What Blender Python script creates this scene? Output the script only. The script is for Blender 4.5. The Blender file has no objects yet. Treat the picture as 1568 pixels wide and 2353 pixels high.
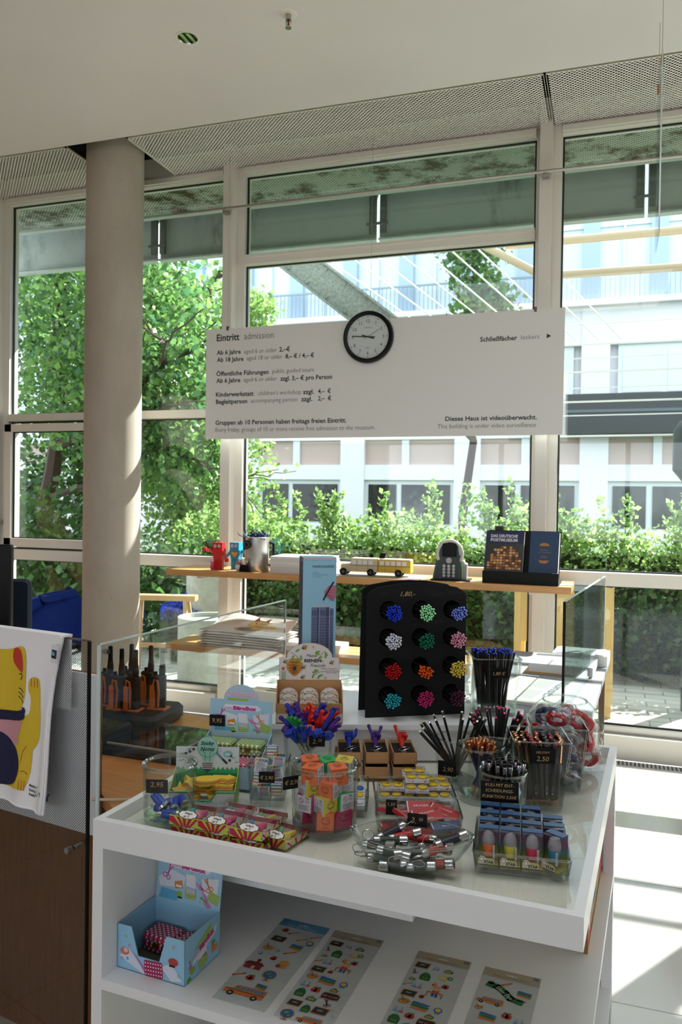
import bpy, math, random
import numpy as np
from mathutils import Matrix, Vector, Euler
random.seed(7)
R = math.radians
PI = math.pi
scene = bpy.context.scene
COL = scene.collection

# ------------------------------------------------------------------ camera, sky, sun, exposure
CAM_Z = 1.6
az, pitch, roll = R(18.7), R(-0.774), R(0.828)
fwd = Vector((-math.sin(az) * math.cos(pitch), math.cos(az) * math.cos(pitch), math.sin(pitch)))
rgt0 = Vector((math.cos(az), math.sin(az), 0))
up0 = rgt0.cross(fwd)
rgt = rgt0 * math.cos(roll) + up0 * math.sin(roll)
upv = -rgt0 * math.sin(roll) + up0 * math.cos(roll)
cam_data = bpy.data.cameras.new('camera')
cam = bpy.data.objects.new('camera', cam_data)
COL.objects.link(cam)
cam.matrix_world = Matrix(((rgt.x, upv.x, -fwd.x, 0), (rgt.y, upv.y, -fwd.y, 0), (rgt.z, upv.z, -fwd.z, CAM_Z), (0, 0, 0, 1)))
cam_data.sensor_fit = 'VERTICAL'
cam_data.sensor_height = 36
cam_data.sensor_width = 24
cam_data.lens = 28.0
cam_data.clip_start = 0.05
cam_data.dof.use_dof = True
cam_data.dof.focus_distance = 2.0
cam_data.dof.aperture_fstop = 8.0
scene.camera = cam

world = bpy.data.worlds.new('sky')
scene.world = world
world.use_nodes = True
wn = world.node_tree.nodes
bg = wn['Background']
bg.inputs[0].default_value = (0.86, 0.92, 1.0, 1)
bg.inputs[1].default_value = 3.5

sun_dir = Vector((0.62, 1.0, 1.03)).normalized()
sd = bpy.data.lights.new('sun', 'SUN')
sd.energy = 22
sd.angle = R(0.55)
sd.color = (1.0, 0.97, 0.94)
sun = bpy.data.objects.new('sun', sd)
COL.objects.link(sun)
sun.location = sun_dir * 30
sun.rotation_euler = sun_dir.to_track_quat('Z', 'Y').to_euler()

scene.view_settings.view_transform = 'Standard'
scene.view_settings.look = 'None'
scene.view_settings.gamma = 1
scene.view_settings.use_curve_mapping = False
scene.view_settings.exposure = 0.0
scene.cycles.max_bounces = 10
scene.cycles.diffuse_bounces = 5
scene.cycles.glossy_bounces = 5
scene.cycles.transmission_bounces = 8
scene.cycles.transparent_max_bounces = 40
scene.cycles.caustics_reflective = False
scene.cycles.caustics_refractive = False
scene.cycles.sample_clamp_indirect = 6

# ------------------------------------------------------------------ materials
def lin(c):
    if isinstance(c, str):
        c = c.lstrip('#')
        c = [int(c[i:i + 2], 16) / 255 for i in (0, 2, 4)]
        c = [x / 12.92 if x <= 0.04045 else ((x + 0.055) / 1.055) ** 2.4 for x in c]
    return (c[0], c[1], c[2], 1)

MATS = {}
def nm(name):
    m = bpy.data.materials.new(name)
    m.use_nodes = True
    nt = m.node_tree
    b = nt.nodes.get('Principled BSDF')
    return m, nt, b

def M(color, rough=0.6, metal=0.0, coat=0.0, name=None, spec=0.5):
    key = (color, rough, metal, coat, spec)
    if key in MATS:
        return MATS[key]
    m, nt, b = nm(name or 'paint_' + str(color).strip('#'))
    b.inputs['Base Color'].default_value = lin(color)
    b.inputs['Roughness'].default_value = rough
    b.inputs['Metallic'].default_value = metal
    b.inputs['Specular IOR Level'].default_value = spec
    if coat:
        b.inputs['Coat Weight'].default_value = coat
        b.inputs['Coat Roughness'].default_value = 0.08
    MATS[key] = m
    return m

def N(nt, t, **kw):
    n = nt.nodes.new(t)
    for k, v in kw.items():
        setattr(n, k, v)
    return n

def mathn(nt, op, a, b=None, clamp=False):
    n = N(nt, 'ShaderNodeMath', operation=op, use_clamp=clamp)
    for i, x in enumerate((a, b)):
        if x is None:
            continue
        if isinstance(x, (int, float)):
            n.inputs[i].default_value = x
        else:
            nt.links.new(x, n.inputs[i])
    return n.outputs[0]

def mixc(nt, fac, a, b):
    n = N(nt, 'ShaderNodeMix', data_type='RGBA')
    for i, x in ((0, fac), (6, a), (7, b)):
        if isinstance(x, (int, float)):
            n.inputs[i].default_value = x
        elif isinstance(x, (tuple, list)):
            n.inputs[i].default_value = x
        else:
            nt.links.new(x, n.inputs[i])
    return n.outputs[2]

def objcoord(nt):
    return N(nt, 'ShaderNodeTexCoord').outputs['Object']

def noise(nt, vec, scale, detail=3, rough=0.5, stretch=None):
    if stretch:
        mp = N(nt, 'ShaderNodeMapping')
        nt.links.new(vec, mp.inputs[0])
        mp.inputs['Scale'].default_value = stretch
        vec = mp.outputs[0]
    n = N(nt, 'ShaderNodeTexNoise')
    nt.links.new(vec, n.inputs['Vector'])
    n.inputs['Scale'].default_value = scale
    n.inputs['Detail'].default_value = detail
    n.inputs['Roughness'].default_value = rough
    return n.outputs[0]

def ramp(nt, fac, *stops):
    n = N(nt, 'ShaderNodeValToRGB')
    nt.links.new(fac, n.inputs[0])
    cr = n.color_ramp
    while len(cr.elements) < len(stops):
        cr.elements.new(0.5)
    for e, (p, c) in zip(cr.elements, stops):
        e.position = p
        e.color = lin(c)
    return n.outputs[0]

def glass(name, tint=(0.985, 0.995, 0.99), edge=(0.55, 0.68, 0.64), base=0.035, grow=0.7, power=4.2, rough=0.0, bump=0.0, edgepow=4.0, milky=0.0):
    m, nt, b = nm(name)
    nt.nodes.remove(b)
    out = nt.nodes['Material Output']
    lw = N(nt, 'ShaderNodeLayerWeight')
    lw.inputs[0].default_value = 0.5
    f = lw.outputs['Facing']
    tr = N(nt, 'ShaderNodeBsdfTransparent')
    nt.links.new(mixc(nt, mathn(nt, 'POWER', f, edgepow), (*tint, 1), (*edge, 1)), tr.inputs[0])
    gl = N(nt, 'ShaderNodeBsdfGlossy')
    gl.inputs['Roughness'].default_value = rough
    if bump:
        bp = N(nt, 'ShaderNodeBump')
        bp.inputs['Strength'].default_value = bump
        nz = noise(nt, objcoord(nt), 60, 3)
        nt.links.new(nz, bp.inputs['Height'])
        nt.links.new(bp.outputs[0], gl.inputs['Normal'])
    fac = mathn(nt, 'ADD', mathn(nt, 'MULTIPLY', mathn(nt, 'POWER', f, power), grow), base, clamp=True)
    mx = N(nt, 'ShaderNodeMixShader')
    nt.links.new(fac, mx.inputs[0])
    nt.links.new(tr.outputs[0], mx.inputs[1])
    nt.links.new(gl.outputs[0], mx.inputs[2])
    res = mx.outputs[0]
    if milky:
        df = N(nt, 'ShaderNodeBsdfDiffuse')
        df.inputs[0].default_value = (0.8, 0.85, 0.85, 1)
        m2 = N(nt, 'ShaderNodeMixShader')
        m2.inputs[0].default_value = milky
        nt.links.new(res, m2.inputs[1])
        nt.links.new(df.outputs[0], m2.inputs[2])
        res = m2.outputs[0]
    nt.links.new(res, out.inputs[0])
    return m

def dots(nt, vec, pitch, rad, stretch=(1, 1, 1)):
    mp = N(nt, 'ShaderNodeMapping')
    nt.links.new(vec, mp.inputs[0])
    mp.inputs['Scale'].default_value = tuple(s / pitch for s in stretch)
    res = []
    for off in (0.0, 0.5):
        ad = N(nt, 'ShaderNodeVectorMath', operation='ADD')
        nt.links.new(mp.outputs[0], ad.inputs[0])
        ad.inputs[1].default_value = (off, off, 0)
        fr = N(nt, 'ShaderNodeVectorMath', operation='FRACTION')
        nt.links.new(ad.outputs[0], fr.inputs[0])
        sb = N(nt, 'ShaderNodeVectorMath', operation='SUBTRACT')
        nt.links.new(fr.outputs[0], sb.inputs[0])
        sb.inputs[1].default_value = (0.5, 0.5, 0)
        ml = N(nt, 'ShaderNodeVectorMath', operation='MULTIPLY')
        nt.links.new(sb.outputs[0], ml.inputs[0])
        ml.inputs[1].default_value = (1, 1, 0)
        ln = N(nt, 'ShaderNodeVectorMath', operation='LENGTH')
        nt.links.new(ml.outputs[0], ln.inputs[0])
        res.append(mathn(nt, 'LESS_THAN', ln.outputs['Value'], rad / pitch))
    return mathn(nt, 'MAXIMUM', res[0], res[1])

def swizzle(nt, vec, order):
    s = N(nt, 'ShaderNodeSeparateXYZ')
    nt.links.new(vec, s.inputs[0])
    c = N(nt, 'ShaderNodeCombineXYZ')
    for i, k in enumerate(order):
        nt.links.new(s.outputs[k], c.inputs[i])
    return c.outputs[0]

def polka(name, c0, c1, pitch, rad, rough=0.3):
    """dots on every face of a small box: the pattern follows the two axes the face lies in"""
    m, nt, b = nm(name)
    oc = objcoord(nt)
    g = N(nt, 'ShaderNodeNewGeometry')
    tc = N(nt, 'ShaderNodeTexCoord')
    sp = N(nt, 'ShaderNodeSeparateXYZ')
    nt.links.new(tc.outputs['Normal'], sp.inputs[0])
    az_ = mathn(nt, 'GREATER_THAN', mathn(nt, 'ABSOLUTE', sp.outputs[2]), 0.6)
    ax_ = mathn(nt, 'GREATER_THAN', mathn(nt, 'ABSOLUTE', sp.outputs[0]), 0.7)
    top = dots(nt, oc, pitch, rad)
    fr = dots(nt, swizzle(nt, oc, (0, 2, 1)), pitch, rad)
    sd_ = dots(nt, swizzle(nt, oc, (1, 2, 0)), pitch, rad)
    a = mixc(nt, ax_, fr, sd_)
    bb = mixc(nt, az_, a, top)
    nt.links.new(mixc(nt, bb, lin(c0), lin(c1)), b.inputs['Base Color'])
    b.inputs['Roughness'].default_value = rough
    return m

def wood(name, c0, c1, axis=(1, 12, 12), rough=0.35, scale=6):
    m, nt, b = nm(name)
    nz = noise(nt, objcoord(nt), scale, 5, 0.6, stretch=axis)
    nt.links.new(ramp(nt, nz, (0.3, c0), (0.7, c1)), b.inputs['Base Color'])
    b.inputs['Roughness'].default_value = rough
    return m

def perforated(name, c, pitch, rad, stretch=(1, 1, 1), stain=None):
    m, nt, b = nm(name)
    out = nt.nodes['Material Output']
    oc = objcoord(nt)
    d = dots(nt, oc, pitch, rad, stretch)
    b.inputs['Base Color'].default_value = lin(c)
    if stain:
        nz = noise(nt, oc, 5, 6, 0.7)
        nt.links.new(ramp(nt, nz, (0.48, c), (0.62, stain)), b.inputs['Base Color'])
    b.inputs['Roughness'].default_value = 0.5
    tr = N(nt, 'ShaderNodeBsdfTransparent')
    mx = N(nt, 'ShaderNodeMixShader')
    nt.links.new(d, mx.inputs[0])
    nt.links.new(b.outputs[0], mx.inputs[1])
    nt.links.new(tr.outputs[0], mx.inputs[2])
    nt.links.new(mx.outputs[0], out.inputs[0])
    return m

WHITE = M('#e6e6e6', 0.35, name='white_lacquer')
ALU = M('#d8d4cc', 0.35, name='powder_coated_frame')
CHROME = M('#b4b4b6', 0.16, 1.0, name='chrome')
STEEL = M('#b0aca6', 0.3, 1.0, name='brushed_steel')
BLACK = M('#0a0a0b', 0.45, name='black_plastic', spec=0.2)
MATTEBLK = M('#0e0e0f', 0.6, name='black_board', spec=0.25)
KRAFT = M('#b98a5c', 0.8, name='kraft_cardboard')
GLASSM = glass('clear_glass')
GLASST = glass('thick_glass', tint=(0.93, 0.97, 0.955), edge=(0.30, 0.42, 0.38), base=0.12, grow=0.8, power=2.0, edgepow=2.5)
PANE = glass('window_glass', tint=(0.93, 0.97, 0.95), edge=(0.8, 0.9, 0.86), base=0.035, grow=0.6, power=4)
PANE_G = glass('tinted_upper_glass', tint=(0.87, 0.94, 0.91), edge=(0.75, 0.86, 0.82), base=0.04, grow=0.6, power=4)
ACRYL = glass('acrylic', tint=(0.97, 0.98, 0.98), edge=(0.7, 0.8, 0.8), base=0.04, grow=0.6, power=4)
ACRYL_EDGE = M('#c8d4d2', 0.15, name='acrylic_edge')
CELLO = glass('cellophane', tint=(0.97, 0.97, 0.98), edge=(0.8, 0.82, 0.86), base=0.06, grow=0.7, power=2.5, rough=0.06, bump=0.6)
PLASTIC = glass('clear_plastic_lid', tint=(0.98, 0.98, 0.98), edge=(0.8, 0.8, 0.82), base=0.03, grow=0.6, power=3.5, rough=0.04)

# ------------------------------------------------------------------ mesh builder
class MB:
    def __init__(self):
        self.v = []; self.f = []; self.mi = []; self.mats = []
        self.T = Matrix.Identity(4)
    def m(self, mat):
        if mat not in self.mats:
            self.mats.append(mat)
        return self.mats.index(mat)
    def add(self, vs, fs, mat):
        o = len(self.v); k = self.m(mat)
        T = self.T
        for p in vs:
            self.v.append(T @ Vector(p))
        for f in fs:
            self.f.append(tuple(i + o for i in f)); self.mi.append(k)
    def box(self, x0, x1, y0, y1, z0, z1, mat):
        vs = [(x, y, z) for z in (z0, z1) for y in (y0, y1) for x in (x0, x1)]
        self.add(vs, [(0, 2, 3, 1), (4, 5, 7, 6), (0, 1, 5, 4), (2, 6, 7, 3), (0, 4, 6, 2), (1, 3, 7, 5)], mat)
    def rbox(self, x0, x1, y0, y1, z0, z1, mat, r=0.003, n=4):
        """box with rounded vertical edges and small chamfers top and bottom"""
        r = min(r, (x1 - x0) / 2.01, (y1 - y0) / 2.01)
        c = min(r * 0.5, (z1 - z0) / 3)
        def ring(z, ins):
            pts = []
            for cx, cy, a0 in ((x1 - r, y1 - r, 0), (x0 + r, y1 - r, 90), (x0 + r, y0 + r, 180), (x1 - r, y0 + r, 270)):
                for i in range(n + 1):
                    a = R(a0 + 90 * i / n)
                    pts.append((cx + (r - ins) * math.cos(a), cy + (r - ins) * math.sin(a), z))
            return pts
        rings = [ring(z0, c), ring(z0 + c, 0), ring(z1 - c, 0), ring(z1, c)]
        self.loft(rings, mat)
    def loft(self, rings, mat, cap=True, closed=True):
        n = len(rings[0]); vs = [p for r_ in rings for p in r_]; fs = []
        for k in range(len(rings) - 1):
            for i in range(n if closed else n - 1):
                j = (i + 1) % n
                fs.append((k * n + i, k * n + j, (k + 1) * n + j, (k + 1) * n + i))
        if cap:
            fs.append(tuple(range(n - 1, -1, -1)))
            fs.append(tuple((len(rings) - 1) * n + i for i in range(n)))
        self.add(vs, fs, mat)
    def cyl(self, p0, p1, r0, mat, r1=None, n=12, cap=True):
        if r1 is None: r1 = r0
        p0 = Vector(p0); p1 = Vector(p1); d = (p1 - p0)
        if d.length < 1e-9: return
        q = d.to_track_quat('Z', 'Y')
        a = q @ Vector((1, 0, 0)); b = q @ Vector((0, 1, 0))
        ring = lambda p, r_: [p + a * (r_ * math.cos(2 * PI * i / n)) + b * (r_ * math.sin(2 * PI * i / n)) for i in range(n)]
        self.loft([ring(p0, r0), ring(p1, r1)], mat, cap)
    def tube(self, pts, r, mat, n=8, closed=False, taper=None):
        pts = [Vector(p) for p in pts]; L = len(pts); rings = []
        prev = None
        for i, p in enumerate(pts):
            if closed: d = pts[(i + 1) % L] - pts[i - 1]
            else: d = pts[min(i + 1, L - 1)] - pts[max(i - 1, 0)]
            d.normalize()
            ref = prev if prev is not None else (Vector((0, 0, 1)) if abs(d.z) < 0.9 else Vector((1, 0, 0)))
            a = (ref - d * ref.dot(d)).normalized(); prev = a
            b = d.cross(a)
            rr = r * (taper[i] if taper else 1)
            rings.append([p + a * (rr * math.cos(2 * PI * k / n)) + b * (rr * math.sin(2 * PI * k / n)) for k in range(n)])
        if closed: rings.append(rings[0])
        self.loft(rings, mat, cap=not closed)
    def lathe(self, prof, mat, n=32, c=(0, 0, 0)):
        vs = []; fs = []; idx = []
        for r_, z in prof:
            if r_ < 1e-6:
                idx.append([len(vs)] * n); vs.append((c[0], c[1], c[2] + z))
            else:
                s = len(vs); idx.append([s + i for i in range(n)])
                vs += [(c[0] + r_ * math.cos(2 * PI * i / n), c[1] + r_ * math.sin(2 * PI * i / n), c[2] + z) for i in range(n)]
        for k in range(len(prof) - 1):
            for i in range(n):
                j = (i + 1) % n
                f = [idx[k][i], idx[k][j], idx[k + 1][j], idx[k + 1][i]]
                g = []
                for x in f:
                    if x not in g: g.append(x)
                if len(g) > 2: fs.append(tuple(g))
        self.add(vs, fs, mat)
    def ell(self, c, r, mat, n=12, mtx=None):
        if isinstance(r, (int, float)): r = (r, r, r)
        vs = [(0, 0, -1)]; k = n // 2
        for i in range(1, k):
            t = PI * i / k - PI / 2
            vs += [(math.cos(t) * math.cos(2 * PI * j / n), math.cos(t) * math.sin(2 * PI * j / n), math.sin(t)) for j in range(n)]
        vs.append((0, 0, 1)); fs = []
        for j in range(n):
            fs.append((0, 1 + (j + 1) % n, 1 + j))
            fs.append((len(vs) - 1, 1 + (k - 2) * n + j, 1 + (k - 2) * n + (j + 1) % n))
            for i in range(k - 2):
                a = 1 + i * n
                fs.append((a + j, a + (j + 1) % n, a + n + (j + 1) % n, a + n + j))
        out = []
        for p in vs:
            q = Vector((p[0] * r[0], p[1] * r[1], p[2] * r[2]))
            if mtx is not None: q = mtx @ q
            out.append(q + Vector(c))
        self.add(out, fs, mat)
    def prism(self, poly, a0, a1, mat, plane='xy'):
        """polygon extruded: plane xy -> along z, xz -> along y, yz -> along x"""
        def P(u, v, w):
            return (u, v, w) if plane == 'xy' else ((u, w, v) if plane == 'xz' else (w, u, v))
        n = len(poly)
        vs = [P(u, v, a0) for u, v in poly] + [P(u, v, a1) for u, v in poly]
        fs = [tuple(range(n - 1, -1, -1)), tuple(range(n, 2 * n))] + [(i, (i + 1) % n, n + (i + 1) % n, n + i) for i in range(n)]
        self.add(vs, fs, mat)
    def capsule(self, p0, p1, r0, r1, mat, n=10):
        self.cyl(p0, p1, r0, mat, r1, n, cap=False)
        self.ell(p0, r0, mat, n); self.ell(p1, r1, mat, n)
    def build(self, name, parent=None, smooth=True, angle=35, loc=None, rot=None):
        me = bpy.data.meshes.new(name)
        me.from_pydata([tuple(p) for p in self.v], [], self.f)
        for mt in self.mats: me.materials.append(mt)
        me.polygons.foreach_set('material_index', self.mi)
        if smooth:
            me.polygons.foreach_set('use_smooth', [True] * len(self.f))
            me.set_sharp_from_angle(angle=R(angle))
        me.update()
        o = bpy.data.objects.new(name, me)
        COL.objects.link(o)
        if parent is not None: o.parent = parent
        if loc is not None: o.location = loc
        if rot is not None: o.rotation_euler = rot
        return o

def tag(o, label=None, cat=None, group=None, kind=None):
    if label: o['label'] = label
    if cat: o['category'] = cat
    if group: o['group'] = group
    if kind: o['kind'] = kind
    return o

def thing(name, label, cat, loc=(0, 0, 0), rot=0, group=None):
    o = bpy.data.objects.new(name, None)
    COL.objects.link(o)
    o.location = loc
    o.rotation_euler = (0, 0, rot) if isinstance(rot, (int, float)) else rot
    return tag(o, label, cat, group)

KIDS = {}
def dup(root, loc=None, rot=None, label=None, group=None):
    def cp(o, parent):
        c = o.copy(); COL.objects.link(c)
        if parent is not None: c.parent = parent
        for ch in children_of(o): cp(ch, c)
        return c
    r_ = cp(root, None)
    if loc is not None: r_.location = loc
    if rot is not None: r_.rotation_euler = (0, 0, rot) if isinstance(rot, (int, float)) else rot
    if label: r_['label'] = label
    if group: r_['group'] = group
    return r_

def children_of(o):
    return [c for c in list(o.children)]

def struct(name, mb, smooth=True):
    return tag(mb.build(name, smooth=smooth), kind='structure')

# text as flat mesh data, cached
TX = {}
def text_mesh(s, bold=0.0, shear=0.0):
    key = (s, bold, shear)
    if key not in TX:
        cu = bpy.data.curves.new('t', 'FONT')
        cu.body = s; cu.size = 1; cu.offset = bold; cu.shear = shear
        cu.resolution_u = 2
        ob = bpy.data.objects.new('t', cu)
        COL.objects.link(ob)
        bpy.context.view_layer.update()
        me = bpy.data.meshes.new_from_object(ob.evaluated_get(bpy.context.evaluated_depsgraph_get()))
        vs = [(v.co.x, v.co.y) for v in me.vertices]
        fs = [tuple(p.vertices) for p in me.polygons]
        bpy.data.objects.remove(ob); bpy.data.curves.remove(cu); bpy.data.meshes.remove(me)
        if vs:
            xs = [p[0] for p in vs]; x0 = min(xs); w = max(xs) - x0
            vs = [(x - x0, y) for x, y in vs]
        else: w = 1
        TX[key] = (vs, fs, w)
    return TX[key]

class Card:
    """prints on a plane: u to the right, v up, drawn in thin layers along the normal"""
    def __init__(self, mb, origin, u, v, step=0.00025):
        self.mb = mb; self.o = Vector(origin); self.u = Vector(u).normalized(); self.v = Vector(v).normalized()
        self.n = self.u.cross(self.v); self.step = step
    def P(self, x, y, k): return self.o + self.u * x + self.v * y + self.n * (self.step * k)
    def poly(self, pts, mat, k=1):
        if isinstance(mat, str): mat = M(mat, 0.6)
        self.mb.add([self.P(x, y, k) for x, y in pts], [tuple(range(len(pts)))], mat)
    def rect(self, x0, y0, x1, y1, mat, k=1): self.poly([(x0, y0), (x1, y0), (x1, y1), (x0, y1)], mat, k)
    def circ(self, x, y, r_, mat, k=1, n=16, ry=None, a=0):
        ry = ry or r_; ca, sa = math.cos(a), math.sin(a)
        self.poly([(x + r_ * math.cos(2 * PI * i / n) * ca - ry * math.sin(2 * PI * i / n) * sa, y + r_ * math.cos(2 * PI * i / n) * sa + ry * math.sin(2 * PI * i / n) * ca) for i in range(n)], mat, k)
    def ring(self, x, y, r_, w, mat, k=1, n=20):
        for i in range(n):
            a0, a1 = 2 * PI * i / n, 2 * PI * (i + 1) / n
            self.poly([(x + r_ * math.cos(a0), y + r_ * math.sin(a0)), (x + r_ * math.cos(a1), y + r_ * math.sin(a1)), (x + (r_ - w) * math.cos(a1), y + (r_ - w) * math.sin(a1)), (x + (r_ - w) * math.cos(a0), y + (r_ - w) * math.sin(a0))], mat, k)
    def line(self, pts, w, mat, k=1):
        for (x0, y0), (x1, y1) in zip(pts[:-1], pts[1:]):
            L = math.hypot(x1 - x0, y1 - y0) or 1
            dx, dy = (x1 - x0) / L, (y1 - y0) / L
            nx, ny = -dy * w / 2, dx * w / 2
            e = w * 0.3
            self.poly([(x0 + nx - dx * e, y0 + ny - dy * e), (x0 - nx - dx * e, y0 - ny - dy * e), (x1 - nx + dx * e, y1 - ny + dy * e), (x1 + nx + dx * e, y1 + ny + dy * e)], mat, k)
    def star(self, x, y, r_, mat, k=1, n=5, inner=0.45, a=PI / 2):
        self.poly([(x + (r_ if i % 2 == 0 else r_ * inner) * math.cos(a + PI * i / n), y + (r_ if i % 2 == 0 else r_ * inner) * math.sin(a + PI * i / n)) for i in range(2 * n)], mat, k)
    def text(self, s, x, y, h, mat, k=1, width=None, bold=0.0, shear=0.0, align='l', a=0.0):
        """h: height of a capital"""
        if isinstance(mat, str): mat = M(mat, 0.6)
        vs, fs, w = text_mesh(s, bold, shear)
        sy = h / 0.73; sx = width / w if width else sy
        W = w * sx
        ox = {'l': 0, 'c': -W / 2, 'r': -W}[align]
        ca, sa = math.cos(a), math.sin(a)
        pts = []
        for p in vs:
            px, py = ox + p[0] * sx, p[1] * sy
            pts.append(self.P(x + px * ca - py * sa, y + px * sa + py * ca, k))
        self.mb.add(pts, fs, mat)
# ------------------------------------------------------------------ the room shell
FY = 5.39            # inner face of the glazed front
m, nt, b = nm('stone_floor')
oc = objcoord(nt)
br = N(nt, 'ShaderNodeTexBrick'); nt.links.new(oc, br.inputs['Vector'])
br.offset = 0.0
br.inputs['Scale'].default_value = 1.0
br.inputs['Brick Width'].default_value = 0.9; br.inputs['Row Height'].default_value = 0.9
br.inputs['Mortar Size'].default_value = 0.003
br.inputs['Color1'].default_value = lin('#c9c6c0'); br.inputs['Color2'].default_value = lin('#cdcac4'); br.inputs['Mortar'].default_value = lin('#6d675e')
nz = noise(nt, oc, 3, 6, 0.6)
nt.links.new(mixc(nt, mathn(nt, 'MULTIPLY', nz, 0.25), br.outputs[0], lin('#a89d8c')), b.inputs['Base Color'])
b.inputs['Roughness'].default_value = 0.12
FLOORM = m

mb = MB(); mb.box(-5.3, 6, -8, 5.18, -0.1, 0, FLOORM); struct('floor', mb, False)
m, nt, b = nm('ceiling_paint')
nz = noise(nt, objcoord(nt), 1.2, 3, 0.5)
nt.links.new(ramp(nt, nz, (0.3, '#cfccca'), (0.7, '#d5d2d0')), b.inputs['Base Color']); b.inputs['Roughness'].default_value = 0.75
CEIL = m
RX0, RX1, RY0, RY1 = -1.7, 0.6, 0.5, 2.1
mb = MB(); mb.box(-5.3, 6, RY1, 4.575, 4.0, 4.2, CEIL); mb.box(-5.3, 6, -8, RY0, 4.0, 4.2, CEIL); mb.box(-5.3, RX0, RY0, RY1, 4.0, 4.2, CEIL); mb.box(RX1, 6, RY0, RY1, 4.0, 4.2, CEIL); struct('ceiling', mb, False)   # unseen opening added above the display table to brighten its top
DARK = M('#141414', 0.9, name='dark_plenum')
mb = MB(); mb.box(-5.3, 6, 4.3, 5.6, 4.42, 4.6, DARK); mb.box(-5.3, 6, 4.3, 4.4, 4.2, 4.42, DARK); struct('ceiling_void', mb, False)
mb = MB(); mb.box(-5.4, -5.3, -8, 5.5, -0.1, 4.6, M('#8a6a4a', 0.6, name='wood_wall')); struct('wall_left', mb, False)
mb = MB(); mb.box(6, 6.1, -8, 5.5, -0.1, 4.6, M('#d8d4ca', 0.7)); struct('wall_right', mb, False)
# rear of the room: solid below and above a wide band of windows
RW = M('#cfcac0', 0.7)
mb = MB(); mb.box(-5.3, 6, -8.2, -8, -0.1, 0.8, RW); mb.box(-5.3, 6, -8.2, -8, 3.0, 4.6, RW)
for x in (-5.3, -2.5, 0.3, 3.1, 5.9): mb.box(x, x + 0.1, -8.2, -8, 0.8, 3.0, RW)
struct('wall_back', mb, False)

# perforated metal ceiling panels beside the glass
PERF = perforated('perforated_ceiling_metal', '#f0ece8', 0.028, 0.0080, (1, 1, 1))
EDGEM = M('#d8d2c6', 0.5)
for i, (x0, x1) in enumerate(((-5.25, -3.66), (-3.17, -0.407), (-0.395, 2.0), (2.012, 4.6))):
    mb = MB(); y0, y1, z = 4.685, 5.375, 4.05
    mb.box(x0 + 0.012, x1 - 0.012, y0 + 0.012, y1 - 0.012, z, z + 0.0015, PERF)
    for a in ((x0, x1, y0, y0 + 0.012), (x0, x1, y1 - 0.012, y1), (x0, x0 + (0.012 if i < 2 else 0.002), y0, y1), (x1 - (0.012 if i < 1 else 0.002), x1, y0, y1)):
        mb.box(a[0], a[1], a[2], a[3], z - 0.002, z + 0.01, EDGEM)
    o = struct('ceiling_panel', mb, False)

# round concrete column
m, nt, b = nm('fair_faced_concrete')
oc = objcoord(nt)
n1 = noise(nt, oc, 2.2, 5, 0.6, stretch=(1, 1, 0.5)); n2 = noise(nt, oc, 90, 2, 0.5)
c = ramp(nt, n1, (0.3, '#a2988c'), (0.55, '#aea498'), (0.75, '#b6aea4'))
pores = ramp(nt, n2, (0.22, '#4a443c'), (0.30, '#ffffff'))
mm = N(nt, 'ShaderNodeMix', data_type='RGBA', blend_type='MULTIPLY'); mm.inputs[0].default_value = 0.8
nt.links.new(c, mm.inputs[6]); nt.links.new(pores, mm.inputs[7])
nt.links.new(mm.outputs[2], b.inputs['Base Color']); b.inputs['Roughness'].default_value = 0.7
CONC = m
mb = MB(); mb.lathe([(0.2, 0), (0.2, 4.5)], CONC, 64, (-3.40, 4.90, 0)); struct('column', mb)

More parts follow.
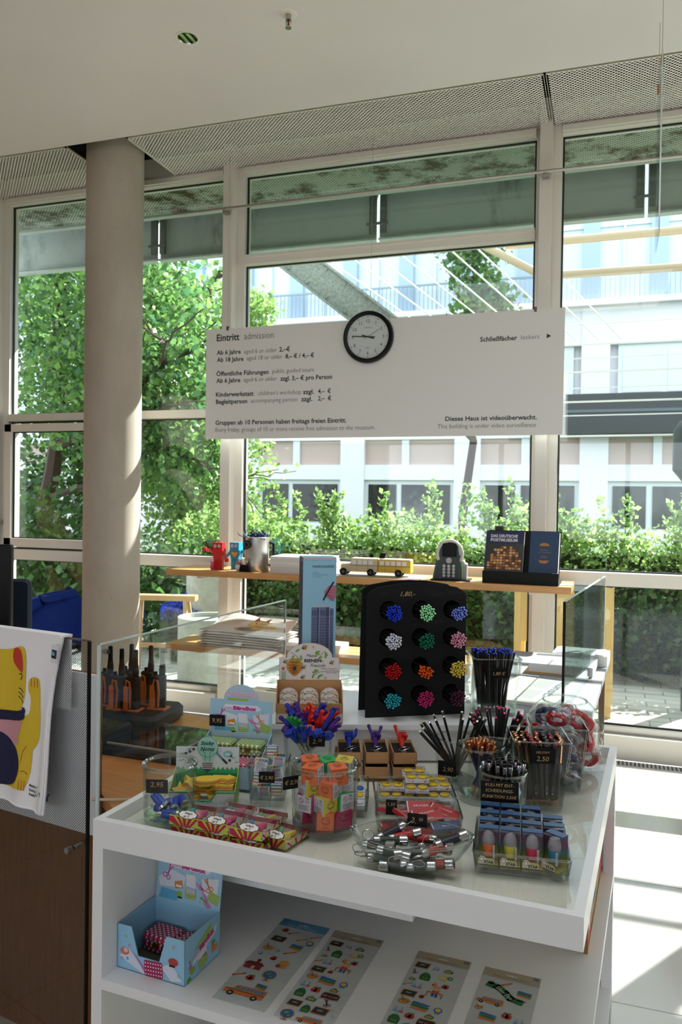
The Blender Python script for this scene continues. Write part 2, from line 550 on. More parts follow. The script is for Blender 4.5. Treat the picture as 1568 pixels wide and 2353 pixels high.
# glazed front: posts, transoms, panes
mb = MB()
POSTS = [-4.86, -2.73, -0.47, 1.74, 3.94]
for x in POSTS:
    mb.box(x, x + 0.075, FY - 0.12, FY + 0.07, 0, 4.2, ALU)
    mb.box(x + 0.075, x + 0.135, FY - 0.03, FY + 0.07, 0, 4.2, ALU)
    mb.box(x - 0.03, x, FY - 0.0, FY + 0.07, 0, 4.2, ALU)
struct('window_posts', mb, False)
SEAL = M('#0d1512', 0.4, name='rubber_seal')
bays = [(-4.725, -2.76), (-2.595, -0.50), (-0.335, 1.71), (1.875, 3.91)]
for i, (x0, x1) in enumerate(bays):
    fr = MB()
    fr.box(x0, x1, FY - 0.05, FY + 0.07, 3.99, 4.2, ALU)
    fr.box(x0, x1, FY - 0.07, FY - 0.05, 4.0, 4.035, ALU)
    fr.box(x0, x1, FY - 0.06, FY + 0.07, 1.085, 1.17, ALU)
    fr.box(x0, x1, FY - 0.075, FY - 0.06, 1.15, 1.17, ALU)
    fr.box(x0, x1, FY - 0.10, FY + 0.07, 0.0, 0.15, ALU)
    fr.box(x0, x1, FY - 0.04, FY + 0.03, 0.15, 0.19, STEEL)
    zs = [0.19, 1.085, 1.17]
    if i == 0:
        fr.box(x0, x1, FY - 0.06, FY + 0.07, 2.215, 2.275, ALU)
        zs += [2.215, 2.275, 3.99]
    elif i == 1:
        fr.box(x0, x1, FY - 0.06, FY + 0.07, 3.33, 3.395, ALU)
        fr.box(x0, x1, FY - 0.075, FY - 0.06, 3.375, 3.395, ALU)
        zs += [3.33, 3.395, 3.99]
    else:
        zs += [3.99]
    # rubber seals round each pane
    for z0, z1 in zip(zs[0::2], zs[1::2]):
        for a in ((x0, x0 + 0.012, z0, z1), (x1 - 0.012, x1, z0, z1), (x0, x1, z0, z0 + 0.01), (x0, x1, z1 - 0.01, z1)):
            fr.box(a[0], a[1], FY + 0.005, FY + 0.02, a[2], a[3], SEAL)
    root = thing('window_%d' % (i + 1), None, None)
    tag(root, kind='structure')
    fr.build('window_frame', root, smooth=False)
    for z0, z1 in zip(zs[0::2], zs[1::2]):
        g = MB(); g.box(x0, x1, FY + 0.022, FY + 0.03, z0, z1, PANE_G if z0 > 3.3 else PANE)
        g.build('pane', root, smooth=False)
    if i == 0:
        v = MB(); a0, a1, c0, c1 = -4.72, -3.62, 1.19, 2.19
        for (p, q, r_, s) in ((a0, a1, c0, c0 + 0.07), (a0, a1, c1 - 0.06, c1), (a0, a0 + 0.065, c0, c1), (a1 - 0.065, a1, c0, c1)):
            v.box(p, q, FY - 0.085, FY + 0.02, r_, s, ALU)
        for (p, q, r_, s) in ((a0 + .06, a1 - .06, c0 + .07, c0 + 0.08), (a0 + .06, a1 - .06, c1 - 0.07, c1 - .06), (a0 + .065, a0 + 0.08, c0 + .07, c1 - .06)):
            v.box(p, q, FY - 0.06, FY - 0.05, r_, s, SEAL)
        v.box(a1, a1 + 0.08, FY - 0.1, FY + 0.07, 1.17, 2.215, ALU)
        sash = v.build('sash', root, smooth=False)
        h = MB()
        h.tube([(-4.83, FY - 0.14, 1.385), (-4.83, FY - 0.165, 1.35), (-4.81, FY - 0.17, 1.325), (-4.785, FY - 0.175, 1.315), (-4.76, FY - 0.17, 1.325), (-4.74, FY - 0.16, 1.35), (-4.74, FY - 0.11, 1.385)], 0.009, STEEL)
        h.box(-4.845, -4.815, FY - 0.145, FY - 0.12, 1.37, 1.41, STEEL); h.box(-4.755, -4.725, FY - 0.115, FY - 0.085, 1.37, 1.41, STEEL)
        h.build('handle', root)
# floor convector grille in front of the glass
m, nt, b = nm('convector_slats')
s = N(nt, 'ShaderNodeSeparateXYZ'); nt.links.new(objcoord(nt), s.inputs[0])
fr_ = mathn(nt, 'FRACT', mathn(nt, 'MULTIPLY', s.outputs[0], 42))
nt.links.new(ramp(nt, mathn(nt, 'GREATER_THAN', fr_, 0.45), (0.4, '#15181c'), (0.6, '#b9c0c8')), b.inputs['Base Color']); b.inputs['Roughness'].default_value = 0.4
mb = MB(); mb.box(-5.3, 6, 5.18, FY - 0.10, -0.1, -0.004, m)
mb.box(-5.3, 6, 5.18, 5.19, -0.05, 0.001, STEEL); struct('floor_grille', mb, False)

# ceiling fittings
t = thing('recessed_downlight', 'round recessed downlight with mirrored bowl set in the ceiling', 'ceiling light', (-2.13, 3.69, 4.0))
mb = MB(); mb.lathe([(0.052, 0.0), (0.052, -0.003), (0.062, -0.003), (0.062, 0.0)], M('#dcd8ce', 0.5), 40); mb.build('trim_ring', t)
m, nt, b = nm('faceted_reflector')
b.inputs['Metallic'].default_value = 1; b.inputs['Roughness'].default_value = 0.12
g = N(nt, 'ShaderNodeTexWave'); g.bands_direction = 'X'; g.inputs['Scale'].default_value = 9
nt.links.new(objcoord(nt), g.inputs[0]); nt.links.new(ramp(nt, g.outputs[0], (0.3, '#202226'), (0.6, '#d8d0c0')), b.inputs['Base Color'])
mb = MB(); mb.lathe([(0.052, -0.0025), (0.044, -0.0015), (0.03, -0.001), (0, -0.0008)], m, 40); mb.build('reflector', t)
t = thing('fire_sprinkler', 'small chrome fire sprinkler on a white rosette in the ceiling', 'sprinkler', (-1.55, 3.66, 4.0))
mb = MB(); mb.lathe([(0.0, -0.003), (0.038, -0.003), (0.045, 0.0)], M('#dcd8ce', 0.5), 32); mb.build('rosette', t)
mb = MB(); mb.cyl((0, 0, 0), (0, 0, -0.03), 0.014, CHROME); mb.cyl((0, 0, -0.03), (0, 0, -0.06), 0.005, M('#7a2f1c', 0.2))
mb.tube([(-0.012, 0, -0.03), (-0.014, 0, -0.045), (0, 0, -0.065)], 0.003, CHROME); mb.tube([(0.012, 0, -0.03), (0.014, 0, -0.045), (0, 0, -0.065)], 0.003, CHROME)
mb.cyl((0, 0, -0.065), (0, 0, -0.069), 0.016, CHROME); mb.build('head', t)

# curtain rod along the glass
t = thing('steel_rod', 'long thin steel rod running along the glass below the perforated ceiling', 'rod', (0, 5.22, 3.71))
mb = MB(); mb.cyl((-3.11, 0, 0), (3.5, 0, 0), 0.011, STEEL, n=12); mb.build('bar', t)
for x in (-2.69, -0.43, 1.78):
    mb = MB(); mb.box(x - 0.02, x + 0.02, 0.0, 0.05, -0.03, -0.011, STEEL); mb.cyl((x, 0, -0.02), (x, 0, -0.008), 0.014, STEEL); mb.build('bracket', t, smooth=False)

# hanging clear panel seen edge-on
t = thing('hanging_acrylic_panel', 'clear panel hanging edge-on from two wires at upper right', 'hanging panel', (0.19, 4.0, 2.87))
mb = MB(); mb.box(-0.004, 0.004, -0.02, 0.30, 0, 0.84, ACRYL); mb.box(-0.0035, 0.0035, -0.023, -0.02, 0, 0.84, ACRYL_EDGE); mb.build('sheet', t, smooth=False)
for y in (0.0, 0.28):
    mb = MB(); mb.cyl((0.0, y, 0.80), (0.0, y, 1.13), 0.0015, STEEL, n=6); mb.build('wire', t)
    mb = MB(); mb.box(-0.007, 0.007, y - 0.012, y + 0.012, 0.78, 0.82, M('#b5794a', 0.3, 0.8)); mb.build('clip', t, smooth=False)

# ------------------------------------------------------------------ admission sign
SY = 5.15
SIGNM = M('#d9d8d6', 0.55, name='sign_board')
t = thing('admission_sign', 'wide white hanging board with admission prices in German and English', 'sign', (-2.79, SY, 2.035))
mb = MB(); mb.box(0, 2.50, 0, 0.008, 0, 0.79, SIGNM); mb.build('board', t, smooth=False)
mb = MB(); cd = Card(mb, (0, -0.0004, 0), (1, 0, 0), (0, 0, 1))
TXT = [('Eintritt', 1, -2.706, 2.735, 0.183, 0.081), ('admission', 0, -2.489, 2.736, 0.232, 0.08), ('Ab 6 Jahre', 1, -2.704, 2.637, 0.193, 0.053), ('aged 6 or older', 0, -2.487, 2.636, 0.255, 0.052), ('2,–€', 1, -2.216, 2.638, 0.082, 0.052), ('Ab 18 Jahre', 1, -2.703, 2.585, 0.214, 0.053), ('aged 18 or older', 0, -2.466, 2.588, 0.277, 0.052), ('8,– € / 4,– €', 1, -2.169, 2.588, 0.217, 0.051), ('Öffentliche Führungen', 1, -2.706, 2.485, 0.416, 0.053), ('public guided tours', 0, -2.267, 2.488, 0.316, 0.052), ('Ab 6 Jahre', 1, -2.705, 2.435, 0.193, 0.053), ('aged 6 or older', 0, -2.488, 2.436, 0.258, 0.052), ('zzgl. 3,– € pro Person', 1, -2.206, 2.434, 0.39, 0.052), ('Kinderwerkstatt', 1, -2.707, 2.336, 0.302, 0.053), ("children's workshop", 0, -2.371, 2.337, 0.327, 0.052), ('zzgl.', 1, -2.035, 2.336, 0.084, 0.051), ('4,–  €', 1, -1.923, 2.337, 0.095, 0.051), ('Begleitperson', 1, -2.706, 2.284, 0.251, 0.053), ('accompanying person', 0, -2.428, 2.286, 0.358, 0.052), ('zzgl.', 1, -2.047, 2.286, 0.084, 0.051), ('2,–  €', 1, -1.922, 2.288, 0.098, 0.051), ('Gruppen ab 10 Personen haben freitags freien Eintritt.', 1, -2.708, 2.134, 1.009, 0.053), ('Every friday, groups of 10 or more receive free admission to the museum.', 0, -2.707, 2.083, 1.215, 0.053), ('Schließfächer', 1, -0.815, 2.636, 0.239, 0.05), ('lockers', 0, -0.555, 2.637, 0.112, 0.049), ('Dieses Haus ist videoüberwacht.', 1, -1.033, 2.131, 0.592, 0.048), ('This building is under video surveillance', 0, -1.084, 2.083, 0.638, 0.048)]
INK, INKL = M('#101112', 0.6), M('#3c3e40', 0.6)
for s, bo, x, z, w, h in TXT:
    cd.text(s, x + 2.79, z - 2.035 + 0.003, h * 0.62, INK if bo else INKL, 1, width=w * 0.985, bold=0.022 if bo else -0.008)
cd.poly([(2.392, 0.633), (2.392, 0.604), (2.419, 0.6185)], INK)
mb.build('lettering', t, smooth=False)
for x in (0.17, 1.235, 2.32):
    mb = MB(); mb.cyl((x, 0.004, 0.79), (x, 0.004, 2.01), 0.0012, STEEL, n=6); mb.build('wire', t)
    if x != 1.235:
        mb = MB(); mb.box(x - 0.008, x + 0.008, -0.004, 0.012, 0.775, 0.805, M('#5c4a3c', 0.4, 0.6)); mb.build('clamp', t, smooth=False)
# clock hanging over the board's top edge
t = thing('wall_clock', 'round white-faced clock in a black rim on the admission board', 'clock', (-1.562, SY - 0.02, 2.705))
rot = Matrix.Rotation(R(90), 4, 'X')
mb = MB(); mb.T = rot; mb.lathe([(0, -0.018), (0.172, -0.018), (0.176, -0.006), (0.172, 0.014), (0.160, 0.022), (0.147, 0.018), (0.144, 0.006)], M('#0b0b0d', 0.35, spec=0.2), 64); mb.build('rim', t)
mb = MB(); mb.T = rot; mb.lathe([(0, 0.004), (0.146, 0.004)], M('#d6d4da', 0.4), 48)
cd = Card(mb, (0, 0, 0.0045), (1, 0, 0), (0, 1, 0))
for k in range(12):
    a = PI / 2 - 2 * PI * k / 12
    s = str(k if k else 12)
    cd.text(s, 0.107 * math.cos(a), 0.107 * math.sin(a) - 0.012, 0.023, INK, 1, align='c')
    cd.circ(0.133 * math.cos(a), 0.133 * math.sin(a), 0.0035, INK, 1, 8)
for k in range(60):
    a = 2 * PI * k / 60; cd.line([(0.136 * math.cos(a), 0.136 * math.sin(a)), (0.140 * math.cos(a), 0.140 * math.sin(a))], 0.0008, INKL)
cd.line([(-0.025, 0.061), (0.025, 0.061)], 0.0025, INKL); cd.line([(-0.010, -0.068), (0.008, -0.068)], 0.002, INKL); cd.line([(-0.016, -0.076), (0.018, -0.076)], 0.002, INKL)
mb.build('dial', t, smooth=False)
def hand(ang, L, w, tail, z, nm_):
    mb = MB(); mb.T = rot @ Matrix.Rotation(R(90 - ang), 4, 'Z')
    mb.box(-tail, L, -w / 2, w / 2, z, z + 0.001, INK); mb.build(nm_, t, smooth=False)
hand(274, 0.112, 0.006, 0.05, 0.008, 'minute_hand')
hand(107, 0.045, 0.0075, 0.045, 0.0065, 'hour_hand')
hand(60, 0.095, 0.002, 0.03, 0.010, 'second_hand')
mb = MB(); mb.T = rot; mb.lathe([(0, 0.0165), (0.145, 0.0165)], PANE, 48); mb.build('cover_glass', t)

# ------------------------------------------------------------------ outside: canopy
SOF = perforated('weathered_perforated_soffit', '#b2bdac', 0.03, 0.008, (1, 1, 1), stain='#4a4526')
FASC = None
m, nt, b = nm('painted_fascia')
oc = objcoord(nt)
nz = noise(nt, oc, 2.0, 6, 0.7, stretch=(1, 1, 0.4))
nt.links.new(ramp(nt, nz, (0.28, '#727a72'), (0.42, '#aab4ae'), (0.7, '#b4beb8')), b.inputs['Base Color']); b.inputs['Roughness'].default_value = 0.6
FASC = m
t = thing('canopy', 'weathered green-grey steel canopy above the outside of the glass', 'canopy', (0, 0, 0))
mb = MB(); mb.box(-9, 6, 5.50, 6.03, 4.05, 4.052, SOF)
mb.build('perforated_soffit', t, smooth=False)
mb = MB(); mb.box(-9, 6, 5.48, 6.42, 4.20, 4.45, M('#3d4438', 0.8)); mb.box(-9, 6, 6.03, 6.09, 4.03, 4.07, M('#a3b0a4', 0.5)); mb.build('roof_slab', t, smooth=False)
xs = [-9, -5.95, -3.90, -1.845, 0.21, 2.27, 4.3, 6]
for x0, x1 in zip(xs[:-1], xs[1:]):
    mb = MB(); mb.box(x0 + 0.012, x1 - 0.012, 6.30, 6.34, 3.735, 4.17, FASC); mb.box(x0 + 0.012, x1 - 0.012, 6.24, 6.34, 4.17, 4.21, FASC)
    mb.box(x0 + 0.012, x1 - 0.012, 6.26, 6.30, 3.735, 3.75, FASC)
    mb.build('fascia_panel', t, smooth=False)
    mb = MB(); mb.box(x0 + 0.02, x0 + 0.07, 6.27, 6.30, 3.80, 4.17, M('#5c645c', 0.7)); mb.box(x0 - 0.07, x0 - 0.02, 6.27, 6.30, 3.80, 4.17, M('#5c645c', 0.7)); mb.box(x0 - 0.09, x0 + 0.09, 6.26, 6.27, 3.86, 3.88, M('#5c645c', 0.7)); mb.build('joint_bracket', t, smooth=False)

# galvanised brace
m, nt, b = nm('galvanised_steel')
v = N(nt, 'ShaderNodeTexVoronoi'); v.inputs['Scale'].default_value = 40; nt.links.new(objcoord(nt), v.inputs['Vector'])
nt.links.new(ramp(nt, v.outputs['Distance'], (0.2, '#8d9493'), (0.8, '#aab1ae')), b.inputs['Base Color'])
b.inputs['Metallic'].default_value = 0.25; b.inputs['Roughness'].default_value = 0.5
GALV = m
t = thing('steel_brace', 'broad galvanised diagonal steel brace with bolt heads outside', 'brace', (0, 0, 0))
A = Vector((-2.92, 6.95, 3.92)); B = Vector((-1.90, 6.95, 3.12))
d = (B - A).normalized(); nrm = Vector((0, -1, 0)); up_ = nrm.cross(d).normalized()
if up_.z < 0: up_ = -up_
def bar(mb, A, B, w, dpt, mat):
    vs = [P + up_ * s * w / 2 + nrm * q * dpt / 2 for P in (A, B) for s in (-1, 1) for q in (-1, 1)]
    mb.add(vs, [(0, 1, 3, 2), (4, 6, 7, 5), (0, 4, 5, 1), (2, 3, 7, 6), (0, 2, 6, 4), (1, 5, 7, 3)], mat)
mb = MB(); bar(mb, A - d * 0.35, B + d * 0.4, 0.27, 0.02, GALV); mb.box(-3.35, -3.05, 6.42, 6.97, 4.22, 4.34, GALV); mb.build('web_plate', t, smooth=False)
mb = MB()
for s in (-1, 1): bar(mb, A - d * 0.35 + up_ * s * 0.135, B + d * 0.4 + up_ * s * 0.135, 0.02, 0.14, GALV)
mb.build('flange', t, smooth=False)
mb = MB()
for k in range(6):
    for s in (-1, 1):
        p = A + d * (0.10 + k * 0.24 + (0.08 if s > 0 else 0)) + up_ * s * 0.095 + nrm * 0.012
        mb.cyl(p, p + nrm * 0.012, 0.017, GALV, n=6)
mb.build('bolts', t, smooth=False)
PAINTB = M('#c9b49a', 0.45, name='beige_painted_tube')
for (p, q, lab) in (((-1.35, 7, 4.0), (-0.58, 7, 3.545), 'sloping beige steel tube meeting the post top outside'),
                    ((-0.9, 7, 3.83), (4, 7, 3.84), 'upper of two level beige steel tubes outside'),
                    ((-0.58, 7, 3.545), (4, 7, 3.50), 'lower of two level beige steel tubes outside')):
    mb = MB(); mb.cyl(p, q, 0.034, PAINTB, n=14); tag(mb.build('steel_tube'), lab, 'tube')
CABLE = M('#f2f4f6', 0.3, name='bright_wire_rope')
cdir = Vector((0.475, 1.2126, -0.2853)).normalized()
for k in range(10):
    mb = MB(); x = -3.05 + 0.245 * k
    p = Vector((x, 7.3, 4.06)); mb.cyl(p, p + cdir * 2.6, 0.0075, CABLE, n=6)
    tag(mb.build('wire_rope'), 'bright taut wire rope sloping down and away above the sign', 'cable', 'sloping wire ropes above the sign')
for k, z in enumerate((3.20, 3.02, 2.90, 2.78, 2.64, 2.52, 2.40, 2.22)):
    mb = MB(); mb.cyl((-0.75, 7.3, z - 0.02), (4.5, 7.3, z + 0.0), 0.006 + 0.003 * (k % 2), CABLE, n=6)
    tag(mb.build('wire_rope'), 'bright level wire rope strung outside the right-hand window', 'cable', 'level wire ropes outside the right window')

# ------------------------------------------------------------------ outside: ground, buildings
m, nt, b = nm('paving_outside')
oc = objcoord(nt)
br = N(nt, 'ShaderNodeTexBrick'); nt.links.new(oc, br.inputs['Vector']); br.inputs['Scale'].default_value = 1.6
br.inputs['Color1'].default_value = lin('#a9aaa2'); br.inputs['Color2'].default_value = lin('#9b9d96'); br.inputs['Mortar'].default_value = lin('#6f716a'); br.inputs['Mortar Size'].default_value = 0.01
nt.links.new(br.outputs[0], b.inputs['Base Color']); b.inputs['Roughness'].default_value = 0.8
mb = MB(); mb.box(-40, 40, 5.46, 60, -0.3, -0.06, m); struct('ground_paving', mb, False)
mb = MB(); mb.box(-40, 40, -45, -8.3, -0.3, -0.15, M('#9a978c', 0.9)); struct('ground_rear', mb, False)
mb = MB(); mb.box(-40, 40, 9.2, 60, -0.06, -0.03, M('#54693a', 0.9)); struct('ground_lawn', mb, False)

BY = 22.0
RENDER = M('#d9d8df', 0.8, name='pale_render')
WINF = M('#cfd6dc', 0.4, name='window_frame_paint')
m, nt, b = nm('dark_window_glass'); b.inputs['Base Color'].default_value = lin('#1c2422'); b.inputs['Roughness'].default_value = 0.05; DGL = m
m, nt, b = nm('pale_window_glass'); b.inputs['Base Color'].default_value = lin('#c9d6df'); b.inputs['Roughness'].default_value = 0.08; PGL = m  # sky reflected in the panes is painted into the base colour
RED = M('#b3a09a', 0.7, name='pink_brick_infill')
SLATE = M('#2d3236', 0.35, name='slate_band')
BLUEF = M('#9fb4cb', 0.5, name='light_blue_fin')
t = thing('office_building', 'pale three-storey office building across the garden', 'building', (0, BY, 0))
mb = MB(); mb.box(-45, 30, 0.25, 10, -0.2, 11.5, RENDER)
P0, BAYW, PIL = -10.1, 3.34, 0.72
nb = range(-9, 11)
for k in nb:
    x = P0 + BAYW * k
    mb.box(x - PIL, x, -0.03, 0.3, -0.2, 6.79, RENDER)
mb.box(-45, 30, 0, 0.3, -0.2, 0.9, RENDER); mb.box(-45, 30, 0, 0.3, 2.23, 2.66, RENDER); mb.box(-45, 30, 0, 0.3, 3.38, 4.48, RENDER); mb.box(-45, 30, 0, 0.3, 5.8, 6.85, RENDER)
mb.box(-45, 30, -0.25, 0.3, 6.8, 6.95, RENDER)
mb.build('wall', t, smooth=False)
mb = MB(); mb.box(-1.15, 12, -0.5, -0.05, 3.44, 4.46, SLATE); mb.box(-1.15, 12, -0.52, -0.05, 3.98, 4.05, M('#55606a', 0.4)); mb.build('slate_balcony', t, smooth=False)  # dark slate-grey band projecting from the wall, with a lighter strip
for k in nb:
    x = P0 + BAYW * k; w = BAYW - PIL
    # ground floor window
    f = MB(); f.box(x, x + w, 0.10, 0.2, 0.9, 2.23, WINF)
    fo = f.build('ground_window', t, smooth=False)
    g = MB()
    sp = [(0.12, w * 0.36), (w * 0.42, w - 0.12)]
    for a, c_ in sp: g.box(x + a, x + c_, 0.06, 0.12, 1.0, 2.1, DGL)
    g.build('pane', fo, smooth=False)
    f = MB(); f.box(x, x + w * 0.42, 0.12, 0.2, 2.66, 3.38, RED); f.box(x + w * 0.5, x + w, 0.12, 0.2, 2.66, 3.38, RED); f.box(x + w * 0.42, x + w * 0.5, 0.05, 0.2, 2.66, 3.38, WINF); f.build('infill_panel', t, smooth=False)
    f = MB(); f.box(x + 0.2, x + w - 0.2, 0.08, 0.2, 4.48, 5.8, WINF); fo = f.build('upper_window', t, smooth=False)
    g = MB(); g.box(x + 0.32, x + w * 0.48, 0.05, 0.1, 4.55, 5.65, PGL); g.box(x + w * 0.54, x + w - 0.35, 0.05, 0.1, 4.55, 5.65, PGL); g.build('pane', fo, smooth=False)
    # top floor
    for q in range(2):
        xx = x - PIL + q * BAYW / 2
        f = MB(); f.box(xx, xx + 0.42, -0.02, 0.25, 6.95, 10.4, BLUEF); f.box(xx + 0.42, xx + 1.67, 0.1, 0.25, 8.9, 9.0, WINF); f.box(xx + 1.0, xx + 1.06, 0.05, 0.25, 6.95, 10.4, WINF); f.build('fin', t, smooth=False)
        g = MB(); g.box(xx + 0.42, xx + 1.67, 0.15, 0.25, 6.95, 10.4, PGL); g.build('tall_window', t, smooth=False)
mb = MB(); RAIL = M('#8798a8', 0.5)
mb.box(-45, 30, -0.24, -0.20, 7.62, 7.67, RAIL)
for i in range(330): 
    x = -24 + i * 0.12
    mb.box(x, x + 0.018, -0.23, -0.21, 6.95, 7.62, RAIL)
mb.build('railing', t, smooth=False)

# ------------------------------------------------------------------ foliage
def leafmat(name, c0, c1, trans=0.45):
    m, nt, b = nm(name)
    out = nt.nodes['Material Output']; nt.nodes.remove(b)
    g = N(nt, 'ShaderNodeNewGeometry')
    col = ramp(nt, g.outputs['Random Per Island'], (0.0, c0), (1.0, c1))
    df = N(nt, 'ShaderNodeBsdfPrincipled'); tl = N(nt, 'ShaderNodeBsdfTranslucent')
    nt.links.new(col, df.inputs['Base Color']); df.inputs['Roughness'].default_value = 0.35
    hs = N(nt, 'ShaderNodeHueSaturation'); hs.inputs['Value'].default_value = 1.35; hs.inputs['Saturation'].default_value = 1.0
    nt.links.new(col, hs.inputs['Color']); nt.links.new(hs.outputs[0], tl.inputs[0])
    mx = N(nt, 'ShaderNodeMixShader'); mx.inputs[0].default_value = trans
    nt.links.new(df.outputs[0], mx.inputs[1]); nt.links.new(tl.outputs[0], mx.inputs[2]); nt.links.new(mx.outputs[0], out.inputs[0])
    return m
LEAF_D = leafmat('leaf_deep_green', '#21401f', '#4a6f35')
LEAF_L = leafmat('leaf_light_green', '#557a3c', '#a2bd70')
LEAF_M = leafmat('leaf_mid_green', '#376040', '#7ba052')
BARK = M('#3c2f26', 0.9, name='bark')

def leaf_cloud(name, blobs, n, size, mat, seed, parent=None, shell=0.5, droop=0.0):
    rng = np.random.default_rng(seed)
    vols = np.array([b_[3] * b_[4] * b_[5] for b_ in blobs]); pr = vols ** (2 / 3); pr /= pr.sum()
    idx = rng.choice(len(blobs), n, p=pr)
    B_ = np.array(blobs)[idx]
    d = rng.normal(size=(n, 3)); d /= np.linalg.norm(d, axis=1)[:, None]
    rad = shell + (1 - shell) * rng.random(n) ** 0.6
    rad *= 1 + 0.12 * rng.normal(size=n)
    p = B_[:, :3] + d * rad[:, None] * B_[:, 3:6]
    a = rng.normal(size=(n, 3)); a[:, 2] -= droop; a /= np.linalg.norm(a, axis=1)[:, None]
    c = np.cross(a, rng.normal(size=(n, 3)) + np.array([0, 0, 1.2])); c /= np.linalg.norm(c, axis=1)[:, None]
    nn = np.cross(a, c)
    s = size * (0.6 + 0.8 * rng.random(n))[:, None]
    v0 = p; v1 = p + a * s * 0.5 + c * s * 0.42 + nn * s * 0.1; v2 = p + a * s * 1.05; v3 = p + a * s * 0.5 - c * s * 0.42 + nn * s * 0.1
    V = np.stack([v0, v1, v2, v3], 1).reshape(-1, 3)
    me = bpy.data.meshes.new(name)
    me.vertices.add(4 * n); me.vertices.foreach_set('co', V.ravel())
    me.loops.add(6 * n); me.polygons.add(2 * n)
    base = np.arange(n)[:, None] * 4
    L = np.concatenate([base + np.array([0, 1, 2]), base + np.array([0, 2, 3])], 1).ravel()
    me.loops.foreach_set('vertex_index', L)
    me.polygons.foreach_set('loop_start', np.arange(2 * n) * 3)
    me.materials.append(mat); me.update(calc_edges=True); me.validate()
    o = bpy.data.objects.new(name, me); COL.objects.link(o)
    if parent is not None: o.parent = parent
    return o

def branches(mb, p0, p1, r, depth, rng):
    p0 = Vector(p0); p1 = Vector(p1); pts = []
    for i in range(6):
        t_ = i / 5; pts.append(p0.lerp(p1, t_) + Vector((rng.uniform(-1, 1), rng.uniform(-1, 1), rng.uniform(-1, 1))) * (0.05 * (p1 - p0).length * (1 if 0 < i < 5 else 0)))
    mb.tube(pts, r, BARK, 7, taper=[1 - 0.11 * i for i in range(6)])
    if depth > 0:
        for k in range(3 if depth > 1 else 4):
            q = pts[rng.randint(2, 5)]; L = (p1 - p0).length * rng.uniform(0.4, 0.75)
            dd = ((p1 - p0).normalized() + Vector((rng.uniform(-1, 1), rng.uniform(-1, 1), rng.uniform(-0.7, 0.7)))).normalized()
            branches(mb, q, q + dd * L, r * 0.45, depth - 1, rng)

rng = random.Random(3)
t = thing('tree', 'big leafy tree with dark trunk seen behind the left window', 'tree', (0, 0, 0))
mb = MB(); branches(mb, (-7.7, 9.4, -0.1), (-7.3, 9.2, 3.4), 0.17, 0, rng); branches(mb, (-7.3, 9.2, 3.3), (-6.3, 8.8, 6.5), 0.13, 2, rng); branches(mb, (-7.35, 9.25, 2.3), (-5.2, 8.6, 3.3), 0.07, 2, rng); branches(mb, (-7.4, 9.25, 1.6), (-5.3, 9.0, 2.2), 0.05, 2, rng)
mb.build('trunk', t)
leaf_cloud('foliage', [(-6.6, 8.9, 4.6, 1.6, 1.2, 1.3), (-5.6, 8.9, 3.6, 1.05, 1.1, 1.2), (-6.3, 8.9, 3.0, 1.3, 1.1, 0.9), (-5.2, 9.2, 2.6, 0.75, 0.9, 0.9), (-5.8, 9.4, 2.2, 1.0, 1.0, 0.5)], 17000, 0.088, LEAF_M, 11, t, shell=0.25, droop=0.4)
t = thing('tree', 'sunlit pale green tree seen between the concrete column and the sign', 'tree', (0, 0, 0))
mb = MB(); branches(mb, (-6.7, 11.4, -0.1), (-6.5, 11.4, 2.8), 0.13, 0, rng); branches(mb, (-6.5, 11.4, 2.7), (-6.0, 11.2, 5.0), 0.09, 2, rng); branches(mb, (-6.5, 11.4, 2.0), (-5.6, 11.0, 3.0), 0.05, 2, rng)
mb.build('trunk', t)
leaf_cloud('foliage', [(-6.3, 11.0, 3.9, 1.3, 0.9, 1.3), (-5.6, 11.0, 3.2, 0.8, 0.8, 0.9), (-6.3, 11.2, 2.2, 1.4, 0.9, 0.9), (-5.9, 11.0, 1.2, 1.2, 0.7, 0.9), (-5.25, 11.0, 4.5, 0.5, 0.5, 0.35)], 17000, 0.082, LEAF_L, 12, t, shell=0.2, droop=0.4)
t = thing('tree', 'slender tree added for the foliage mirrored in the upper office windows', 'tree', (0, 0, 0))  # added tree, stands in for greenery reflected in the window glass
mb = MB(); branches(mb, (-3.3, 19, -0.1), (-3.2, 19, 7), 0.12, 1, rng); mb.build('trunk', t)
leaf_cloud('foliage', [(-3.2, 19, 8.2, 0.9, 0.8, 1.7), (-2.9, 19, 6.2, 0.8, 0.7, 0.8)], 3500, 0.15, LEAF_M, 13, t, shell=0.1)
t = thing('tree', 'dark tree far left behind the casement window', 'tree', (0, 0, 0))
mb = MB(); branches(mb, (-9.5, 12.5, -0.1), (-9.3, 12.4, 4), 0.15, 1, rng); mb.build('trunk', t)
leaf_cloud('foliage', [(-9.3, 12.4, 4.6, 2.2, 1.5, 1.9), (-8.0, 12.4, 2.6, 1.8, 1.2, 1.2), (-10, 12.2, 1.6, 2.0, 1.2, 1.4)], 9000, 0.12, LEAF_D, 14, t, shell=0.2)

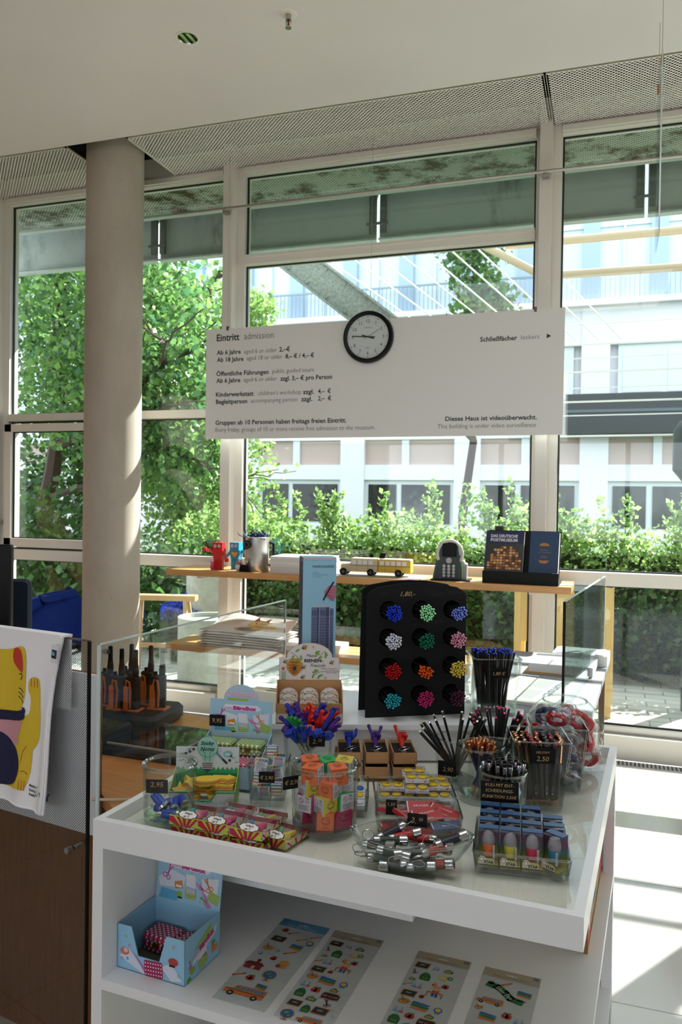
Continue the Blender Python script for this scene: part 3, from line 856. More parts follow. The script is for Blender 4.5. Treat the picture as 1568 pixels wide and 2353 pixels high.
# hedge row: dark core, leaves and shoots
t = thing('hedge', 'long sunlit hedge with upright shoots running before the office building', 'hedge', (0, 0, 0))
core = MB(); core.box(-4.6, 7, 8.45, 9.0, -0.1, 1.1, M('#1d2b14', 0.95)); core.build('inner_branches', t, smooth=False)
bl = []
r2 = random.Random(5)
for i in range(44):
    x = -4.7 + i * 0.26
    h = 1.22 + 0.12 * math.sin(i * 0.9) + r2.uniform(-0.08, 0.12)
    bl.append((x, 8.5 + r2.uniform(-0.1, 0.15), h * 0.5, 0.30, 0.36, h * 0.56))
    bl.append((x, 8.45, h - 0.05, 0.27, 0.34, 0.22))
leaf_cloud('foliage', bl, 42000, 0.052, LEAF_L, 21, t, shell=0.62, droop=-0.2)
sh = []
for i in range(60):
    x = r2.uniform(-4.0, 3.5); h = r2.uniform(1.35, 1.82)
    for j in range(5): sh.append((x + r2.uniform(-0.04, 0.04) + 0.02 * j, 8.4, h - 0.09 * j, 0.045 + 0.012 * j, 0.05, 0.05))
leaf_cloud('shoots', sh, 4800, 0.052, LEAF_L, 22, t, shell=0.1, droop=-0.5)
t = thing('shrub', 'dark broad-leaved shrub under the left window, beside the column', 'shrub', (0, 0, 0))
leaf_cloud('foliage', [(-5.6, 7.9, 0.55, 1.2, 0.6, 0.75), (-4.5, 7.8, 0.45, 0.55, 0.5, 0.65), (-6.6, 8.0, 0.8, 0.9, 0.6, 0.9), (-4.15, 7.4, 0.05, 0.3, 0.3, 0.35)], 5000, 0.10, LEAF_D, 23, t, shell=0.3)
BLUEFL = leafmat('hydrangea_petal', '#1c3fae', '#2f5fd8', 0.3)
t = thing('hydrangea', 'blue hydrangea blossoms outside the glass right of the column', 'flowering shrub', (0, 0, 0))
leaf_cloud('blossom', [(-4.12, 7.2, 0.52, 0.16, 0.12, 0.09), (-3.97, 7.15, 0.42, 0.13, 0.1, 0.09), (-4.28, 7.25, 0.42, 0.12, 0.1, 0.07), (-3.92, 7.1, 0.28, 0.09, 0.08, 0.07)], 1600, 0.045, BLUEFL, 24, t, shell=0.7)
leaf_cloud('foliage', [(-4.15, 7.3, 0.2, 0.35, 0.25, 0.35)], 500, 0.10, LEAF_D, 25, t, shell=0.3)
t = thing('shrub', 'low dark green shrub at the foot of the hedge, right of the centre', 'shrub', (0, 0, 0))
leaf_cloud('foliage', [(-3.2 + 0.45 * i, 7.95 + 0.05 * (i % 3), 0.30, 0.36, 0.26, 0.5) for i in range(13)], 8000, 0.07, LEAF_D, 26, t, shell=0.4)

# planters, stool, wooden garden seat, bollard
m, nt, b = nm('planter_concrete'); nz = noise(nt, objcoord(nt), 14, 6, 0.7)
nt.links.new(ramp(nt, nz, (0.3, '#8f948c'), (0.7, '#a9ada5')), b.inputs['Base Color']); b.inputs['Roughness'].default_value = 0.85; PLC = m
mb = MB(); mb.lathe([(0, 0), (0.27, 0), (0.28, 0.02), (0.28, 0.60), (0.25, 0.60), (0.25, 0.56), (0, 0.56)], PLC, 40); o = mb.build('concrete_cylinder', loc=(-3.43, 6.45, -0.06)); tag(o, 'low round concrete cylinder standing on the paving outside', 'planter')
mb = MB(); mb.lathe([(0, 0), (0.27, 0), (0.28, 0.02), (0.28, 0.98), (0.25, 0.98), (0.25, 0.94), (0, 0.94)], PLC, 40); o = mb.build('concrete_cylinder', loc=(-3.86, 7.35, -0.06)); tag(o, 'taller round concrete cylinder behind the low one outside', 'planter')
WOODO = wood('weathered_oak', '#a98359', '#c2a074', (1, 1, 0.1), 0.6)
t = thing('wooden_trestle', 'wooden trestle legs standing on the paving beside the concrete cylinder', 'trestle', (-4.0, 6.6, -0.06), R(15))
for sx in (-1, 1):
    for sy in (-1, 1):
        mb = MB(); mb.cyl((sx * 0.30, sy * 0.2, 0), (sx * 0.22, sy * 0.04, 0.72), 0.022, WOODO, n=8); mb.build('leg', t)
mb = MB(); mb.box(-0.32, 0.32, -0.06, 0.06, 0.70, 0.75, WOODO); mb.build('crossbar', t, smooth=False)
mb = MB(); mb.box(-0.27, 0.27, -0.02, 0.02, 0.25, 0.29, WOODO); mb.build('stretcher', t, smooth=False)
TAN = wood('tan_board', '#c09a58', '#d2b070', (1, 1, 0.15), 0.6)
t = thing('garden_shelter', 'tan wooden boards of a garden seat outside, right of the shelf', 'garden seat', (-0.72, 6.5, -0.06))
for (x0, x1, z0, z1, y) in ((0.0, 0.28, 0.52, 1.02, 0.25), (0.30, 0.46, 0.35, 1.02, 0.1), (0.66, 0.76, 0.12, 1.02, 0.0)):
    mb = MB(); mb.box(x0, x1, y, y + 0.04, z0, z1, TAN); mb.build('board', t, smooth=False)
mb = MB()
for x in (0.0, 0.70):
    for y in (0.02, 0.42): mb.box(x, x + 0.05, y, y + 0.05, 0, 1.06, TAN)
mb.box(0, 0.76, 0.02, 0.47, 0.98, 1.06, M('#7c8a92', 0.5)); mb.box(0, 0.76, 0.05, 0.45, 0.30, 0.34, TAN)
mb.build('post_frame', t, smooth=False)
t = thing('outdoor_lamp', 'dark grey-green outdoor lamp post cut by the right edge of the picture', 'lamp post', (0.64, 7.0, -0.06))
LG = M('#2f3b38', 0.5); mb = MB(); mb.cyl((0, 0, 0), (0, 0, 1.9), 0.075, LG, n=20); mb.build('post', t)
mb = MB(); mb.lathe([(0, 0), (0.09, 0), (0.17, 0.10), (0.17, 0.42), (0.12, 0.5), (0, 0.5)], LG, 24, (0, 0, 1.85)); mb.build('lamp_head', t)
# ------------------------------------------------------------------ counter at the left
OAK = wood('orange_oak', '#bf7430', '#d68e48', (1.2, 14, 14), 0.3, 5)
OAKF = wood('counter_oak', '#74461f', '#8a562b', (14, 14, 1.2), 0.4, 5)
SA = R(-9.7)    # the screen turns a little away from the table
sx, sy_ = -1.350, 1.85
t = thing('service_counter', 'orange-brown wooden service counter behind the dotted screen', 'counter', (sx, sy_, 0), SA)
mb = MB(); mb.box(-2.2, -0.035, 0.055, 0.085, 0, 1.095, OAKF); mb.build('front_panel', t, smooth=False)
mb = MB(); mb.prism([(-2.2, 0.085), (-0.035, 0.085), (0.105, 0.0), (0.085, 0.50), (0.06, 0.88), (-2.2, 0.88)], 0.715, 0.75, OAK); mb.build('desk_top', t, smooth=False)
mb = MB(); mb.box(-2.2, 0.0, 0.60, 0.63, 0, 0.715, OAKF); mb.build('inner_panel', t, smooth=False)
m, nt, b = nm('dot_printed_glass'); out = nt.nodes['Material Output']
d = dots(nt, swizzle(nt, objcoord(nt), (0, 2, 1)), 0.0074, 0.0013)
b.inputs['Base Color'].default_value = lin('#050505'); b.inputs['Roughness'].default_value = 0.4
tr = N(nt, 'ShaderNodeBsdfTransparent'); tr.inputs[0].default_value = (0.97, 0.98, 0.98, 1)
gl = N(nt, 'ShaderNodeBsdfGlossy'); gl.inputs['Roughness'].default_value = 0.02
mx0 = N(nt, 'ShaderNodeMixShader'); mx0.inputs[0].default_value = 0.05
nt.links.new(tr.outputs[0], mx0.inputs[1]); nt.links.new(gl.outputs[0], mx0.inputs[2])
mx = N(nt, 'ShaderNodeMixShader'); nt.links.new(d, mx.inputs[0]); nt.links.new(mx0.outputs[0], mx.inputs[1]); nt.links.new(b.outputs[0], mx.inputs[2]); nt.links.new(mx.outputs[0], out.inputs[0])
DOTG = m
t = thing('dotted_glass_screen', 'upright glass screen printed with black dots before the counter', 'glass screen', (sx, sy_, 0), SA)
mb = MB(); mb.box(-2.2, -0.006, 0, 0.0008, 0.02, 1.205, DOTG); mb.build('glass_sheet', t, smooth=False)
mb = MB(); mb.box(-0.006, 0.0, -0.003, 0.006, 0.02, 1.205, BLACK); mb.box(-2.2, 0, -0.001, 0.004, 1.203, 1.208, M('#6a5a4a', 0.4)); mb.build('edge_trim', t, smooth=False)
mb = MB(); mb.cyl((-0.06, -0.022, 0.62), (-0.06, -0.004, 0.62), 0.0085, CHROME, n=20); mb.cyl((-0.06, 0.002, 0.62), (-0.06, 0.055, 0.62), 0.006, CHROME, n=16); mb.build('standoff', t)
mb = MB(); mb.box(-1.2, -0.012, 0.045, 0.053, 0.645, 1.10, M('#f0f0f2', 0.6, name='white_poster')); o = mb.build('poster_board', smooth=False); o.location = (sx, sy_, 0); o.rotation_euler = (0, 0, SA)
tag(o, 'white poster board standing behind the dotted glass screen', 'poster board')

# tote bag with a waving cat, hung over the screen
m, nt, b = nm('cotton_canvas'); nz = noise(nt, objcoord(nt), 300, 2)
b.inputs['Base Color'].default_value = lin('#efecee'); b.inputs['Roughness'].default_value = 0.9
bp = N(nt, 'ShaderNodeBump'); bp.inputs['Strength'].default_value = 0.15; nt.links.new(nz, bp.inputs['Height']); nt.links.new(bp.outputs[0], b.inputs['Normal'])
CANV = m
t = thing('tote_bag', 'white cotton tote bag with a yellow waving cat hung over the dotted screen', 'tote bag', (sx, sy_, 0), SA)
W0, W1 = -0.62, -0.088
def bagp(u, v):        # u 0..1 across, v 0..1 downwards
    xr = W1 - 0.055 * v - 0.012 * math.sin(v * 5)
    x = W0 + (xr - W0) * u
    y = -0.012 - 0.010 * v + 0.009 * math.sin(u * 9 + v * 3) * v + 0.005 * math.sin(u * 23) * v - 0.016 * math.exp(-((u - 0.97) / 0.04) ** 2) * v
    return (x, y, 1.212 - 0.50 * v)
mb = MB(); nu, nv = 60, 40
vs = [bagp(i / nu, j / nv) for j in range(nv + 1) for i in range(nu + 1)]
fs = [(j * (nu + 1) + i, (j + 1) * (nu + 1) + i, (j + 1) * (nu + 1) + i + 1, j * (nu + 1) + i + 1) for j in range(nv) for i in range(nu)]
mb.add(vs, fs, CANV)
vs2 = [(p[0] if k == 0 else p[0], p[1] + 0.004, p[2]) for k, p in enumerate(vs)]
mb.add(vs2, [tuple(reversed(f)) for f in fs], CANV)
mb.box(W0, W1, -0.013, 0.02, 1.2085, 1.214, CANV); mb.box(W0, W1, 0.012, 0.018, 1.0, 1.21, CANV)
mb.build('cloth', t, angle=60)
mb = MB(); mb.tube([bagp(0.985, v / 10) for v in range(11)], 0.004, CANV, 8); mb.tube([bagp(u / 20, 1.0) for u in range(21)], 0.003, CANV, 8); mb.build('seam', t)
from mathutils.geometry import tessellate_polygon
class BagCard(Card):
    def poly(self, pts, mat, k=1):
        if isinstance(mat, str): mat = M(mat, 0.8)
        V3 = [Vector((x, y, 0)) for x, y in pts]
        def rec(a, b_, c, d):
            if d == 0 or max((a - b_).length, (b_ - c).length, (c - a).length) < 0.02:
                ps = [self.P(q.x, q.y, k) for q in (a, b_, c)]
                nv_ = (ps[1] - ps[0]).cross(ps[2] - ps[0])
                self.mb.add(ps if nv_.y < 0 else ps[::-1], [(0, 1, 2)], mat); return
            ab, bc, ca = (a + b_) / 2, (b_ + c) / 2, (c + a) / 2
            for t3 in ((a, ab, ca), (ab, b_, bc), (ca, bc, c), (ab, bc, ca)): rec(*t3, d - 1)
        for t3 in tessellate_polygon([V3]): rec(V3[t3[0]], V3[t3[1]], V3[t3[2]], 4)
    def P(self, x, y, k):
        v = -y / 0.50; p = bagp((x - W0) / (W1 - 0.055 * v - W0), v)
        return Vector((x, p[1] - 0.0008 - 0.0011 * k, 1.212 + y))
mb = MB(); cd = BagCard(mb, (0, 0, 0), (1, 0, 0), (0, 0, 1))
YEL, NAV = M('#d8b62c', 0.8), M('#16193f', 0.8)
def blob(pts, mat, k, n=6):
    L = len(pts); out_ = []
    for i in range(L):
        p0, p1, p2, p3 = pts[i - 1], pts[i], pts[(i + 1) % L], pts[(i + 2) % L]
        for j in range(n):
            s = j / n
            out_.append(tuple(0.5 * ((2 * p1[q]) + (-p0[q] + p2[q]) * s + (2 * p0[q] - 5 * p1[q] + 4 * p2[q] - p3[q]) * s * s + (-p0[q] + 3 * p1[q] - 3 * p2[q] + p3[q]) * s ** 3) for q in (0, 1)))
    # split in strips so the print follows the cloth
    c = (sum(p[0] for p in out_) / len(out_), sum(p[1] for p in out_) / len(out_))
    cd.poly(out_, mat, k)
# head with ear, raised arm, body and foot
blob([(-0.62, -0.06), (-0.34, -0.06), (-0.262, -0.045), (-0.238, -0.06), (-0.236, -0.13), (-0.24, -0.19), (-0.265, -0.235), (-0.33, -0.26), (-0.62, -0.26)], YEL, 1)
blob([(-0.285, -0.055), (-0.262, -0.052), (-0.250, -0.075), (-0.250, -0.118), (-0.285, -0.092)], M('#c23a2c', 0.8), 2)
blob([(-0.222, -0.14), (-0.205, -0.128), (-0.185, -0.132), (-0.178, -0.16), (-0.176, -0.20), (-0.172, -0.25), (-0.175, -0.30), (-0.195, -0.33), (-0.225, -0.345), (-0.30, -0.33), (-0.26, -0.27), (-0.236, -0.245), (-0.218, -0.23), (-0.214, -0.19), (-0.224, -0.165)], YEL, 1)
blob([(-0.62, -0.25), (-0.25, -0.25), (-0.205, -0.31), (-0.20, -0.35), (-0.205, -0.40), (-0.225, -0.445), (-0.27, -0.455), (-0.62, -0.455)], YEL, 1)
cd.poly([(-0.5, -0.24), (-0.215, -0.24), (-0.20, -0.30), (-0.203, -0.40), (-0.24, -0.43), (-0.5, -0.43)], YEL, 1)
blob([(-0.62, -0.245), (-0.29, -0.235), (-0.245, -0.218), (-0.236, -0.235), (-0.28, -0.262), (-0.62, -0.275)], NAV, 3)
blob([(-0.62, -0.27), (-0.27, -0.262), (-0.25, -0.26), (-0.262, -0.30), (-0.30, -0.34), (-0.62, -0.35)], M('#c98f98', 0.8), 2)
blob([(-0.50, -0.33), (-0.36, -0.30), (-0.285, -0.33), (-0.255, -0.37), (-0.255, -0.41), (-0.28, -0.445), (-0.36, -0.46), (-0.5, -0.45)], NAV, 3)
RL = M('#b5452c', 0.8)
for x in (-0.212, -0.2, -0.188): cd.line([(x, -0.132), (x, -0.155)], 0.0022, RL, 2)
for x in (-0.245, -0.233, -0.222): cd.line([(x, -0.425), (x, -0.452)], 0.0022, RL, 4)
cd.line([(-0.222, -0.325), (-0.238, -0.345), (-0.245, -0.375)], 0.002, RL, 2); cd.line([(-0.24, -0.40), (-0.226, -0.398), (-0.212, -0.405)], 0.002, RL, 4)
for i in range(3): cd.line([(-0.264, -0.165 - 0.012 * i), (-0.252, -0.167 - 0.014 * i), (-0.244, -0.176 - 0.015 * i)], 0.0022, NAV, 2)
cd.line([(-0.262, -0.125), (-0.252, -0.122), (-0.249, -0.132), (-0.256, -0.140)], 0.0025, NAV, 2)
for i, s in enumerate(('Museum für', 'Kommunikation', 'Frankfurt')): cd.text(s, -0.205, -0.463 + 0.0 - 0.0125 * i + 0.025, 0.0075, NAV, 1, width=(0.042, 0.056, 0.034)[i], bold=0.03)
cd.poly([(-0.143, -0.463), (-0.143, -0.438), (-0.137, -0.442), (-0.139, -0.449), (-0.131, -0.456), (-0.123, -0.448), (-0.123, -0.443), (-0.116, -0.441), (-0.118, -0.449), (-0.121, -0.451), (-0.121, -0.463)], NAV, 1)
mb.build('cat_print', t, smooth=False)
mb = MB(); cd = Card(mb, (-0.118, -0.032, 1.14), (1, 0, -0.1), (0.1, 0, 1))
cd.rect(0, 0, 0.026, 0.05, M('#dcdce0', 0.7), 0); cd.rect(0.003, 0.013, 0.023, 0.037, '#10131f', 1); cd.circ(0.009, 0.027, 0.006, '#3a8fd0', 2); cd.circ(0.011, 0.024, 0.004, '#8fc23a', 3); cd.rect(0.019, 0.015, 0.022, 0.035, '#7a4a7a', 2)
mb.build('care_label', t, smooth=False)

# things on the desk behind the screen
def Wd(x, y): # desk-local to world
    c, s = math.cos(SA), math.sin(SA)
    return (sx + x * c - y * s, sy_ + x * s + y * c)
def px_(x, y, z): return (x, y, z)
t = thing('computer_monitor', 'black computer monitor cut by the left edge of the picture', 'monitor', (-2.545, 2.63, 0.75), R(22))
mb = MB(); mb.rbox(-0.28, 0.22, -0.02, 0.02, 0.0, 0.001, BLACK); 
mb.T = Matrix.Rotation(R(90), 4, 'X'); mb.rbox(-0.30, 0.20, 0.29, 0.65, -0.02, 0.02, BLACK, 0.012); mb.build('housing', t)
mb = MB(); mb.cyl((-0.05, 0.02, 0.01), (-0.05, 0.02, 0.33), 0.02, BLACK); mb.box(-0.17, 0.07, -0.08, 0.1, 0, 0.012, BLACK); mb.build('stand', t)
t = thing('backrest_board', 'dark navy rounded board standing right of the black monitor', 'chair back', (-2.60, 2.95, 0.75), R(18))
mb = MB(); mb.T = Matrix.Rotation(R(90), 4, 'X'); mb.rbox(-0.25, 0.11, 0.0, 0.475, -0.02, 0.015, M('#10243a', 0.55), 0.03); mb.build('panel', t)
mb = MB(); mb.cyl((-0.07, 0.0, -0.75), (-0.07, 0.0, 0.1), 0.025, BLACK); mb.cyl((-0.07, 0, -0.75), (-0.07, 0, -0.72), 0.2, BLACK); mb.build('post', t)
t = thing('paper_pile', 'upright white papers between the navy board and the blue cloth', 'papers', (-4.24, 4.72, 0.42), R(15))
mb = MB(); mb.box(-0.12, 0.12, -0.03, 0.28, -0.42, 0, WHITE); mb.build('carton', t, smooth=False)
for i in range(3):
    mb = MB(); mb.box(-0.05 + i * 0.02, -0.045 + i * 0.02, 0, 0.22, 0, 0.36 - 0.012 * i, M('#e4e2dc', 0.7)); mb.build('sheet', t, smooth=False)
# blue sweatshirt heaped on a chair back
m, nt, b = nm('blue_fleece'); b.inputs['Base Color'].default_value = lin('#0c3490'); b.inputs['Roughness'].default_value = 0.95
BLUEC = m
t = thing('blue_sweatshirt', 'royal blue sweatshirt draped in folds left of the concrete column', 'clothing', (-3.95, 5.0, 0.50), R(8))
mb = MB(); nx, nz_ = 72, 34; vs = []
for j in range(nz_ + 1):
    for i in range(nx + 1):
        u = i / nx; v = j / nz_; a = u * 2 * PI
        ridge = 0.05 * abs(math.sin(2.5 * a + 4 * v)) + 0.03 * abs(math.sin(5.5 * a - 7 * v + 1)) + 0.02 * math.sin(11 * a + 9 * v)
        rx = 0.27 * (1 - 0.45 * v ** 4) * (0.93 + ridge); ry = 0.085 * (1 - 0.5 * v ** 3) * (0.9 + 1.6 * ridge)
        z = 0.36 * v * (1 + 0.13 * math.cos(a - 0.5) * v) + 0.02 * math.sin(5 * a + 3 * v)
        vs.append((rx * math.cos(a), ry * math.sin(a), z))
fs = [(j * (nx + 1) + i, j * (nx + 1) + i + 1, (j + 1) * (nx + 1) + i + 1, (j + 1) * (nx + 1) + i) for j in range(nz_) for i in range(nx)]
fs.append(tuple(nz_ * (nx + 1) + i for i in range(nx)))
mb.add(vs, fs, BLUEC); mb.build('body', t, angle=70)
mb = MB(); mb.tube([(-0.10, -0.05, 0.32), (-0.19, -0.09, 0.27), (-0.29, -0.11, 0.20), (-0.26, -0.12, 0.11)], 0.045, BLUEC, 12, taper=[1, 1.1, 0.95, 0.7]); mb.build('sleeve', t)
mb = MB(); mb.tube([(-0.12, -0.02, 0.335), (-0.03, -0.08, 0.34), (0.06, -0.09, 0.36), (0.16, -0.02, 0.385), (0.1, 0.05, 0.38), (-0.06, 0.05, 0.35)], 0.028, BLUEC, 10, closed=True); mb.build('collar', t)
t = thing('chair', 'plain dark chair under the blue sweatshirt by the glass', 'chair', (-3.95, 5.0, 0), R(8))
mb = MB(); mb.rbox(-0.22, 0.22, -0.2, 0.2, 0.44, 0.48, BLACK, 0.03); mb.build('seat', t)
for x in (-0.19, 0.19):
    for y in (-0.17, 0.17): mb = MB(); mb.cyl((x, y, 0), (x, y, 0.44), 0.012, STEEL); mb.build('leg', t)

# two-way radios in their charging tray
ORG = M('#d2661c', 0.5, name='orange_plastic')
t = thing('charging_tray', 'black charging tray with orange slots behind the clear guard', 'charger', (-1.69, 2.60, 0.75), R(4))
mb = MB(); mb.rbox(-0.16, 0.145, -0.13, 0.13, 0, 0.062, BLACK, 0.03); mb.build('base', t)
for i, (x, y) in enumerate(((-0.045, -0.05), (0.015, -0.05), (-0.06, 0.05), (0.025, 0.05), (0.095, 0.0), (-0.115, -0.01))):
    mb = MB(); mb.box(x - 0.036, x + 0.036, y - 0.026, y + 0.026, 0.060, 0.068, ORG)
    mb.box(x - 0.022, x - 0.004, y - 0.03, y - 0.027, 0.066, 0.155, ORG); mb.build('slot', t, smooth=False)
def radio():
    t = thing('two_way_radio', 'black two-way radio with a stubby aerial standing in the charging tray', 'radio', (0, 0, 0), 0, 'two-way radios in the charging tray')
    mb = MB(); mb.rbox(-0.028, 0.028, -0.017, 0.017, 0, 0.125, BLACK, 0.01); mb.build('body', t)
    mb = MB(); mb.lathe([(0.0115, 0), (0.0125, 0.02), (0.009, 0.05), (0.0085, 0.098), (0, 0.102)], BLACK, 14, (0.013, 0, 0.125)); mb.build('antenna', t)
    mb = MB(); mb.cyl((-0.012, 0, 0.125), (-0.012, 0, 0.138), 0.007, BLACK); mb.build('knob', t)
    mb = MB(); mb.tube([(-0.018, -0.018, 0.09), (-0.012, -0.021, 0.112), (0.0, -0.021, 0.108), (0.004, -0.019, 0.07), (0.002, -0.019, 0.01), (-0.012, -0.019, 0.01), (-0.014, -0.019, 0.07)], 0.004, ORG, 6); mb.build('belt_clip', t)
    return t
rad = radio()
c4, s4 = math.cos(R(4)), math.sin(R(4))
rl = ['front left radio in the charging tray, orange clip facing out', 'tall front radio in the middle of the charging tray', 'rear left radio, half hidden in the charging tray', 'rear radio right of the middle in the charging tray', 'rightmost radio in the charging tray, nearest the column', 'leftmost radio in the charging tray, behind the guard edge']
for i, (x, y) in enumerate(((-0.045, -0.05), (0.015, -0.05), (-0.06, 0.05), (0.025, 0.05), (0.095, 0.0), (-0.115, -0.01))):
    p = (-1.69 + x * c4 - y * s4, 2.60 + x * s4 + y * c4, 0.813)
    o = rad if i == 0 else dup(rad)
    o.location = p; o.rotation_euler = (0, 0, R((10, -5, 4, -12, 20, 0)[i])); o['label'] = rl[i]; 
# dark monitor hood behind the radios
t = thing('desk_screen', 'black curved shell of a desk screen behind the radios', 'screen', (-2.03, 2.55, 0.75), R(-24))
mb = MB(); mb.prism([(-0.2, 0), (0.22, 0), (0.21, 0.06), (0.16, 0.12), (0.08, 0.18), (-0.03, 0.22), (-0.2, 0.25)], -0.02, 0.02, BLACK, 'xz'); mb.build('shell', t, smooth=False)
# tablet lying in a black frame
t = thing('touch_tablet', 'framed tablet lying on the desk, its dark glass mirroring foliage', 'tablet', (-1.45, 2.38, 0.75), R(-2))
mb = MB(); mb.rbox(-0.24, 0.18, -0.15, 0.17, 0, 0.028, BLACK, 0.015); mb.build('stand', t)
mb = MB(); mb.box(-0.20, 0.15, -0.12, 0.145, 0.028, 0.034, M('#b7a798', 0.4)); mb.build('bezel', t, smooth=False)
m, nt, b = nm('tablet_glass'); b.inputs['Base Color'].default_value = lin('#070808'); b.inputs['Roughness'].default_value = 0.03; b.inputs['Specular IOR Level'].default_value = 1.0
mb = MB(); mb.box(-0.194, 0.144, -0.114, 0.139, 0.034, 0.0355, m); mb.build('display', t, smooth=False)
mb = MB(); mb.tube([(-1.36, 1.88, 0.756), (-1.30, 1.90, 0.756), (-1.24, 1.93, 0.756), (-1.18, 1.94, 0.756), (-1.15, 1.95, 0.756)], 0.004, M('#cbb79c', 0.5), 8); o = mb.build('white_cable'); tag(o, 'pale cable lying on the wooden desk beside the display table', 'cable')
t = thing('dark_boxes', 'black tray of small dark electronics on the desk in front of the radios', 'tray', (-1.74, 2.30, 0.75), R(-5))
mb = MB(); mb.rbox(-0.1, 0.16, -0.1, 0.12, 0, 0.07, BLACK, 0.02); mb.build('case', t)
mb = MB(); mb.box(-0.06, 0.1, -0.06, 0.05, 0.07, 0.085, M('#2a1418', 0.6)); mb.build('keypad', t, smooth=False)

# clear guard between desk and display table
t = thing('clear_guard', 'tall clear acrylic guard at the edge of the wooden desk', 'guard', (-1.242, 1.737, 0.75), R(-4.4))
L_ = 1.055
mb = MB(); mb.box(-0.003, 0.003, 0.006, L_ - 0.003, 0.0, 0.470, ACRYL); mb.build('sheet', t, smooth=False)
mb = MB(); mb.box(-0.004, 0.004, 0, 0.006, 0, 0.474, ACRYL_EDGE); mb.box(-0.003, 0.003, 0, L_, 0.470, 0.474, ACRYL_EDGE); mb.box(-0.003, 0.003, L_ - 0.003, L_, 0, 0.474, ACRYL_EDGE); mb.build('polished_edge', t, smooth=False)
mb = MB(); mb.cyl((-0.008, 0.03, 0.45), (0.008, 0.03, 0.45), 0.007, CHROME); mb.cyl((-0.008, L_ - 0.03, 0.45), (0.008, L_ - 0.03, 0.45), 0.007, CHROME); mb.build('screw', t)

# ------------------------------------------------------------------ grey side table with papers, at the right
t = thing('grey_table', 'grey-topped side table with papers between display table and glass', 'table', (-0.33, 3.32, 0), R(-3))
GT = M('#85868c', 0.5, name='grey_laminate')
mb = MB(); mb.box(-0.25, 0.27, 0.0, 1.35, 0.72, 0.75, GT); mb.build('table_top', t, smooth=False)
for x in (-0.22, 0.22):
    for y in (0.05, 1.28): mb = MB(); mb.box(x, x + 0.03, y, y + 0.03, 0, 0.72, M('#5a3f2c', 0.5)); mb.build('leg', t, smooth=False)
mb = MB(); mb.box(-0.25, 0.27, 0.01, 0.03, 0.60, 0.72, M('#5a3f2c', 0.5)); mb.build('apron', t, smooth=False)
PAPR = M('#d6d2ca', 0.7, name='newsprint')
t = thing('newspaper', 'folded newspaper lettered kunst lying on the grey table', 'newspaper', (-0.30, 3.70, 0.75), R(-12))
mb = MB(); mb.box(-0.16, 0.14, -0.27, 0.22, 0, 0.012, PAPR); mb.build('pages', t, smooth=False)
mb = MB(); cd = Card(mb, (0, 0, 0.0122), (0, -1, 0), (1, 0, 0))
cd.text('kunst:', -0.19, 0.055, 0.045, '#56657c', 1, width=0.30, bold=0.02)
for i in range(9): cd.rect(-0.2, 0.03 - 0.009 * i, -0.02, 0.033 - 0.009 * i, '#8b8d90', 1); cd.rect(0.02, 0.03 - 0.009 * i, 0.2, 0.033 - 0.009 * i, '#8b8d90', 1)
mb.build('print', t, smooth=False)
t = thing('clipboard', 'wooden clipboard with white paper lying behind the newspaper', 'clipboard', (-0.20, 4.20, 0.75), R(-4))
mb = MB(); mb.box(-0.19, 0.13, -0.12, 0.2, 0, 0.008, wood('ply', '#b98f4e', '#c79f60')); mb.build('board', t, smooth=False)
mb = MB(); mb.box(-0.17, 0.14, -0.11, 0.19, 0.008, 0.05, M('#e2e0e6', 0.6)); mb.build('paper_stack', t, smooth=False)
mb = MB(); mb.tube([(-0.02, 0.05, 0.05), (0.0, 0.05, 0.09), (0.06, 0.06, 0.10), (0.08, 0.07, 0.05)], 0.003, STEEL); mb.build('clip', t)
t = thing('leaflet_tray', 'white tray of leaflets at the far end of the grey table', 'tray', (-0.135, 4.50, 0.75), R(-4))
mb = MB(); mb.box(-0.14, 0.14, -0.1, 0.1, 0, 0.055, M('#e9e9e9', 0.4)); mb.build('tray', t, smooth=False)
mb = MB(); mb.box(-0.12, 0.12, -0.09, 0.09, 0.055, 0.06, M('#f4f4f4', 0.3)); mb.build('leaflets', t, smooth=False)
t = thing('glass_partition', 'dark-edged upright glass partition standing on the grey table', 'partition', (-0.168, 3.34, 0.75), R(-6.5))
mb = MB(); mb.box(-0.003, 0.003, 0.0, 1.28, 0, 0.455, glass('partition_glass', tint=(0.88, 0.93, 0.92), edge=(0.5, 0.6, 0.58), base=0.07, grow=0.7, power=3)); mb.build('sheet', t, smooth=False)
mb = MB(); mb.box(-0.005, 0.005, -0.012, 0.0, 0, 0.457, BLACK); mb.build('front_edge', t, smooth=False)
mb = MB(); mb.box(-0.004, 0.004, 0.0, 1.28, 0.455, 0.459, ACRYL_EDGE); mb.box(-0.004, 0.004, 1.276, 1.28, 0, 0.457, ACRYL_EDGE); mb.build('polished_edge', t, smooth=False)

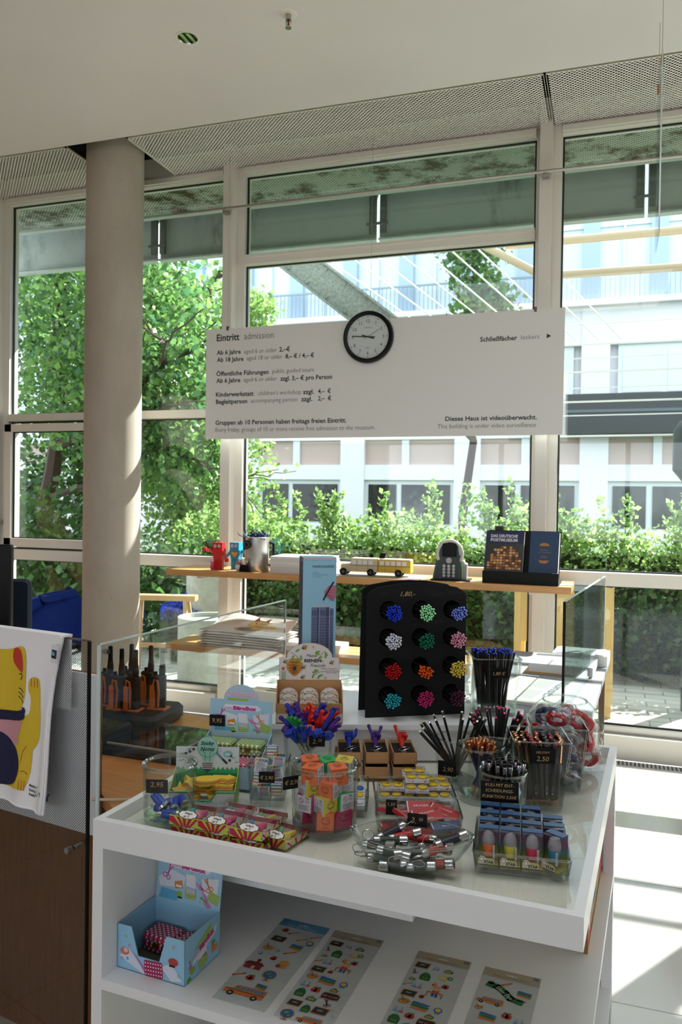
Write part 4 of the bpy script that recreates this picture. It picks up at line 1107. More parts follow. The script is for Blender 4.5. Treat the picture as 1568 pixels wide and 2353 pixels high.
# ------------------------------------------------------------------ wooden shelves along the glass
BEECH = wood('beech_veneer', '#b98550', '#cf9c66', (1.0, 14, 14), 0.35, 4)
def shelf(name, label, x0, x1, y0, y1, z):
    t = thing(name, label, 'shelf', (0, 0, z))
    mb = MB(); mb.box(x0, x1, y0, y1, -0.042, 0, BEECH); mb.build('board', t, smooth=False)
    for x in (-2.70, -0.44):
        if x0 < x < x1:
            mb = MB(); mb.box(x - 0.02, x + 0.02, y0 + 0.06, y1, -0.062, -0.042, ALU); mb.build('bracket', t, smooth=False)
    return t
Z1, Z2 = 1.112, 0.590
shelf('display_shelf', 'upper beech shelf along the glass, with models and books', -2.93, -0.21, 4.87, 5.265, Z1)
shelf('display_shelf', 'lower beech shelf along the glass, with folded bags and magazines', -2.93, -0.62, 4.87, 5.265, Z2)
def face(cd, x, y, s, k=2):
    cd.circ(x - s * 0.5, y, s * 0.33, '#e8e4e0', k, 10); cd.circ(x + s * 0.5, y, s * 0.33, '#e8e4e0', k, 10); cd.circ(x - s * 0.45, y, s * 0.16, '#101010', k + 1, 8); cd.circ(x + s * 0.55, y, s * 0.16, '#101010', k + 1, 8)
def robot(loc, color, label, rot, armdir, antenna=None, heart=False):
    t = thing('toy_robot', label, 'toy robot', loc, rot)
    c = M(color, 0.4)
    mb = MB(); mb.box(-0.036, 0.036, -0.03, 0.03, 0.135, 0.19, c); cd = Card(mb, (0, -0.0305, 0), (1, 0, 0), (0, 0, 1)); face(cd, 0, 0.166, 0.03); cd.line([(-0.012, 0.148), (0.012, 0.148)], 0.003, '#201010', 2); mb.build('head', t, smooth=False)
    mb = MB(); mb.prism([(-0.044, 0.135), (-0.028, 0.072), (0.028, 0.072), (0.044, 0.135)], -0.024, 0.024, c, 'xz')
    if heart:
        cd = Card(mb, (0, -0.0245, 0), (1, 0, 0), (0, 0, 1)); h_ = [(0, 0.085), (-0.026, 0.112), (-0.022, 0.124), (-0.010, 0.124), (0, 0.115), (0.010, 0.124), (0.022, 0.124), (0.026, 0.112)]; cd.poly(h_, '#d9a63a', 1)
    mb.build('torso', t, smooth=False)
    for s in (-1, 1):
        mb = MB(); mb.box(s * 0.017 - 0.014, s * 0.017 + 0.014, -0.017, 0.017, 0.0, 0.074, c); mb.build('leg', t, smooth=False)
        mb = MB(); a = armdir[0] if s < 0 else armdir[1]
        p0 = Vector((s * 0.042, 0, 0.125)); p1 = p0 + Vector((s * 0.06 * math.cos(a), -0.01, 0.06 * math.sin(a)))
        mb.cyl(p0, p1, 0.011, c, n=4); mb.box(p1.x - 0.010, p1.x + 0.010, p1.y - 0.013, p1.y + 0.013, p1.z - 0.012, p1.z + 0.012, c); mb.build('arm', t, smooth=False)
    if antenna:
        mb = MB(); mb.tube([(0, 0, 0.19), (0.004, 0, 0.205), (-0.004, 0, 0.215)], 0.003, M(antenna, 0.5)); mb.build('sprig', t)
    return t
robot((-2.575, 4.97, Z1), '#c21d1a', 'red block-headed toy robot on the upper shelf, arm stretched left', R(5), (R(15), R(-70)), '#1f5a34')
robot((-2.48, 5.05, Z1), '#2f9cc4', 'light blue toy robot with a golden heart on the upper shelf', R(-4), (R(-50), R(0)), None, True)
t = thing('cupcake_trinket', 'small white cupcake trinket with pink icing before the blue robot', 'trinket', (-2.395, 4.92, Z1))
mb = MB(); mb.lathe([(0, 0), (0.015, 0), (0.026, 0.018), (0.027, 0.035), (0.018, 0.046), (0, 0.05)], M('#d9d0c8', 0.5), 20); mb.build('cup', t)
mb = MB(); mb.lathe([(0.018, 0.046), (0.02, 0.054), (0.013, 0.066), (0, 0.07)], M('#c85a66', 0.4), 16); mb.build('icing', t)
t = thing('pink_trinket', 'tiny pink toy figure beside the feet of the red robot', 'trinket', (-2.60, 4.92, Z1))
mb = MB(); mb.ell((0, 0, 0.02), (0.014, 0.012, 0.02), M('#c93a74', 0.4)); mb.ell((0.002, 0, 0.045), 0.012, M('#d85a8a', 0.4)); mb.build('body', t)
mb = MB(); mb.ell((-0.01, 0, 0.058), 0.005, M('#c93a74', 0.4)); mb.ell((0.012, 0, 0.058), 0.005, M('#c93a74', 0.4)); mb.build('ears', t)
# metal can with blue shreds and a camera eye
t = thing('metal_can', 'brushed metal can with blue shredded hair and a lens eye', 'can', (-2.30, 5.0, Z1), R(0))
m, nt, b = nm('brushed_can'); b.inputs['Metallic'].default_value = 0.85; b.inputs['Roughness'].default_value = 0.38; b.inputs['Base Color'].default_value = lin('#c4c2bf')
mb = MB(); mb.lathe([(0, 0), (0.083, 0), (0.085, 0.003), (0.085, 0.232), (0.08, 0.235), (0.078, 0.2), (0, 0.2)], m, 48); mb.build('body', t)
BLUSH = M('#14285c', 0.6)
mb = MB(); r3 = random.Random(2)
for i in range(90):
    a = r3.uniform(0, 2 * PI); r0 = r3.uniform(0, 0.08); p = Vector((r0 * math.cos(a), r0 * math.sin(a), 0.225)); pts = [p]
    for j in range(4): p = p + Vector((r3.uniform(-0.022, 0.022), r3.uniform(-0.022, 0.022), r3.uniform(-0.012, 0.022))); pts.append(p.copy())
    mb.tube(pts, 0.003, BLUSH, 4)
for i in range(12):
    a = PI * (1.0 + 0.25 * r3.random()); pts = [Vector((0.088 * math.cos(a), 0.088 * math.sin(a), 0.235 - 0.018 * j)) + Vector((r3.uniform(-.004, .004), r3.uniform(-.004, .004), 0)) for j in range(6)]
    mb.tube(pts, 0.003, BLUSH, 4)
mb.build('shredded_hair', t)
mb = MB(); mb.cyl((-0.025, -0.078, 0.185), (-0.028, -0.105, 0.185), 0.03, M('#2a2c30', 0.25, 0.5), n=24); mb.cyl((-0.028, -0.104, 0.185), (-0.0285, -0.108, 0.185), 0.021, M('#8a8f96', 0.2, 0.8), n=24); mb.cyl((-0.0285, -0.107, 0.185), (-0.029, -0.109, 0.185), 0.014, M('#08090c', 0.05), n=20); mb.build('lens_eye', t)
mb = MB(); mb.tube([(0.085, 0.02, 0.20), (0.11, 0.03, 0.19), (0.115, 0.03, 0.12), (0.10, 0.03, 0.05), (0.083, 0.02, 0.04)], 0.009, BLACK, 8); mb.build('handle', t)
mb = MB(); mb.prism([(-0.082, 0), (-0.005, 0), (-0.02, 0.045), (-0.07, 0.05)], -0.11, -0.088, BLACK, 'xz'); mb.tube([(-0.06, -0.095, 0.05), (-0.075, -0.09, 0.10), (-0.07, -0.085, 0.15)], 0.002, BLACK); mb.ell((-0.085, -0.09, 0.072), 0.012, M('#b8b0a8', 0.4)); mb.ell((-0.03, -0.098, 0.07), 0.012, M('#b8b0a8', 0.4)); mb.build('mouth_piece', t)
# white books stack
hh = 0; cs = ('#dedbd6', '#d8d2cd', '#e0dad4', '#d5cfd0', '#dcd6d2')
bl_ = ['thick white book at the bottom of the pile on the upper shelf', 'white book second from the bottom of the shelf pile', 'white book in the middle of the shelf pile', 'white book fourth from the bottom of the shelf pile', 'white book with a red blot on top of the shelf pile']
for i, (h_, dx) in enumerate(((0.042, 0), (0.014, 0.004), (0.022, -0.002), (0.014, 0.003), (0.018, 0))):
    t = thing('book', bl_[i], 'book', (-1.965 + dx, 5.06, Z1 + hh), R((0, 1, -1.5, 1, 3)[i]), 'pile of white books on the upper shelf')
    mb = MB(); mb.box(-0.198, 0.198, -0.135, 0.135, 0.002, h_ - 0.002, M('#e6e2da', 0.8)); mb.build('pages', t, smooth=False)
    mb = MB(); mb.box(-0.202, 0.202, -0.138, 0.138, 0, 0.002, M(cs[i], 0.5)); mb.box(-0.202, 0.202, -0.138, 0.138, h_ - 0.002, h_, M(cs[i], 0.5)); mb.box(-0.202, 0.202, -0.1395, -0.1375, 0, h_, M(cs[i], 0.5))
    if i == 4:
        cd = Card(mb, (0, 0, h_), (1, 0, 0), (0, 1, 0)); cd.circ(0.02, -0.03, 0.07, '#c22a35', 1, 14, 0.03, 0.3); cd.rect(-0.18, -0.12, -0.1, -0.1, '#9a9a9a', 1)
    mb.build('cover', t, smooth=False); hh += h_ + 0.0005
# model bus on a printed board
t = thing('display_board', 'flat printed grey board lying under the model bus', 'board', (-1.40, 5.05, Z1), R(3))
mb = MB(); mb.box(-0.34, 0.27, -0.15, 0.14, 0, 0.004, M('#8f9096', 0.5)); cd = Card(mb, (0, 0, 0.004), (1, 0, 0), (0, 1, 0)); cd.rect(-0.3, -0.13, 0.1, -0.09, '#b9a84c', 1); cd.rect(-0.2, -0.08, 0.2, -0.06, '#4c5560', 1); cd.rect(0.12, -0.13, 0.22, -0.02, '#c8c8cc', 1); mb.build('board', t, smooth=False)
CRM, YB = M('#cdbb98', 0.5), M('#cfae3a', 0.5)
t = thing('model_bus', 'yellow and cream articulated cardboard model bus on the upper shelf', 'model bus', (-1.45, 5.03, Z1 + 0.004), R(3))
def buscar(x0, x1, c, nm_):
    mb = MB(); mb.box(x0, x1, -0.045, 0.045, 0.025, 0.105, c); mb.prism([(x0, 0.105), (x1, 0.105), (x1 - 0.006, 0.112), (x0 + 0.006, 0.112)], -0.044, 0.044, M('#cfc4b0', 0.6), 'xz')
    cd = Card(mb, (0, -0.0455, 0), (1, 0, 0), (0, 0, 1)); n = int((x1 - x0) / 0.037)
    cd.rect(x0, 0.064, x1, 0.067, '#4a3c28', 1)
    for i in range(n): cd.rect(x0 + 0.01 + i * 0.037, 0.072, x0 + 0.038 + i * 0.037, 0.098, '#d9dce0', 1); cd.ring(0, 0, 0, 0, '#ffffff')
    for i in range(1, n, 2): cd.rect(x0 + 0.004 + i * 0.037, 0.03, x0 + 0.0055 + i * 0.037, 0.1, '#4a3c28', 2)
    mb.build(nm_, t, smooth=False)
buscar(-0.165, 0.015, CRM, 'front_body'); buscar(0.022, 0.235, YB, 'rear_body')
mb = MB(); mb.box(-0.235, -0.165, -0.032, 0.032, 0.022, 0.066, CRM); mb.prism([(-0.235, 0.066), (-0.165, 0.066), (-0.165, 0.078), (-0.225, 0.072)], -0.03, 0.03, CRM, 'xz'); mb.build('bonnet', t, smooth=False)
for x in (-0.215, -0.03, 0.155):
    for y in (-0.05, 0.036):
        mb = MB(); mb.cyl((x, y, 0.022), (x, y + 0.014, 0.022), 0.024, BLACK, n=20); mb.cyl((x, y - 0.001, 0.022), (x, y, 0.022), 0.010, M('#4a4a4c', 0.4), n=12); mb.build('wheel', t)
mb = MB(); mb.prism([(-0.02, 0), (0.02, 0), (0.028, 0.035), (-0.01, 0.035)], -0.003, 0.003, BLACK, 'xz'); mb.T = Matrix(); o = mb.build('price_tag', smooth=False); o.location = (-1.415, 5.03, Z1 + 0.117); tag(o, 'small black price tag standing on the roof of the model bus', 'price tag')
# toy payphone
t = thing('model_telephone', 'grey and green model telephone with a white cord on the upper shelf', 'model telephone', (-0.955, 5.0, Z1), R(4))
GR = M('#1d4a38', 0.4)
mb = MB(); mb.box(-0.115, 0.13, -0.08, 0.08, 0, 0.008, BLACK); mb.build('base_plate', t, smooth=False)
mb = MB(); mb.prism([(-0.09, 0.008), (0.055, 0.008), (0.06, 0.16), (0.045, 0.24), (-0.055, 0.24), (-0.07, 0.16)], -0.03, 0.05, M('#2c3030', 0.35), 'xz'); mb.prism([(0.055, 0.008), (0.075, 0.008), (0.07, 0.16), (0.06, 0.16)], -0.035, 0.05, GR, 'xz'); mb.prism([(-0.108, 0.008), (-0.09, 0.008), (-0.07, 0.16), (-0.08, 0.16)], -0.035, 0.05, GR, 'xz'); mb.build('housing', t, smooth=False)
mb = MB(); mb.rbox(-0.048, 0.042, -0.045, -0.03, 0.15, 0.235, BLACK, 0.006); mb.build('display', t)
mb = MB(); mb.cyl((-0.005, -0.03, 0.125), (-0.005, -0.045, 0.125), 0.018, M('#a8a8a4', 0.4), n=20)
for i in range(3):
    for j in range(4): mb.cyl((-0.035 + 0.03 * i, -0.03, 0.03 + 0.02 * j), (-0.035 + 0.03 * i, -0.045, 0.03 + 0.02 * j), 0.010, M('#b4b4b0', 0.4), n=8)
mb.build('keypad', t)
mb = MB(); pts = [Vector((0.078 * math.cos(a), -0.035, 0.165 + 0.085 * math.sin(a))) for a in [PI * 1.15 - i * PI * 1.3 / 30 for i in range(31)]]
pts += [Vector((0.085, -0.04, 0.12)), Vector((0.10, -0.05, 0.10))]
mb.tube(pts, 0.009, M('#c9c6c0', 0.4), 8, taper=[1 + 0.25 * (i % 2) for i in range(len(pts))]); mb.build('cord', t)
mb = MB(); mb.rbox(0.082, 0.108, -0.05, 0.03, 0.008, 0.11, M('#8d9090', 0.3), 0.006); mb.build('coin_box', t)
# books on a black stand
t = thing('book_stand', 'black wooden book stand at the right end of the upper shelf', 'book stand', (-0.505, 5.0, Z1), R(-3))
mb = MB(); mb.box(-0.23, 0.225, -0.10, -0.085, 0, 0.075, MATTEBLK); mb.box(-0.23, 0.225, -0.09, 0.07, 0, 0.03, MATTEBLK); mb.build('ledge', t, smooth=False)
mb = MB(); mb.prism([(-0.03, 0.03), (-0.015, 0.03), (0.09, 0.32), (0.075, 0.32)], -0.225, 0.22, MATTEBLK, 'yz'); mb.build('back_board', t, smooth=False)
mb = MB(); mb.box(-0.19, -0.14, 0.08, 0.12, 0.31, 0.345, M('#3a2418', 0.5)); mb.build('catch', t, smooth=False)
def bookon(x, w, h_, d_, c, label, draw, rz=0):
    o = thing('book', label, 'book', (-0.505 + x, 5.0 - 0.078 + 0.0, Z1 + 0.033), (R(-18), 0, R(-3)))
    mb = MB(); mb.box(-w / 2, w / 2, 0.0, d_, 0, h_, c); mb.build('cover', o, smooth=False)
    mb = MB(); mb.box(-w / 2 + 0.004, w / 2 + 0.001, 0.002, d_ - 0.002, 0.003, h_ - 0.002, M('#d9d2c4', 0.8)); mb.build('pages', o, smooth=False)
    mb = MB(); draw(Card(mb, (0, -0.0002, 0), (1, 0, 0), (0, 0, 1))); mb.build('cover_print', o, smooth=False)
def dm(cd):
    cd.rect(-0.115, 0.22, 0.115, 0.30, '#1d2448', 1)
    cd.text('DAS DEUTSCHE', -0.005, 0.258, 0.019, '#d5cfd6', 2, width=0.165, bold=0.04, align='c'); cd.text('POSTMUSEUM', -0.005, 0.232, 0.019, '#d5cfd6', 2, width=0.165, bold=0.04, align='c')
    n = 11; r4 = random.Random(4)
    for i in range(11):
        for j in range(9):
            u = -0.1 + i * 0.019; v = 0.055 + j * 0.0165
            if (u / 0.105) ** 2 + ((v - 0.05) / 0.15) ** 2 < 1.0: cd.rect(u, v, u + 0.016, v + 0.013, r4.choice(['#c98a45', '#a5642c', '#d9a565', '#7a4420', '#5a3018']), 2)
bookon(-0.115, 0.235, 0.30, 0.012, M('#0c0c10', 0.35), 'dark Postmuseum book with a glowing dome, left on the black stand', dm)
def dm2(cd):
    G = '#a8763a'
    for s in (1, -1):
        cy = 0.165 + s * 0.045
        cd.poly([(0.030 * math.cos(a) + 0.0, cy + s * 0.020 * math.sin(a)) for a in [PI * i / 10 for i in range(11)]], G, 2)
    cd.text('Die Post', 0, 0.180, 0.010, G, 2, align='c'); cd.text('in der Gesellschaft', 0, 0.166, 0.009, G, 2, width=0.08, align='c'); cd.rect(-0.016, 0.146, 0.016, 0.148, G, 2); cd.rect(-0.022, 0.137, 0.022, 0.139, G, 2)
bookon(0.125, 0.172, 0.30, 0.028, M('#17385c', 0.5), 'blue book with a golden emblem, right on the black stand', dm2)
t = thing('paper_card', 'small white card lying at the right end of the upper shelf', 'card', (-0.26, 5.02, Z1), R(10)); mb = MB(); mb.box(-0.05, 0.05, -0.06, 0.08, 0, 0.004, M('#dadada', 0.4)); mb.build('sheet', t, smooth=False)

# folded tote bags on the lower shelf
for i in range(7):
    t = thing('folded_tote_bag', ('white cotton tote bag with a yellow cat, topmost of the folded stack' if i == 6 else 'folded white cotton tote bag in the stack under the cat print'), 'tote bag', (-2.375 + 0.003 * (i % 3), 5.03, Z2 + 0.0175 * i), R(-6 + 1.5 * (i % 3)), 'folded tote bags on the lower shelf')
    mb = MB(); nx, ny = 24, 12; vs = []
    for top in (0, 1):
        for j in range(ny + 1):
            for k in range(nx + 1):
                u, v = k / nx, j / ny
                x = -0.31 + 0.62 * u; y = -0.15 + 0.30 * v
                rise = (0.0175 * top * (1 - 0.7 * (2 * abs(u - 0.5)) ** 8) * (1 - 0.5 * (2 * abs(v - 0.5)) ** 6)) + 0.002 * math.sin(9 * u + i) * top
                if i == 6: rise += 0.10 * max(0, v - 0.5) ** 1.5 * top * 2.2 * (0.8 + 0.2 * math.sin(6 * u))
                if i == 6 and not top: rise += 0.10 * max(0, v - 0.5) ** 1.5 * 2.0
                vs.append((x, y, rise))
    o1 = (nx + 1) * (ny + 1); fs = []
    for j in range(ny):
        for k in range(nx):
            a = j * (nx + 1) + k; fs.append((o1 + a, o1 + a + 1, o1 + a + nx + 2, o1 + a + nx + 1)); fs.append((a, a + nx + 1, a + nx + 2, a + 1))
    for k in range(nx): fs.append((k, k + 1, o1 + k + 1, o1 + k)); a = ny * (nx + 1) + k; fs.append((a + 1, a, o1 + a, o1 + a + 1))
    for j in range(ny): a = j * (nx + 1); fs.append((a + nx + 1, a, o1 + a, o1 + a + nx + 1)); a += nx; fs.append((a, a + nx + 1, o1 + a + nx + 1, o1 + a))
    mb.add(vs, fs, M('#dcd5d0', 0.9, name='bag_cotton')); mb.build('cloth', t, angle=60)
    if i == 6:
        mb = MB()
        class TC(Card):
            def P(self, x, y, k):
                v = (y + 0.15) / 0.30; return Vector((x, y, 0.0185 + 0.22 * max(0, v - 0.5) ** 1.5 + 0.0005 * k + 0.001))
        cd = TC(mb, (0, 0, 0), (1, 0, 0), (0, 1, 0)); Y2 = M('#d9b53a', 0.8)
        cd.circ(0.06, 0.05, 0.085, Y2, 1, 16, 0.045); cd.circ(0.03, -0.05, 0.10, Y2, 1, 16, 0.06); cd.circ(0.17, 0.03, 0.04, Y2, 1, 12, 0.03); cd.circ(0.01, -0.055, 0.055, '#1d2f5e', 3, 16, 0.042)
        cd.poly([(0.0, 0.075), (0.03, 0.12), (0.05, 0.085)], '#b8322a', 3); cd.poly([(0.09, 0.085), (0.13, 0.115), (0.125, 0.07)], '#b8322a', 3); cd.line([(0.02, 0.025), (0.12, 0.02)], 0.012, '#b9788a', 3)
        cd.circ(0.035, 0.06, 0.008, '#101030', 3, 8); cd.circ(0.095, 0.06, 0.008, '#101030', 3, 8)
        mb.build('cat_print', t, smooth=False)
for i, (x, c, lab) in enumerate(((-1.98, '#e4e2de', 'white cloth bundle right of the folded tote bags'), (-1.78, '#cfd8d4', 'pale magazine stack in the middle of the lower shelf'), (-1.42, '#5c5350', 'dark magazines stacked on the lower shelf'), (-1.15, '#d9d9d9', 'white booklet stack at the right of the lower shelf'))):
    t = thing('magazine', lab, 'magazine' if i else 'cloth', (x, 5.04, Z2), R(3 * i - 4))
    for j in range(4):
        mb = MB(); mb.box(-0.095, 0.095, -0.14, 0.14, 0.012 * j, 0.012 * j + 0.010, M(c, 0.6)); mb.build('copy', t, smooth=False)
# slotted white box on the floor by the glass
t = thing('slotted_box', 'white box with slots in its lid standing in the sun by the glass', 'box', (-2.03, 5.0, 0))
mb = MB(); mb.box(-0.26, 0.5, -0.10, 0.12, 0, 0.29, WHITE); mb.build('body', t, smooth=False)
mb = MB(); mb.box(-0.27, 0.51, -0.11, 0.13, 0.29, 0.31, WHITE)
for k in range(3): mb.box(-0.16, 0.45, -0.07 + 0.06 * k, -0.045 + 0.06 * k, 0.3101, 0.3106, M('#55575a', 0.8))
mb.build('lid', t, smooth=False)
# ------------------------------------------------------------------ display table
TA = R(-3.3)
T0X, T0Y = -1.1314, 1.5691
def TT(x, y, z):
    c, s = math.cos(TA), math.sin(TA)
    return (T0X + x * c - y * s, T0Y + x * s + y * c, z)
def rel(cx, cy, rot, dx, dy):
    c, s = math.cos(rot), math.sin(rot)
    return cx + dx * c - dy * s, cy + dx * s + dy * c
G0 = 0.825           # glass level inside the tray rim
TW_, TD = 1.101, 1.107
TBEIGE = M('#ebe4d8', 0.5, name='table_inlay')
t = thing('display_table', 'white square display table with a sunken glass top and a low shelf', 'table', TT(0, 0, 0), TA)
for (nm_, poly) in (('front', [(0, 0), (TW_, 0), (TW_ - .02, .02), (.02, .02)]), ('back', [(0, TD), (.02, TD - .02), (TW_ - .02, TD - .02), (TW_, TD)]), ('left', [(0, 0), (.02, .02), (.02, TD - .02), (0, TD)]), ('right', [(TW_, 0), (TW_, TD), (TW_ - .02, TD - .02), (TW_ - .02, .02)])):
    mb = MB(); g = 0.0004
    cx_ = sum(p[0] for p in poly) / 4; cy_ = sum(p[1] for p in poly) / 4
    mb.prism(poly, 0.786, 0.85, WHITE); mb.build('rim', t, smooth=False)
mb = MB(); mb.box(.02, TW_ - .02, .02, TD - .02, 0.79, 0.817, TBEIGE); mb.build('inlay_board', t, smooth=False)
m = glass('table_glass', tint=(0.96, 0.985, 0.965), edge=(0.85, 0.92, 0.88), base=0.045, grow=0.9, power=4.5)
mb = MB(); mb.add([(.022, .022, G0), (TW_ - .022, .022, G0), (TW_ - .022, TD - .022, G0), (.022, TD - .022, G0)], [(0, 1, 2, 3)], m); mb.build('glass_top', t, smooth=False)
mb = MB(); mb.box(0, .029, 0, TD, 0, 0.786, WHITE); mb.build('side_panel', t, smooth=False)
mb = MB(); mb.box(.029, TW_, 0.0, TD, 0.456, 0.48, WHITE); mb.build('shelf_board', t, smooth=False)
mb = MB(); mb.box(.029, TW_, 0.0, TD, 0.10, 0.125, WHITE); mb.build('shelf_board', t, smooth=False)
mb = MB(); mb.box(TW_ - .03, TW_, TD - .06, TD, 0, 0.786, WHITE); mb.build('leg', t, smooth=False)
mb = MB(); mb.box(.029, TW_ - 0.03, TD - .02, TD, 0.125, 0.786, WHITE); mb.build('back_panel', t, smooth=False)
mb = MB(); mb.box(.12, .685, .315, .80, 0.60, 0.786, WHITE); mb.build('drawer_housing', t, smooth=False)

# riser on the table
RZ = 0.935
def pz(px, py):  # only used with measured table coordinates
    return px, py
t = thing('riser', 'white platform raised at the back of the display table', 'riser', TT(0, 0, 0), TA)
RP = [(0.13, 0.603), (0.814, 0.899), (0.814, 1.105), (0.03, 1.105)]
mb = MB(); mb.prism(RP, RZ - 0.016, RZ, WHITE); mb.build('top_board', t, smooth=False)
RP2 = [(0.138, 0.617), (0.805, 0.906), (0.805, 1.095), (0.045, 1.095)]
mb = MB(); mb.prism(RP2, G0, RZ - 0.016, WHITE); mb.build('body', t, smooth=False)

def square_vase(name, label, tx, ty, z0, wb, wt, h, rot, db=None, dt=None, base=0.014, th=0.0035):
    db = db or wb; dt = dt or wt
    t = thing(name, label, 'glass vase' if h > 0.08 else 'glass dish', TT(tx, ty, z0), TA + R(rot))
    def ring(w, d, z, r_=0.006):
        pts = []
        for cx, cy, a0 in ((w / 2 - r_, d / 2 - r_, 0), (-w / 2 + r_, d / 2 - r_, 90), (-w / 2 + r_, -d / 2 + r_, 180), (w / 2 - r_, -d / 2 + r_, 270)):
            for i in range(4): a = R(a0 + 30 * i); pts.append((cx + r_ * math.cos(a), cy + r_ * math.sin(a), z))
        return pts
    k = base / h
    mb = MB(); mb.loft([ring(wb + (wt - wb) * k, db + (dt - db) * k, base), ring(wt, dt, h), ring(wt - 2 * th, dt - 2 * th, h), ring(wb - 2 * th + (wt - wb) * k, db - 2 * th + (dt - db) * k, base)], GLASSM, cap=False)
    mb.build('wall', t, angle=50)
    mb = MB(); mb.loft([ring(wb - 0.004, db - 0.004, 0), ring(wb, db, 0.003), ring(wb + (wt - wb) * k, db + (dt - db) * k, base)], GLASST); mb.build('thick_base', t, angle=50)
    mb = MB(); pr_ = ring(wt - th, dt - th, h); mb.tube([Vector(p) for p in pr_], th * 0.62, GLASST, 8, closed=True); mb.build('rim', t)
    return t
def round_vase(name, label, tx, ty, z0, r_, h, rt=None, base=0.016, th=0.0045, n=56, rimr=0.0035, cat='glass jar'):
    rt = rt or r_
    t = thing(name, label, cat, TT(tx, ty, z0), TA)
    rb = r_ + (rt - r_) * base / h
    mb = MB(); mb.lathe([(rb, base), (rt, h), (rt - th, h), (rb - th, base)], GLASSM, n); mb.build('wall', t)
    mb = MB(); mb.lathe([(0, 0.004), (r_ * 0.6, 0.0), (r_ - 0.006, 0), (r_, 0.005), (rb, base), (rb - th, base), (0, base - 0.002)], GLASST, n); mb.build('thick_base', t)
    mb = MB(); mb.tube([((rt - th / 2) * math.cos(2 * PI * i / n), (rt - th / 2) * math.sin(2 * PI * i / n), h) for i in range(n)], rimr, GLASST, 8, closed=True); mb.build('rim', t)
    return t
TAGM = M('#08080a', 0.6, name='chalk_card', spec=0.2); INKT = M('#c09a62', 0.6, name='gold_ink')
def price_tag(label, tx, ty, z, rot, w, h, lines, tilt=-8, rz=0, name='price_tag'):
    o = thing(name, label, 'price tag', TT(tx, ty, z), (R(tilt), R(rz), TA + R(rot)))
    mb = MB(); mb.box(-w / 2, w / 2, 0, 0.001, 0, h, TAGM); mb.build('card', o, smooth=False)
    mb = MB(); cd = Card(mb, (0, -0.0003, 0), (1, 0, 0), (0, 0, 1))
    for s, x, y, hh in lines: cd.text(s, x, y, hh, INKT, 1, shear=0.15, align='c')
    if not lines:
        for q in range(2): cd.line([(-w * .3, h * (.62 - .25 * q)), (-w * .05, h * (.66 - .25 * q)), (w * .28, h * (.60 - .25 * q))], 0.0012, INKT, 1)
    mb.build('lettering', o, smooth=False)

# ---- hand shapes used for pens, key rings and erasers
def hand(mb, g, mat, s=1.0, T=None):
    old = mb.T; mb.T = (T or Matrix()) @ Matrix.Scale(s, 4) @ Matrix.Diagonal((1.0, 1.25, 1.0, 1.0))
    mb.capsule((0, 0, 0), (0, 0, 0.016), 0.0055, 0.0065, mat, 8)
    mb.ell((0, 0, 0.024), (0.0115, 0.0072, 0.0135), mat, 10)
    up = {'point': (1, 0, 0, 0), 'horns': (1, 0, 0, 1), 'open': (1, 1, 1, 1), 'fist': (0, 0, 0, 0), 'victory': (1, 1, 0, 0), 'thumb': (0, 0, 0, 0)}[g]
    ln = (0.021, 0.024, 0.022, 0.017)
    for i in range(4):
        x = -0.0082 + i * 0.0055
        if up[i]:
            sp = (i - 1.5) * (0.0035 if g == 'open' else 0.0025 if g != 'horns' else 0.003)
            mb.capsule((x, 0, 0.030), (x + sp, -0.001, 0.033 + ln[i] * 0.5), 0.0036, 0.0036, mat, 8); mb.capsule((x + sp, -0.001, 0.033 + ln[i] * 0.5), (x + sp * 1.6, -0.002, 0.033 + ln[i] * 0.9), 0.0036, 0.0048 if g != 'open' else 0.004, mat, 8)
        else:
            mb.capsule((x, -0.002, 0.034), (x, -0.008, 0.031), 0.0034, 0.0033, mat, 8); mb.capsule((x, -0.008, 0.031), (x, -0.0065, 0.023), 0.0033, 0.003, mat, 8)
    if g in ('thumb', 'open'):
        mb.capsule((0.009, -0.001, 0.020), (0.017, -0.003, 0.028), 0.0038, 0.0036, mat, 8); mb.capsule((0.017, -0.003, 0.028), (0.0185, -0.003, 0.041 if g == 'thumb' else 0.034), 0.0036, 0.0042, mat, 8)
    else:
        mb.capsule((0.009, -0.001, 0.019), (0.0115, -0.0085, 0.024), 0.0037, 0.0035, mat, 8); mb.capsule((0.0115, -0.0085, 0.024), (0.003, -0.0105, 0.027), 0.0035, 0.0033, mat, 8)
    mb.T = old

def lean(o, base, tip):
    d = (Vector(tip) - Vector(base)).normalized()
    q = d.to_track_quat('Z', 'Y')
    e = q.to_euler(); o.location = base; o.rotation_euler = e
    return o
def spin(o, base, tip, a):
    d = (Vector(tip) - Vector(base)).normalized()
    q = d.to_track_quat('Z', 'Y').to_matrix().to_4x4() @ Matrix.Rotation(a, 4, 'Z')
    o.location = base; o.rotation_euler = q.to_euler()
    return o

